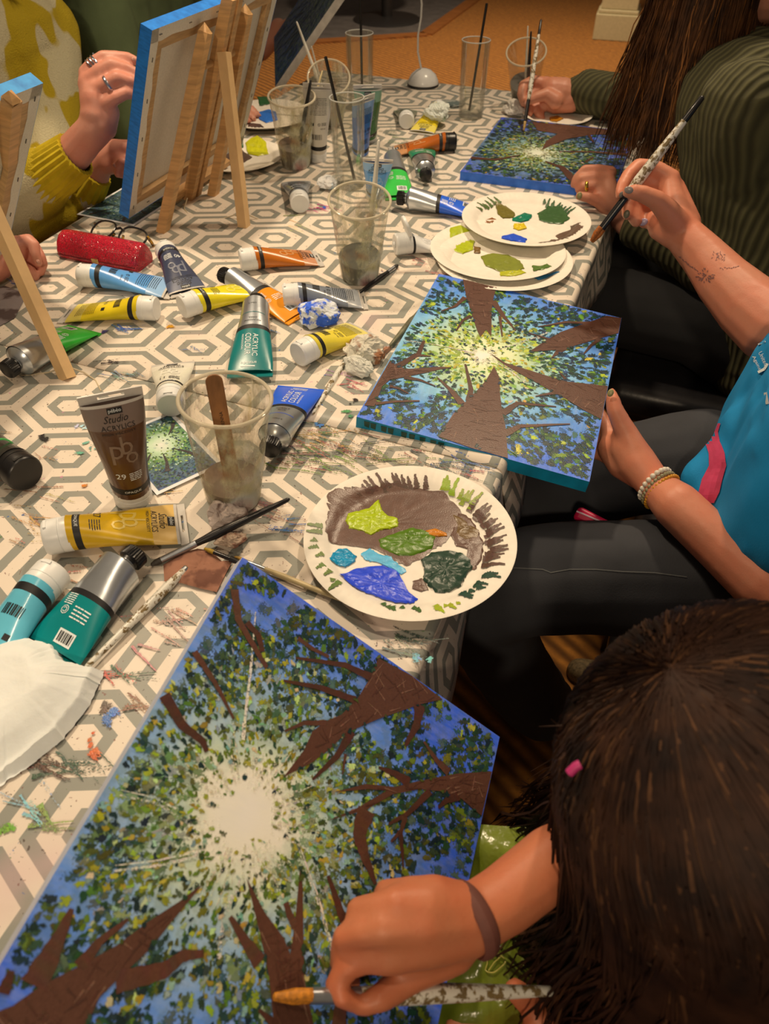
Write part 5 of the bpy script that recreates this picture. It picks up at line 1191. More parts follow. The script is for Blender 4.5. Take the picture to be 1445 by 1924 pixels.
make_brush('raised brush with cream handle and orange bristles held by the blue-shirted person', dep(1111, 455, 1.110), dep(1322, 180, 1.020), 'stained', .0062, (176, 92, 26), ferrule='black', flat=True, bl=.024, fl=.050, dark_end=.16)

# ---- the woman in the green jumper (far right)
SKG = skin('skin_fair', (204, 134, 100))
pg = thing('person', 'long-haired person in an olive green ribbed jumper painting the far canvas', 'person', uv(.25, 1.58, -TZ))
z2 = zz_(940, 30, 4.817); z3 = zz_(1060, 280, 5.16)
headG = uv(-.055, 1.64, .45)
gR = [[(uv(.05, 1.82, .22), .05), (1340, 150, 1.66, 34), (1215, 189, 1.77, 27), z2(780, 695, 1.812, 25), z2(650, 720, 1.82, 24)], [z2(650, 720, 1.82, 24), z2(560, 700, 1.82, 27), z2(470, 680, 1.82, 24), z2(410, 620, 1.82, 14)], [z2(640, 760, 1.82, 22), z2(500, 790, 1.825, 18), z2(410, 790, 1.83, 13)],
      [z2(420, 620, 1.82, 12), z2(300, 590, 1.82, 10.5), z2(210, 630, 1.815, 9.5), z2(192, 710, 1.81, 8.5), z2(212, 785, 1.808, 7)], [z2(500, 770, 1.80, 15), z2(420, 710, 1.795, 11.5), z2(330, 735, 1.795, 9.5), z2(245, 775, 1.798, 7.5)],
      [z2(420, 680, 1.83, 12), z2(290, 690, 1.83, 9), z2(250, 780, 1.825, 8), z2(265, 880, 1.82, 7)], [z2(430, 740, 1.835, 11), z2(330, 760, 1.838, 8.5), z2(320, 840, 1.83, 8), z2(340, 890, 1.828, 6.5)], [z2(440, 790, 1.835, 10), z2(370, 820, 1.838, 7.5), z2(365, 890, 1.832, 7), z2(382, 945, 1.83, 6)]]
gL = [[(uv(.06, 1.44, .22), .05), (1400, 430, 1.40, 40), (1330, 480, 1.41, 35), (1222, 442, 1.435, 23), z3(640, 800, 1.445, 18), z3(560, 710, 1.45, 18)], [z3(560, 710, 1.45, 18), z3(470, 560, 1.445, 22), z3(430, 420, 1.44, 20), z3(420, 280, 1.44, 14)], [z3(520, 640, 1.445, 20), z3(380, 480, 1.44, 20), z3(330, 380, 1.44, 16)],
      [z3(450, 230, 1.44, 12), z3(330, 190, 1.432, 8.2), z3(200, 195, 1.436, 7.8), z3(120, 275, 1.448, 7.2), z3(88, 345, 1.455, 6)], [z3(410, 300, 1.438, 12), z3(290, 272, 1.430, 8.4), z3(170, 285, 1.436, 7.8), z3(118, 350, 1.450, 6.5)],
      [z3(400, 380, 1.438, 12), z3(290, 352, 1.430, 8.2), z3(190, 362, 1.436, 7.6), z3(140, 400, 1.448, 6.4)], [z3(420, 460, 1.444, 11), z3(310, 430, 1.440, 7.4), z3(225, 420, 1.446, 6.6), z3(180, 440, 1.452, 5.8)], [z3(430, 580, 1.440, 16), z3(330, 510, 1.428, 10.5), z3(235, 470, 1.424, 9.5), z3(150, 455, 1.428, 8)]]
flesh_part('body', [[(uv(.24, 1.56 + k, -.20), .10), (uv(.16, 1.58 + k, .0), .09), (uv(.06, 1.61 + k, .20), .085)] for k in (-.07, 0, .07)] + [[(uv(.05, 1.62, .22), .06), (uv(-.05, 1.63, .32), .05), (headG, .05)]] + gR + gL + head_chains(headG, -UU * .8 - ZZ * .55, ZZ * .85 - UU * .5), SKG, pg, .0031, 2)
face_bits(pg, headG, -UU * .8 - ZZ * .55, ZZ * .85 - UU * .5)
JUMP = knit('olive_rib_knit', (92, 84, 50), rib=26, axis='X', rot=1.2)
flesh_part('jumper', [[(uv(.25, 1.56 + k, -.20), .135), (uv(.18, 1.58 + k, -.02), .130), (uv(.10, 1.60 + k, .12), .120), (uv(.05, 1.61 + k, .20), .105)] for k in (-.08, 0, .08)]
    + [[(uv(.05, 1.80, .22), .075), (1350, 150, 1.66, 66), (1220, 188, 1.77, 46), z2(800, 690, 1.81, 38), z2(690, 700, 1.82, 31)], [(uv(.06, 1.44, .22), .075), (1400, 430, 1.38, 80), (1330, 480, 1.40, 66), (1240, 450, 1.43, 44), (1200, 432, 1.44, 34)]], JUMP, pg, .006, 4,
    disp=lambda p: .008 * noise.noise((p.x * 9, p.y * 9, p.z * 9)) + .004 * noise.noise((p.x * 25, p.y * 25, p.z * 25)))
flesh_part('jeans', [[(uv(.30, 1.56 + k, -.24), .125) for k in (-.09, .09)], [(uv(.28, 1.48, -.24), .11), (uv(.10, 1.46, -.17), .085), (uv(-.15, 1.46, -.17), .075), (uv(-.16, 1.46, -.45), .06)], [(uv(.28, 1.66, -.24), .11), (uv(.10, 1.68, -.17), .085), (uv(-.15, 1.70, -.17), .075), (uv(-.16, 1.70, -.45), .06)]], denim('jeans_black', (34, 32, 31)), pg, .008, 4)
HG = hair_mat('auburn_hair', (40, 22, 12), (96, 56, 26), 26); HGt = hair_mat('auburn_tips', (92, 54, 24), (150, 92, 40), 40)
rnd = random.Random(77)
fG = (-UU * .8 - ZZ * .55).normalized(); uG = (ZZ * .85 - UU * .5).normalized(); lG = uG.cross(fG)
flesh_part('hair_mass', [[(headG + uG * .02 - fG * .02, .098), (headG + lG * s - ZZ * .10, .055), (headG + lG * s * 1.3 - ZZ * .20, .050), (headG + lG * s * 1.3 - ZZ * .27, .028)] for s in (-.045, .045)] + [[(headG - fG * .05, .075), (headG - fG * .06 - ZZ * .10, .07), (headG - fG * .05 - ZZ * .24, .06)]],
           HG, pg, .007, 3, disp=lambda p: .005 * noise.noise((p.x * 40, p.y * 40, p.z * 6)))
def hair_fall(rnd, c, f, u, n, r0, out, Ls, drift, spread, clump=9.0, wave=.018):
    """strands that leave the crown, follow the skull and then hang"""
    l = u.cross(f); res = []
    for k in range(n):
        a = rnd.uniform(-spread, spread); e = rnd.uniform(.05, 1.5) if rnd.random() < .4 else rnd.uniform(1.15, 1.62)
        side = (-f * math.cos(a) + l * math.sin(a)); sd = side.copy(); sd.z = 0
        if sd.length > 1e-3: sd.normalize()
        o_ = rnd.uniform(*out); L_ = rnd.uniform(*Ls); dr = drift * rnd.uniform(-.4, 1.0); lift = rnd.uniform(.97, 1.04)
        ae = a + .25 * noise.noise((a * clump, 3.3, 0)); pts = []
        for j in range(4):
            ee = lerp(e, .0, j / 4); sa_ = (-f * math.cos(lerp(a, ae, j / 4)) + l * math.sin(lerp(a, ae, j / 4))); pts.append(c + (sa_ * math.cos(ee) + u * math.sin(ee)) * r0 * lift * (1 + .01 * noise.noise((a * 20, ee * 3, 1))))
        for t in (.15, .32, .5, .68, .85, 1.0):
            w_ = wave * (.4 + t); q = c + side * lerp(r0 * 1.02, r0 * .9, t) * lerp(1, 0, t) + sd * o_ * t + Vector((0, 0, -(L_ * t) - .01)) + dr * t * t
            q += l * w_ * noise.noise((a * clump, t * 2.2, 1.3)) + f * w_ * noise.noise((a * clump, t * 2.2, 7.7)) + Vector((rnd.gauss(0, .0022), rnd.gauss(0, .0022), 0)); pts.append(q)
        res.append((pts, rnd.uniform(.0007, .0015)))
    return res
paths = hair_fall(rnd, headG, fG, uG, 4200, .102, (.085, .13), (.22, .37), -UU * .02, 2.75)
strands('hair', pg, paths[:3700], 1, HG, label='long auburn brown hair hanging over the shoulders'); strands('hair_tips', pg, paths[3700:], 1, HGt, label='lighter ginger strands')
ring_at('gold_ring', pg, 1060 + 220 / 5.16, 280 + 360 / 5.16, 1.4345, .0086, .0014, (1060 + 300 / 5.16, 280 + 352 / 5.16, 1.430), GOLD, 2.2)
nail(pg, 1060 + 150 / 5.16, 280 + 452 / 5.16, 1.4205, 7, 90, nm); nail(pg, 940 + 235 / 4.817, 30 + 790 / 4.817, 1.792, 5, 40, nailp)
make_brush('upright brush with white paint on its tip held over the far canvas', at(984, 246, .024), dep(1017, 36, 1.70), 'stained', .0044, (206, 160, 90), ferrule='black', flat=True, bl=.020, fl=.050, dark_end=.14)

# ---- the near painter, seen from behind (bottom right)
SKF = skin('skin_warm', (202, 118, 76))
pf = thing('person', 'person with long brown hair at the bottom right, arm reaching to paint the near canvas', 'person', uv(.42, .18, -TZ))
z6 = zz_(460, 1500, 2.064)
fF = (-UU * .8 - ZZ * .6).normalized(); uF = (ZZ * .8 - UU * .6).normalized(); lF = uF.cross(fF); headF = dep(1405, 1490, .475)
fR = [[(Vector((.36, .12, TZ + .12)), .052), (Vector((.255, .275, TZ + .035)), .043), (1130, 1590, .575, 64), z6(1200, 240, .555, 64), z6(1010, 390, .535, 62), z6(880, 470, .522, 60)],
      [z6(880, 480, .522, 60), z6(700, 540, .508, 54), z6(560, 600, .500, 40), z6(470, 620, .500, 28)], [z6(860, 460, .520, 58), z6(680, 480, .503, 52), z6(540, 500, .494, 38), z6(460, 520, .494, 28)], [z6(850, 440, .520, 54), z6(700, 420, .505, 46), z6(590, 410, .500, 36), z6(520, 420, .500, 26)], [z6(850, 430, .524, 48), z6(730, 380, .512, 40), z6(640, 360, .510, 28)], [z6(800, 570, .525, 52), z6(680, 640, .520, 44)],
      [z6(470, 620, .500, 27), z6(400, 650, .500, 24), z6(355, 720, .500, 22), z6(380, 775, .495, 20), z6(430, 800, .498, 17)], [z6(460, 520, .494, 27), z6(385, 540, .500, 24), z6(370, 640, .520, 22), z6(430, 740, .535, 18)],
      [z6(520, 420, .500, 26), z6(440, 430, .510, 23), z6(420, 530, .532, 20), z6(480, 620, .545, 17)], [z6(640, 360, .510, 25), z6(545, 355, .522, 21), z6(520, 430, .542, 18), z6(560, 520, .552, 15)],
      [z6(700, 640, .520, 38), z6(600, 720, .512, 30), z6(525, 775, .502, 26), z6(460, 800, .500, 21)]]
fL = [[(Vector((.40, -.10, TZ + .10)), .05), (Vector((.30, -.06, TZ - .12)), .043), (Vector((.16, .08, TZ - .10)), .030)]] + [[(Vector((.16, .08, TZ - .10)), .028), (Vector((.115, .105, TZ - .10)), .032)]] + [[(Vector((.115, .105, TZ - .10)), .014), (Vector((.085, .10 + k, TZ - .112)), .0095), (Vector((.055, .10 + k * 1.2, TZ - .112)), .008)] for k in (-.03, -.01, .01, .03)] + [[(Vector((.13, .12, TZ - .09)), .014), (Vector((.112, .145, TZ - .075)), .010), (Vector((.10, .15, TZ - .06)), .009)]]
flesh_part('body', [[(Vector((.50, .02 + k, TZ - .20)), .10), (Vector((.45, .02 + k, TZ)), .09), (Vector((.38, .03 + k, TZ + .14)), .085)] for k in (-.07, 0, .07)] + [[(Vector((.36, .04, TZ + .16)), .06), (headF - uF * .10 - fF * .02, .05), (headF, .05)], [(Vector((.36, .12, TZ + .12)), .06), (Vector((.38, -.08, TZ + .12)), .06)]] + fR + fL + head_chains(headF, fF, uF, .90), SKF, pf, .0036, 3)
face_bits(pf, headF, fF, uF, .90)
flesh_part('top', [[(Vector((.50, .02 + k, TZ - .24)), .130), (Vector((.455, .02 + k, TZ)), .122), (Vector((.385, .03 + k, TZ + .135)), .108)] for k in (-.08, 0, .08)] + [[(Vector((.37, .035, TZ + .16)), .085), (Vector((.345, .05, TZ + .18)), .072)], [(Vector((.365, .12, TZ + .12)), .078), (Vector((.30, .215, TZ + .07)), .058)], [(Vector((.39, -.09, TZ + .11)), .078), (Vector((.36, -.085, TZ + .02)), .066)]], mat('black_top', (38, 30, 30), .9, .2, 20), pf, .007, 4)
flesh_part('trousers', [[(Vector((.52, .02 + k, TZ - .26)), .12) for k in (-.08, .08)], [(Vector((.50, .08, TZ - .27)), .10), (Vector((.28, .17, TZ - .24)), .08), (Vector((.10, .24, TZ - .24)), .07), (Vector((.10, .24, TZ - .55)), .055)], [(Vector((.50, -.05, TZ - .27)), .10), (Vector((.24, .0, TZ - .24)), .08), (Vector((.06, .06, TZ - .24)), .07), (Vector((.06, .06, TZ - .55)), .055)]], denim('trousers_black', (30, 28, 28)), pf, .008, 4)
HF = hair_mat('brown_hair', (26, 13, 9), (62, 36, 22), 30); HFt = hair_mat('brown_hair_light', (54, 32, 18), (98, 62, 36), 40)
flesh_part('hair_mass', [[(headF + uF * .018 - fF * .005, .104), (headF - fF * .03 - uF * .04, .095), (headF - fF * .03 - ZZ * .14, .085), (headF - fF * .02 - ZZ * .26, .08), (headF - ZZ * .36, .07)]] + [[(headF + lF * s_, .075), (headF + lF * s_ * 1.4 - ZZ * .12, .062), (headF + lF * s_ * 1.5 - ZZ * .24, .056), (headF + lF * s_ * 1.5 - ZZ * .34, .04)] for s_ in (-.05, .05)], HF, pf, .006, 3, disp=lambda p: .004 * noise.noise((p.x * 50, p.y * 50, p.z * 8)))
rnd = random.Random(5); paths = hair_fall(rnd, headF, fF, uF, 7500, .118, (.095, .14), (.22, .44), -UU * .03, 3.14, 9.0, .02); light = paths[::8]; paths = [p for i, p in enumerate(paths) if i % 8]
for k in range(150):          # flyaway wisps on the left of the head
    x0, y0 = rnd.uniform(1080, 1230), rnd.uniform(1290, 1420); L_ = rnd.uniform(110, 215); pts = [dep(x0 + 120, y0 - 10, .46)]
    for t in (.25, .5, .75, 1): pts.append(dep(x0 + 120 - t * L_ * rnd.uniform(.75, 1.0), y0 + t * L_ * rnd.uniform(.25, .8), .47 + .02 * t))
    paths.append((pts, .0005))
strands('hair', pf, paths, 1, HF, label='long dark brown hair'); strands('hair_lights', pf, light, 1, HFt, label='lighter brown strands on the crown')
mb = MB(); mb.tube([dep(1070, 1452, .43), dep(1082, 1440, .428), dep(1090, 1436, .428)], .0028, 10); part('hair_tie', mb, mat('pink_tie', (206, 52, 110), .5), pf, world=True)
mb = MB(); ring_at('wristband', pf, 460 + 880 / 2.064, 1500 + 470 / 2.064, .522, .0240, .0030, (460 + 1010 / 2.064, 1500 + 390 / 2.064, .535), mat('brown_band', (112, 62, 48), .7), 2.2)
make_brush('brush with cream stained handle in the near painting hand', near_pl.hit(504, 1873) + near_pl.n * .006, dep(1040, 1862, .545), 'stained', .0058, (206, 124, 26), flat=True, bl=.026, fl=.034)

# ---- the yellow-and-cream jumper (left)
SKY_ = skin('skin_pinkish', (208, 138, 108))
py_ = thing('person', 'person in a yellow and cream jumper with silver rings, painting behind the blue-edged canvas', 'person', uv(-1.42, 1.30, -TZ))
z1 = zz_(120, 80, 7.125); headY = uv(-1.30, 1.30, .50)
yR = [[(uv(-1.36, 1.12, .24), .05), (20, 380, 1.40, 46), (90, 330, 1.37, 36), z1(130, 1480, 1.345, 33), z1(300, 1280, 1.325, 31), z1(400, 1180, 1.315, 31)], [z1(400, 1180, 1.315, 31), z1(470, 980, 1.305, 31), z1(430, 780, 1.295, 30), z1(330, 560, 1.29, 20), z1(300, 420, 1.29, 14)], [z1(520, 1120, 1.31, 26), z1(590, 930, 1.30, 22), z1(580, 830, 1.295, 16)], [z1(420, 980, 1.30, 28), z1(440, 640, 1.285, 19)],
      [z1(290, 410, 1.29, 13.5), z1(400, 280, 1.285, 12.5), z1(530, 190, 1.283, 11.5), z1(700, 190, 1.285, 10.5), z1(850, 205, 1.288, 10.5), z1(960, 245, 1.292, 8.5)], [z1(330, 520, 1.285, 15), z1(480, 390, 1.278, 14), z1(640, 300, 1.276, 13), z1(830, 350, 1.280, 11.5), z1(1000, 430, 1.292, 10)],
      [z1(430, 640, 1.282, 15), z1(570, 560, 1.275, 13.5), z1(720, 475, 1.272, 13), z1(880, 520, 1.278, 11.5), z1(1040, 590, 1.295, 10)], [z1(560, 820, 1.285, 14), z1(700, 740, 1.28, 11.5), z1(840, 675, 1.28, 10.5), z1(1010, 710, 1.297, 9)], [z1(330, 700, 1.31, 18), z1(450, 500, 1.325, 13), z1(650, 400, 1.33, 11), z1(850, 330, 1.325, 9.5)]]
yL = [[(uv(-1.36, 1.46, .22), .05), (100, 420, 1.52, 38), (170, 345, 1.46, 30), z1(480, 1650, 1.43, 23), z1(560, 1560, 1.42, 23)], [z1(560, 1560, 1.42, 23), z1(700, 1450, 1.41, 21), z1(860, 1420, 1.405, 16), z1(1000, 1430, 1.40, 12)], [z1(600, 1620, 1.42, 20), z1(760, 1540, 1.41, 18)],
      [z1(720, 1540, 1.41, 12), z1(800, 1600, 1.40, 10), z1(740, 1640, 1.39, 9)], [z1(740, 1560, 1.41, 12), z1(880, 1620, 1.40, 11), z1(780, 1600, 1.385, 9.5)], [z1(700, 1620, 1.415, 13), z1(820, 1700, 1.405, 10), z1(690, 1650, 1.395, 7)], [z1(720, 1680, 1.42, 12), z1(800, 1760, 1.41, 9), z1(720, 1760, 1.40, 7)]]
flesh_part('body', [[(uv(-1.46, 1.30 + k, -.2), .10), (uv(-1.44, 1.30 + k, 0), .09), (uv(-1.40, 1.30 + k, .20), .085)] for k in (-.07, 0, .07)] + [[(uv(-1.40, 1.30, .22), .06), (uv(-1.35, 1.30, .38), .05), (headY, .05)]] + yR + yL + head_chains(headY, UU, ZZ), SKY_, py_, .0036, 3)
face_bits(py_, headY, UU, ZZ)
SWE = knit('yellow_cream_knit', (206, 186, 138), (178, 146, 16), rib=90, pat=13.0)
flesh_part('jumper', [[(uv(-1.44, 1.30 + k, -.24), .140), (uv(-1.42, 1.31 + k, -.04), .135), (uv(-1.40, 1.31 + k, .12), .128), (uv(-1.38, 1.31 + k, .22), .110)] for k in (-.08, 0, .08)] + [[(uv(-1.37, 1.13, .24), .078), (-30, 400, 1.43, 74), (30, 370, 1.40, 66), (85, 335, 1.375, 52)], [(uv(-1.36, 1.46, .22), .075), (90, 425, 1.53, 56), (150, 370, 1.48, 42)], [(20, 425, 1.43, 24), (70, 428, 1.43, 22), (125, 405, 1.45, 18), (150, 380, 1.48, 18)]], SWE, py_, .006, 4, disp=lambda p: .006 * noise.noise((p.x * 10, p.y * 10, p.z * 10)))
CUFF = mat('mustard_rib', (198, 164, 18), .95, .12, 40, bump=.3, bscale=300)
def ribbed_cuff(parent, a, b, ra, rb, n=26):
    a, b = dep(*a), dep(*b); ax = (b - a); L_ = ax.length; T = parent.matrix_basis.inverted() @ Matrix.Translation(a) @ ax.to_track_quat('Z', 'X').to_matrix().to_4x4(); mb = MB()
    mb.lathe([(ra * .9, -.004), (ra, 0), (lerp(ra, rb, .5) * 1.04, L_ * .5), (rb, L_), (rb * .84, L_ + .001)], n * 6, T, lambda r, z, t: (r * (1 + .035 * math.cos(t * n)), z)); return part('ribbed_cuff', mb, CUFF, parent)
ribbed_cuff(py_, (70, 347, 1.38), (142, 290, 1.342), .047, .0385); ribbed_cuff(py_, (150, 372, 1.48), (180, 325, 1.44), .040, .030, 20)
mb = MB()
cR = dep(120 + 415 / 7.125, 80 + 290 / 7.125, 1.284); axR = (dep(120 + 530 / 7.125, 80 + 190 / 7.125, 1.283) - cR).normalized(); Tm = axR.to_track_quat('Z', 'X').to_matrix().to_4x4()
mb.tube([cR + (Tm @ Vector((.0128 * math.cos(t), .0128 * math.sin(t), (t - 9) * .00095))) for t in [k * .35 for k in range(54)]], .0016, 8); part('coil_ring', mb, SILV, py_, world=True)
ring_at('silver_ring', py_, 120 + 600 / 7.125, 80 + 560 / 7.125, 1.2745, .0130, .0018, (120 + 720 / 7.125, 80 + 475 / 7.125, 1.272), SILV, 1.6)
nail(py_, 120 + 935 / 7.125, 80 + 232 / 7.125, 1.283, 5.5, -20, nailp); nail(py_, 120 + 690 / 7.125, 80 + 1645 / 7.125, 1.386, 5, 160, nailp)
make_brush('thin reddish brush end sticking out behind the ringed hand', dep(285, 140, 1.315), dep(120 + 300 / 7.125, 80 + 225 / 7.125, 1.30), 'wood', .0030, (150, 70, 40), bl=.01, fl=.02)

# ---- the dark green top (upper left) and the hand at the left edge
pd = thing('person', 'person in a dark green sweatshirt at the far left, behind the blue-edged canvas', 'person', uv(-1.48, 1.86, -TZ)); headD = uv(-1.36, 1.88, .52)
dH = [[(uv(-1.40, 2.06, .24), .05), (420, 60, 2.25, 26), (490, 95, 2.33, 18), (512, 72, 2.34, 17)], [(512, 72, 2.34, 17), (524, 52, 2.33, 16)]] + [[(526, 50 + k * 7, 2.32, 7), (540, 40 + k * 8, 2.30, 6), (552, 48 + k * 8, 2.29, 5)] for k in range(4)] + [[(518, 74, 2.32, 7), (530, 84, 2.30, 6), (538, 80, 2.29, 5)]]
dL = [[(uv(-1.40, 1.70, .22), .05), (uv(-1.30, 1.62, -.02), .042), (uv(-1.12, 1.68, .035), .03)]] + [[(uv(-1.12, 1.68, .035), .026), (uv(-1.07, 1.69, .04), .028)]] + [[(uv(-1.07, 1.69 + k, .035), .012), (uv(-1.03, 1.69 + k * 1.2, .03), .009), (uv(-1.01, 1.69 + k * 1.2, .015), .008)] for k in (-.03, -.01, .01, .03)] + [[(uv(-1.10, 1.65, .035), .013), (uv(-1.06, 1.63, .025), .010)]]
flesh_part('body', [[(uv(-1.52, 1.88 + k, -.2), .10), (uv(-1.50, 1.88 + k, 0), .09), (uv(-1.45, 1.88 + k, .20), .085)] for k in (-.07, 0, .07)] + [[(uv(-1.45, 1.88, .22), .06), (uv(-1.40, 1.88, .38), .05), (headD, .05)], [(uv(-1.42, 1.70, .23), .06), (uv(-1.42, 2.06, .23), .06)]] + dH + dL + head_chains(headD, UU, ZZ), SKG, pd, .0060, 3)
face_bits(pd, headD, UU, ZZ)
flesh_part('sweatshirt', [[(uv(-1.50, 1.86 + k, -.26), .150), (uv(-1.48, 1.86 + k, -.06), .145), (uv(-1.46, 1.87 + k, .12), .135), (uv(-1.44, 1.88 + k, .22), .11)] for k in (-.10, 0, .10)] + [[(uv(-1.41, 2.06, .24), .075), (400, 50, 2.22, 46), (470, 92, 2.32, 30)], [(uv(-1.40, 1.70, .22), .075), (uv(-1.30, 1.62, -.02), .062), (uv(-1.19, 1.655, .01), .048)]], mat('dark_green_fleece', (96, 104, 64), .95, .15, 8, bump=.3, bscale=260), pd, .008, 4, disp=lambda p: .012 * noise.noise((p.x * 7, p.y * 7, p.z * 7)))
pl_ = thing('person', 'hand and forearm of a person at the left edge, steadying the left easel canvas', 'person', at(-40, 520, 0)); z5 = zz_(0, 420, 12.04)
flesh_part('body', [[(-330, 600, 1.16, 56), (-150, 560, 1.19, 46), (-60, 520, 1.205, 36), (-20, 495, 1.215, 32)], [(-20, 495, 1.215, 32), z5(150, 620, 1.225, 30), z5(380, 520, 1.225, 20), z5(520, 440, 1.225, 13)], [(-20, 510, 1.215, 26), z5(200, 800, 1.225, 24), z5(400, 680, 1.23, 16)],
                    [z5(480, 420, 1.222, 13), z5(640, 380, 1.215, 12), z5(760, 480, 1.212, 11), z5(800, 680, 1.215, 10), z5(870, 890, 1.222, 7.5)], [z5(560, 480, 1.235, 12), z5(760, 480, 1.24, 10.5), z5(930, 760, 1.24, 9), z5(985, 920, 1.243, 8), z5(930, 1110, 1.248, 7)], [z5(540, 600, 1.24, 11), z5(720, 640, 1.248, 9), z5(840, 880, 1.25, 8), z5(850, 1060, 1.254, 7)], [z5(480, 700, 1.24, 10), z5(640, 780, 1.25, 8), z5(740, 960, 1.253, 7.5)],
                    [z5(260, 900, 1.215, 16), z5(520, 1000, 1.222, 12), z5(700, 1080, 1.232, 10), z5(800, 1200, 1.24, 8)]], SKY_, pl_, .0028, 3)
nail(pl_, 868 / 12.04, 420 + 870 / 12.04, 1.213, 5, -60, nailp)
flesh_part('sleeve', [[(-330, 600, 1.16, 72), (-190, 575, 1.185, 60), (-130, 560, 1.192, 54)]], mat('dark_sleeve', (44, 34, 34), .9), pl_, .006, 3)

# heads of the people whose faces are out of the picture still carry hair
def simple_hair(parent, c, f, u, m, n, Ls, seed):
    l = u.cross(f); r_ = random.Random(seed)
    flesh_part('hair_mass', [[(c + u * .025 - f * .022, .100), (c - f * .05 - u * .03, .082), (c - f * .05 - ZZ * .10, .07)]], m, parent, .008, 3)
    strands('hair', parent, hair_fall(r_, c, f, u, n, .118, (.075, .10), Ls, UU * 0, 2.2), 1, m)
HB = hair_mat('dark_blond_hair', (70, 48, 28), (140, 104, 62), 30); HD = hair_mat('grey_brown_hair', (66, 54, 44), (120, 104, 88), 30)
simple_hair(pb, headB, -UU, ZZ, HB, 900, (.10, .18), 71); simple_hair(py_, headY, UU.copy(), ZZ, HD, 900, (.10, .16), 72); simple_hair(pd, headD, UU.copy(), ZZ, HB, 900, (.12, .2), 73)
# ------------------------------------------------------------------ glasses case, eyeglasses, cards, tissues, lamp
def snake_mat():
    m = NT('red_snakeskin'); v = m.n('ShaderNodeTexVoronoi', feature='DISTANCE_TO_EDGE'); v.inputs['Scale'].default_value = 340
    mp = m.n('ShaderNodeMapping'); mp.inputs['Scale'].default_value = (.7, 1.2, 1); m.l(m.coord(), mp.inputs[0]); m.l(mp.outputs[0], v.inputs['Vector'])
    e = m.ramp(v.outputs['Distance'], (.0, 0.0), (.14, 1.0)); m.setc(m.mix(e, alb((110, 4, 20)), alb((206, 16, 44)))); m.p(Roughness=.28); m.b.inputs['Coat Weight'].default_value = .4; m.bump(e, .5, .001); return m.m
ca, cb = at(121, 458, .018), at(272, 486, .018); ca.z = cb.z = TZ + .0045; xa = (cb - ca).normalized(); ya = ZZ.cross(xa)
th = thing('glasses_case', 'shiny red snakeskin glasses case beside the easel', 'glasses case', frame(ca, xa, ya, ZZ)); Lc = (cb - ca).length
prof = [(-.024, 0), (-.0265, .004), (-.026, .012), (-.020, .026), (-.010, .036), (.002, .039), (.012, .036), (.022, .024), (.027, .010), (.0265, .003), (.024, 0)]
mb = MB(); N = len(prof); rings = [(0.0, .80), (.003, .95), (.009, 1.0), (Lc * .5, 1.02), (Lc - .009, 1.0), (Lc - .003, .95), (Lc, .80)]
vs_ = [(x, y * k, .019 + (z - .019) * k if z > .001 else 0) for x, k in rings for y, z in prof]
mb.add(vs_, [(i * N + j, i * N + (j + 1) % N, (i + 1) * N + (j + 1) % N, (i + 1) * N + j) for i in range(len(rings) - 1) for j in range(N)] + [tuple(reversed(range(N))), tuple((len(rings) - 1) * N + j for j in range(N))])
SN = snake_mat(); part('shell', mb, SN, th)
mb = MB(); mb.tube([(.004, -.0268, .0075), (Lc * .5, -.0278, .0078), (Lc - .004, -.0268, .0075)], .0009, 6); part('lid_seam', mb, mat('seam_dark_red', (96, 6, 18), .5), th)
mb = MB(); mb.box((Lc * .5, -.028, .008), (.014, .0016, .008)); part('clasp', mb, mat('clasp_gold', (190, 150, 90), .3, metal=.9), th, False, .0006)
# eyeglasses leaning behind the case
g0 = at(222, 438, .022); gx = (at(290, 456, .022) - at(165, 424, .022)).normalized(); gn = (CAM - g0).normalized(); gz = (gn + ZZ * .9).normalized()
T = frame_xz(g0, gx, gz); th = thing('eyeglasses', 'black and tortoiseshell eyeglasses lying behind the red case', 'glasses', T)
BF = mat('black_acetate', (26, 22, 20), .2, .1)
TOR = NT('tortoiseshell'); TOR.setc(TOR.ramp(TOR.noise(190, 3), (.42, alb((46, 24, 10))), (.6, alb((196, 140, 30))))); TOR.p(Roughness=.2)
for s in (-1, 1):
    pts = [(s * .034 + .026 * math.copysign(abs(math.cos(a)) ** .75, math.cos(a)), .019 * math.copysign(abs(math.sin(a)) ** .8, math.sin(a)), -.003 * math.cos(a) * s) for a in [2 * math.pi * k / 36 for k in range(37)]]
    mb = MB(); mb.tube(pts, .0019, 8, False); rm = part('rim', mb, BF, th)
    mb = MB(); mb.add([(x, y, z) for x, y, z in pts[:-1]], [tuple(range(36))]); part('lens', mb, mat_clear('lens_glass', film=.03, gloss=.12), rm, False)
    mb = MB(); mb.tube([(s * .060, .008, -.001), (s * .063, .007, -.012), (s * .060, .004, -.06), (s * .050, -.004, -.115)] if s > 0 else [(s * .060, .008, -.001), (s * .066, .010, -.010), (s * .072, .014, -.016)], [.003, .0028, .0022, .002][:4 if s > 0 else 3], 8); part('temple', mb, TOR.m, th)
mb = MB(); mb.tube([(-.010, .006, .001), (0, .010, .002), (.010, .006, .001)], .0022, 8); part('bridge', mb, BF, th)
for s in (-1, 1): mb = MB(); mb.tube([(s * .010, .0, -.003), (s * .012, -.008, -.005)], .0024, 8); part('nose_pad', mb, TOR.m, th)

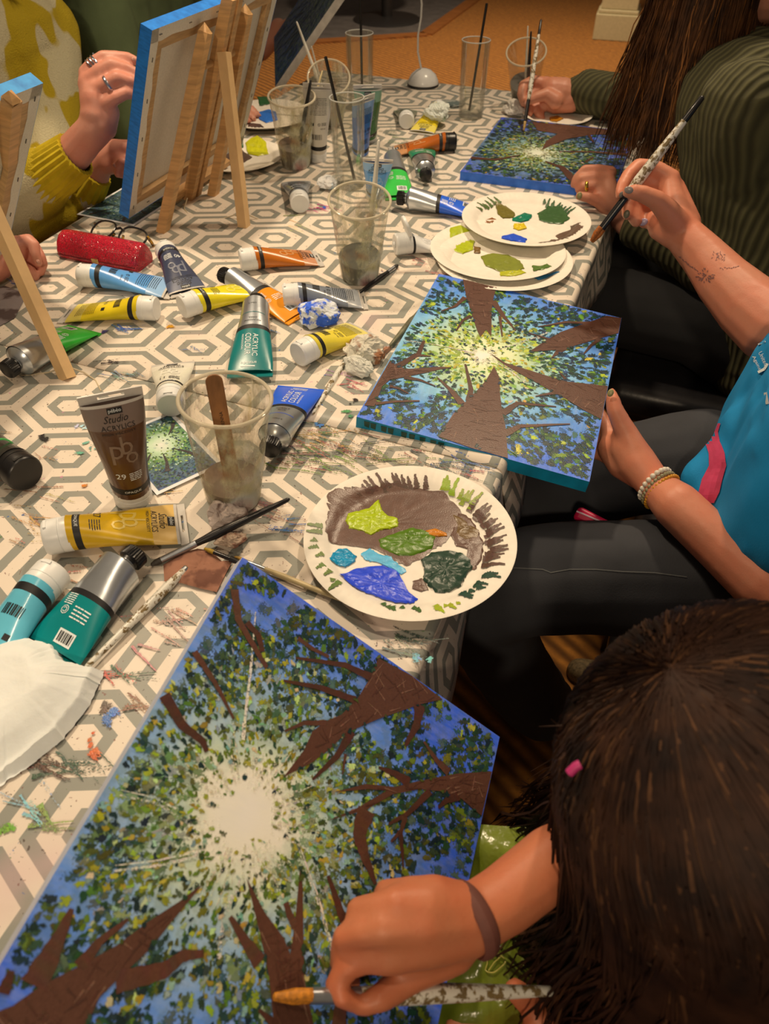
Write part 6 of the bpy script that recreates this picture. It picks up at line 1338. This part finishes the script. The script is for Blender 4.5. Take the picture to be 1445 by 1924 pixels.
def make_card(label, o, px_x, px_y, pic, stops, seed, h=.0052, border=.005):
    a = at(*o, h - .0042); a.z = TZ + h; bx = at(*px_x, 0.001); by = at(*px_y, 0.001); W = (bx - at(*o, .001)).length; H = (by - at(*o, .001)).length
    ex = bx - at(*o, .001); ey = by - at(*o, .001); ex.z = ey.z = 0
    if ex.cross(ey).z < 0: ex, ey, W, H = ey, ex, H, W
    pl = Plane(a, ex, ey); th = thing('picture_card', label, 'card', pl.T)
    mb = MB(); mb.box((W / 2, H / 2, -.0004), (W, H, .0006)); part('card', mb, mat('card_white', (234, 222, 206), .4, .03), th, False)
    c = pic(W, H); mb = MB(); mb.add([(border, border, .0001), (W - border, border, .0001), (W - border, H - border, .0001), (border, H - border, .0001)], [(0, 1, 2, 3)]); part('picture', mb, painted_ground('card_%d' % seed, c[0], c[1], stops, .015, .7), th, False)
    rnd = random.Random(seed); L = MB()
    for k in range(900):
        x, y = rnd.uniform(border + .002, W - border - .002), rnd.uniform(border + .002, H - border - .002); d = math.hypot(x - c[0], y - c[1])
        if d < .018 and rnd.random() < .8: continue
        cc = rnd.choice([(60, 96, 40), (96, 130, 44), (36, 66, 60), (30, 60, 90), (170, 190, 90), (200, 216, 190)]) if d < .05 else rnd.choice([(26, 44, 70), (34, 66, 100), (40, 80, 60), (24, 36, 46), (70, 110, 60)])
        s = rnd.uniform(.0008, .0018); dab(L, x, y, s * 1.5, s, rnd.uniform(0, 3), CW(cc), .0002 + .0001 * rnd.random(), rnd, 6)
    for a_ in (3.6, 4.4, 5.2, 2.6, .6):
        R = min(W, H) * .62; p1 = (c[0] + math.cos(a_) * R, c[1] + math.sin(a_) * R); p1 = (min(max(p1[0], border + .004), W - border - .004), min(max(p1[1], border + .004), H - border - .004)); p0 = (c[0] + math.cos(a_) * .02, c[1] + math.sin(a_) * .02)
        ribbon(L, [p0, ((p0[0] + p1[0]) / 2 + .002, (p0[1] + p1[1]) / 2), p1], .001, .006, CW((58, 48, 46)), .0005, rnd)
    part('print', L, DAB, th, stuff=True); return th
make_card('printed card of sunlit trees lying between the brown tube and front cup', (296, 935), (420, 877), (250, 812), lambda W, H: (W * .52, H * .60), [(0, (250, 250, 230)), (.015, (200, 220, 170)), (.03, (90, 140, 60)), (.05, (40, 90, 110)), (.08, (30, 70, 120))], 61)
make_card('printed picture card lying under the blue-edged canvas', (252, 428), (338, 372), (150, 404), lambda W, H: (W * .5, H * .5), [(0, (150, 180, 176)), (.02, (90, 130, 130)), (.05, (50, 84, 96)), (.08, (40, 70, 90))], 62)

def tissue_mat(name, rgb, stain=None, sc=40, th=.5):
    if name in MATS: return MATS[name]
    m = NT(name); c = alb(rgb)
    if stain: c = m.mix(m.ramp(m.noise(sc, 3, .6), (th, 0.0), (th + .08, 1.0)), c, alb(stain))
    m.setc(c); m.p(Roughness=.9); m.b.inputs['Subsurface Weight'].default_value = .1; m.b.inputs['Subsurface Radius'].default_value = (.01, .008, .006)
    m.bump(m.noise(260, 3), .35, .001); MATS[name] = m.m; return m.m
def crumple(label, px, size, m, seed, rot=0, k=1.0, nu=34, nv=18, h=0.0):
    """a screwed-up tissue: sharp facets, creases and folded flaps"""
    c = at(*px, size[2] * .5); c.z = TZ + .0045 + h; T = Matrix.Translation(c) @ Matrix.Rotation(rot, 4, 'Z'); rnd = random.Random(seed)
    cs = [Vector((rnd.gauss(0, 1), rnd.gauss(0, 1), rnd.gauss(0, .8))).normalized() for _ in range(26)]; hs = [rnd.uniform(.62, 1.2) for _ in cs]
    mb = MB(); vs = []
    for j in range(nv + 1):
        t = math.pi * j / nv
        for i in range(nu):
            a = 2 * math.pi * (i + .5 * (j % 2)) / nu; d = Vector((math.sin(t) * math.cos(a), math.sin(t) * math.sin(a), math.cos(t)))
            ds = sorted(((d - q).length, hh) for q, hh in zip(cs, hs)); (d1, h1), (d2, h2) = ds[0], ds[1]
            w_ = d2 / (d1 + d2 + 1e-6); r = lerp(h2, h1, w_) + .10 * abs(d2 - d1) + rnd.uniform(-.05, .05) * k; r *= (1 + .25 * noise.noise(d * 1.3 + Vector((seed, 0, 0))))
            z = (d.z * r * .55 + .42) * size[2]; vs.append((d.x * r * size[0] / 2, d.y * r * size[1] / 2, max(.0004, z)))
    mb.add(vs, [(j * nu + i, (j + 1) * nu + i, (j + 1) * nu + (i + 1) % nu, j * nu + (i + 1) % nu) for j in range(nv) for i in range(nu)])
    o = part('crumpled_tissue', mb, m, None, False); o.matrix_basis = T
    return tag(o, label, 'tissue', 'crumpled paper tissues')
crumple('crumpled tissue smeared with blue and white paint', (597, 592), (.068, .052, .034), tissue_mat('tissue_blue', (222, 216, 206), (62, 104, 206), 55, .46), 3)
crumple('crumpled tissue stained brown and cream beside the held canvas', (686, 662), (.055, .060, .030), tissue_mat('tissue_brown', (216, 200, 170), (150, 96, 60), 30, .52), 5, .6, 1.3)
crumple('twisted end of cream tissue above the pale brush', (676, 690), (.030, .055, .022), tissue_mat('tissue_cream', (214, 202, 176)), 8, .9, 1.3)
crumple('small white tissue ball behind the main water cup', (616, 346), (.050, .042, .024), tissue_mat('tissue_white', (226, 214, 196), (190, 206, 206), 30, .6), 11, .2, 1.2)
crumple('white and green crumpled tissue over the far yellow tube', (822, 224), (.060, .070, .040), tissue_mat('tissue_greenish', (220, 214, 190), (110, 134, 80), 24, .60), 14, .4, 1.2, h=.014)
crumple('grey-green smeared tissue near the right tumbler', (838, 196), (.085, .05, .010), tissue_mat('tissue_grey', (150, 146, 130), (92, 100, 92), 30, .5), 17, .2, 1.0)
crumple('white paper tissue under the far painting hand', (972, 205), (.060, .080, .030), tissue_mat('tissue_white2', (216, 200, 178)), 19, .4, 1.0)
crumple('dirty crumpled tissue on the black brush beside the front cup', (430, 968), (.040, .034, .026), tissue_mat('tissue_dirty', (190, 166, 146), (112, 86, 72), 40, .50), 23, .5, 1.2)
crumple('small brown crumple on the painted paper scrap', (436, 1018), (.034, .026, .016), tissue_mat('tissue_dirty2', (176, 146, 118), (120, 80, 60), 60, .48), 29, .2, 1.2)
def sheet(label, name, outline, hmax, m, seed, ridge=1.0, rings=22, base=.0046, sub=5, cat='tissue'):
    """a crumpled sheet: outline on the table, ridged height inside"""
    P = []
    for i in range(len(outline)):
        a, b = outline[i], outline[(i + 1) % len(outline)]
        for k in range(sub): P.append((lerp(a[0], b[0], k / sub), lerp(a[1], b[1], k / sub)))
    W = [at(x, y, 0.002) for x, y in P]; c = sum(W, Vector()) / len(W); N = len(W); vs = []; rc_ = random.Random(int(seed * 10)); big = max((w - c).length for w in W); cell = big / 4.5
    cr = [(c + Vector((rc_.uniform(-big, big), rc_.uniform(-big, big), 0)), rc_.uniform(.2, 1.0)) for _ in range(46)]
    for r in range(rings + 1):
        q = 1 - r / rings
        for w in W:
            p = c + (w - c) * q; e = 1 - q
            ds = sorted(((Vector((p.x - q.x, p.y - q.y))).length, hh) for q, hh in cr); (d1, h1), (d2, h2) = ds[0], ds[1]
            rd = lerp(h2, h1, d2 / (d1 + d2 + 1e-6)) + .35 * min(1, (d2 - d1) / cell) + .12 * noise.noise((p.x * 60, p.y * 60, seed))
            z = hmax * (min(1, e * 3.2) ** .7) * (.25 + ridge * .62 * rd); vs.append((p.x - c.x, p.y - c.y, max(.0002 + .0006 * math.sin(w.x * 200) ** 2, z)))
    mb = MB(); mb.add(vs, [(r * N + i, r * N + (i + 1) % N, (r + 1) * N + (i + 1) % N, (r + 1) * N + i) for r in range(rings) for i in range(N)])
    o = part(name, mb, m); o.location = (c.x, c.y, TZ + base); return tag(o, label, cat)
def towel(label, outline, m, seed, sub=9, rings=64):
    """a loosely crumpled paper towel: low mound, many creases running across one another, lifted wavy edge"""
    rnd = random.Random(seed); P = []
    for i in range(len(outline)):
        a, b = outline[i], outline[(i + 1) % len(outline)]
        for k in range(sub): P.append((lerp(a[0], b[0], k / sub) + rnd.uniform(-2, 2), lerp(a[1], b[1], k / sub) + rnd.uniform(-2, 2)))
    W = [at(x, y, .004) for x, y in P]; c = sum(W, Vector()) / len(W); N = len(W); vs = []
    waves = [(rnd.uniform(0, 3.14), rnd.uniform(14, 26), rnd.uniform(0, 6), .0075) for _ in range(4)] + [(rnd.uniform(0, 3.14), rnd.uniform(34, 60), rnd.uniform(0, 6), .0030) for _ in range(5)] + [(rnd.uniform(0, 3.14), rnd.uniform(90, 150), rnd.uniform(0, 6), .0009) for _ in range(5)]
    for r in range(rings + 1):
        q = 1 - r / rings
        for w in W:
            p = c + (w - c) * q; e = 1 - q; z = .012 * min(1, e * 9) + .020 * sstep(e * 1.6)
            wx = .012 * noise.noise((p.x * 12, p.y * 12, seed)); wy = .012 * noise.noise((p.x * 12, p.y * 12, seed + 5))
            for an, fr, ph, am in waves:
                t = ((p.x + wx) * math.cos(an) + (p.y + wy) * math.sin(an)) * fr + ph; t = t / 3.14159; t = abs(t - math.floor(t) - .5) * 2
                z += am * (t ** 1.5 - .4) * min(1, .35 + e * 4) * (.45 + .9 * abs(noise.noise((p.x * 9 + an * 7, p.y * 9, fr))))
            vs.append((p.x - c.x, p.y - c.y, max(.0003, z)))
    mb = MB(); mb.add(vs, [(r * N + i, r * N + (i + 1) % N, (r + 1) * N + (i + 1) % N, (r + 1) * N + i) for r in range(rings) for i in range(N)])
    o = part('paper_towel', mb, m); o.location = (c.x, c.y, TZ + .0046); return tag(o, label, 'tissue')
towel('big white paper towel crumpled at the lower left', [(-170, 1250), (-40, 1208), (60, 1204), (108, 1216), (126, 1250), (160, 1258), (196, 1264), (186, 1292), (165, 1335), (120, 1388), (60, 1438), (0, 1478), (-160, 1560), (-260, 1400)], tissue_mat('towel', (242, 232, 210), (226, 218, 176), 9, .68), 6)
sheet('flat scrap of paper smeared with dry brown paint', 'paper_scrap', [(308, 1064), (345, 1042), (372, 1034), (398, 1040), (420, 1060), (438, 1058), (425, 1082), (408, 1116), (372, 1108), (345, 1100), (310, 1096)], .007, tissue_mat('scrap_brown', (160, 106, 78), (122, 76, 56), 30, .5), 4.4, 1.0, 14, cat='paper')
sheet('brown torn paper corner beside the held canvas', 'paper_scrap', [(706, 660), (736, 656), (733, 662), (712, 682), (704, 676)], .008, tissue_mat('scrap_brown2', (170, 116, 84), (200, 190, 180), 60, .56), 6.1, 1.0, 10, cat='paper')
sheet('dark painted paper under the left easel', 'paper_scrap', [(-60, 560), (10, 540), (52, 556), (30, 600), (-10, 622), (-70, 640)], .010, tissue_mat('scrap_dark', (120, 104, 96), (70, 52, 46), 20, .5), 8.2, 1.0, 12, cat='paper')

# little white reading lamp at the far end
lb = at(795, 160, .0045); lb.z = TZ + .0045; th = thing('reading_lamp', 'small white gooseneck lamp standing at the far end of the table', 'lamp', lb)
WP = mat('lamp_white', (226, 214, 196), .25, .04); r = .042
mb = MB(); mb.lathe([(r * .97, 0), (r, .004), (r * .97, .012), (r * .80, .026), (r * .5, .036), (r * .2, .040), (0, .041)], 40); part('base', mb, WP, th)
mb = MB(); mb.lathe([(r * .98, .0005), (r * 1.02, .001), (r * 1.02, .005), (r, .0055)], 40); part('base_ring', mb, BLACK_PL, th)
pts = [(-.006, 0, .038)]
for px, py, h in ((787, 112, .09), (788, 84, .13), (795, 58, .17), (797, 34, .20), (795, 12, .23), (799, -14, .265)): p = at(px, py, h); pts.append(tuple(Vector((p.x - lb.x, (p.y - lb.y) * .25, p.z - lb.z))))
mb = MB(); mb.tube(pts, .0026, 10); part('gooseneck', mb, WP, th)
mb = MB(); e = Vector(pts[-1]); mb.tube([e + Vector((-.002, 0, -.012)), e + Vector((.006, 0, .01)), e + Vector((.03, .0, .02)), e + Vector((.07, 0, .018))], [.006, .012, .014, .010], 14); part('lamp_head', mb, WP, th)

# ------------------------------------------------------------------ paint smeared on the cloths
rnd = random.Random(99)
def smears(cloth_o, z, spots, nm):
    mb = MB(); inv = cloth_o.matrix_basis.inverted()
    def put(px, py, sx, sy, rgb, n, dabs):
        for k in range(n):
            p = at(px + rnd.gauss(0, sx), py + rnd.gauss(0, sy), 0); q = inv @ Vector((p.x, p.y, TZ))
            c = tuple(v * rnd.uniform(.8, 1.2) for v in CW(rgb)[:3])
            if dabs: s = rnd.uniform(.0012, .0045); dab(mb, q.x, q.y, s * rnd.uniform(1, 2.2), s, rnd.uniform(0, 3.1), c + (1,), z + .0001 * rnd.random(), rnd, 8)
            else:
                a = rnd.uniform(-.5, .6); l = rnd.uniform(.006, .022); ribbon(mb, [(q.x - l * math.cos(a), q.y - l * math.sin(a)), (q.x, q.y), (q.x + l * math.cos(a), q.y + l * math.sin(a))], rnd.uniform(.001, .004), .001, c + (rnd.uniform(.3, .6),), z + .0001 * rnd.random(), rnd, .5)
    for s in spots: put(*s)
    o = part(nm, mb, DAB, cloth_o, stuff=True, label='dried smears and drips of paint')
smears(cloth_front, .0036, [(620, 815, 40, 14, (190, 150, 90), 34, 0), (600, 830, 40, 16, (90, 120, 70), 26, 0), (660, 850, 60, 14, (70, 76, 70), 34, 0), (720, 862, 60, 10, (120, 126, 60), 26, 0), (640, 840, 60, 18, (170, 96, 80), 22, 0), (615, 805, 14, 8, (70, 130, 170), 9, 1), (560, 870, 30, 14, (150, 110, 90), 14, 0), (590, 880, 40, 10, (120, 140, 60), 18, 0),
    (870, 880, 25, 8, (60, 90, 130), 16, 0), (880, 890, 20, 8, (170, 70, 70), 9, 0), (840, 880, 30, 10, (90, 96, 80), 16, 0), (175, 1415, 6, 16, (226, 96, 24), 10, 1), (160, 1445, 22, 6, (60, 84, 60), 16, 0), (90, 1430, 12, 16, (96, 60, 44), 9, 0), (205, 1345, 9, 5, (60, 120, 180), 8, 1), (195, 1328, 6, 6, (90, 62, 50), 5, 1), (205, 1268, 14, 5, (214, 80, 60), 6, 0), (255, 1275, 14, 6, (40, 84, 54), 6, 0),
    (262, 1330, 9, 10, (140, 90, 60), 8, 0), (15, 1560, 9, 6, (130, 170, 60), 7, 1), (100, 1545, 8, 12, (150, 160, 90), 7, 0), (55, 1520, 16, 10, (150, 190, 180), 9, 0), (162, 917, 4, 2, (226, 126, 20), 3, 1), (85, 828, 5, 3, (30, 26, 24), 3, 1), (175, 840, 10, 8, (110, 170, 150), 7, 1), (545, 985, 12, 8, (70, 110, 170), 7, 0), (570, 1000, 10, 10, (150, 100, 80), 7, 0), (500, 960, 22, 14, (170, 120, 100), 12, 0), (480, 1110, 30, 20, (190, 120, 90), 12, 0),
    (770, 1210, 14, 10, (60, 76, 60), 10, 0), (748, 1225, 12, 12, (120, 130, 110), 6, 0), (790, 1245, 8, 4, (120, 180, 190), 4, 1), (60, 905, 30, 40, (190, 130, 100), 22, 0), (90, 985, 26, 20, (190, 150, 80), 14, 0), (300, 905, 30, 20, (190, 150, 90), 10, 0), (250, 840, 8, 8, (196, 120, 170), 4, 1), (210, 855, 8, 5, (216, 180, 40), 4, 1), (160, 805, 10, 6, (200, 214, 214), 7, 1), (340, 1180, 40, 50, (190, 130, 110), 20, 0), (190, 1080, 40, 30, (190, 110, 80), 10, 0)], 'paint_smears')
smears(cloth_rear, .0054, [(612, 398, 12, 6, (226, 60, 130), 9, 0), (608, 393, 3, 2, (60, 100, 190), 2, 1), (562, 408, 10, 4, (120, 150, 60), 5, 0), (558, 425, 8, 8, (236, 214, 130), 6, 0), (240, 625, 12, 5, (50, 100, 170), 7, 0), (205, 628, 9, 2, (70, 60, 110), 4, 1), (320, 618, 2, 1, (230, 170, 30), 2, 1), (360, 663, 8, 2, (60, 110, 150), 4, 0), (205, 684, 10, 4, (50, 46, 44), 5, 0), (230, 712, 20, 5, (130, 150, 140), 12, 0), (740, 240, 14, 16, (50, 90, 60), 20, 0), (800, 200, 30, 8, (120, 150, 150), 16, 0), (755, 265, 12, 10, (90, 130, 80), 10, 0),
    (790, 500, 26, 12, (206, 120, 110), 12, 0), (730, 520, 14, 10, (150, 100, 80), 6, 0), (640, 710, 8, 5, (170, 110, 160), 4, 0), (660, 735, 8, 5, (206, 80, 90), 5, 0), (664, 760, 6, 3, (50, 40, 36), 3, 1), (658, 778, 4, 3, (90, 150, 90), 3, 1), (30, 530, 14, 6, (60, 110, 190), 6, 0), (50, 690, 16, 10, (70, 90, 170), 5, 0), (430, 430, 20, 6, (150, 140, 120), 6, 0), (520, 640, 20, 14, (90, 130, 170), 7, 0)], 'paint_smears')

# ------------------------------------------------------------------ chairs, pouch, bag
LEA = mat('black_leather', (40, 36, 34), .32, .15, 30, bump=.25, bscale=90); LEGW = mat('chair_leg_wood', (62, 36, 22), .5, .2)
def chair(label, cu, cv, rot=0.0):
    T = Matrix.Translation(uv(cu, cv, -TZ)) @ TB @ Matrix.Rotation(rot, 4, 'Z'); th = thing('leather_chair', label, 'chair', T, 'black leather dining chairs')
    mb = MB(); mb.box((0, 0, .415), (.46, .46, .09)); o = part('seat', mb, LEA, th); b = o.modifiers.new('b', 'BEVEL'); b.width = .035; b.segments = 5
    mb = MB(); mb.box((.235, 0, .72), (.06, .44, .52)); o = part('backrest', mb, LEA, th); b = o.modifiers.new('b', 'BEVEL'); b.width = .025; b.segments = 4
    for x in (-.19, .20):
        for y in (-.19, .19): mb = MB(); mb.beam((x, y, .38), (x * 1.04, y * 1.04, 0), .036, .036, (1, 0, 0), .75); part('leg', mb, LEGW, th, False)
chair('black leather chair under the person in the green jumper', .185, 1.575)
chair('black leather chair under the person in the blue shirt', .30, .86)
chair('black leather chair under the near painter', .44, .20)
pp = dep(1098, 968, 1.02); T = frame_xz(pp, (dep(1170, 1005, 1.0) - pp), (CAM - pp).normalized()); th = thing('pink_pouch', 'bright pink zip pouch with white piping tucked beside the jeans', 'pouch', T)
mb = MB(); mb.box((.028, -.002, 0), (.075, .020, .05)); o = part('pouch_body', mb, mat('pouch_pink', (206, 14, 66), .4, .1), th); b = o.modifiers.new('b', 'BEVEL'); b.width = .006; b.segments = 3
mb = MB(); mb.tube([(-.008, .0, .0262), (.02, .002, .0262), (.064, .003, .0262)], .0012, 8); part('piping', mb, mat('piping_white', (232, 190, 190), .5), th)
# olive green bag on the near painter's lap
bo = [dep(870, 1548, .66), dep(1130, 1566, .64), dep(1140, 1990, .58), dep(770, 2000, .60)]
OLV = NT('olive_bag'); OLV.setc(OLV.ramp(OLV.noise(14, 3), (.3, alb((70, 80, 14))), (.7, alb((128, 134, 40))))); OLV.p(Roughness=.22); OLV.bump(OLV.noise(22, 4, .6), .6, .006)
ctr = sum(bo, Vector()) / 4; th = thing('shopping_bag', 'shiny olive green plastic bag on the lap of the near painter', 'bag', ctr)
def bagf(i, j, back=0):
    p = lerp(lerp(bo[0], bo[1], i), lerp(bo[3], bo[2], i), j); e = min(1, 5 * min(i, 1 - i, j + .02, 1 - j + .02)); nn = noise.noise((i * 4, j * 5, 2.2)) * .012 + noise.noise((i * 11, j * 9, 5)) * .004
    return p + ZZ * ((.015 * e + nn * e) if not back else -.03 * e)
mb = MB(); mb.grid(lambda i, j: bagf(i, j), 30, 36, True); mb.grid(lambda i, j: bagf(i, j, 1), 30, 36); part('bag_body', mb, OLV.m, th, world=True)
mb = MB(); GL = mat('gold_print', (206, 186, 90), .35)
def bl(i, j): return bagf(i, j) + ZZ * .002
for cx, cy, s in ((.36, .62, .05), (.55, .50, .04), (.45, .40, .03)):
    mb.tube([bl(cx + s * math.cos(a) * (1 + .25 * math.cos(3 * a)), cy + s * .8 * math.sin(a)) for a in [k * .35 for k in range(18)]], .0005, 5); mb.tube([bl(cx - s * .5, cy + s * .6), bl(cx, cy), bl(cx + s * .7, cy - s * .5)], .0005, 5)
part('leaf_print', mb, GL, th, world=True)
make_plate('paper plate with orange paint behind the far canvas', (1046, 222), .085, .008, [('orange', .003, (190, 120, 20), [(1032, 222), (1048, 218), (1058, 224), (1046, 230), (1034, 228)])], 15)
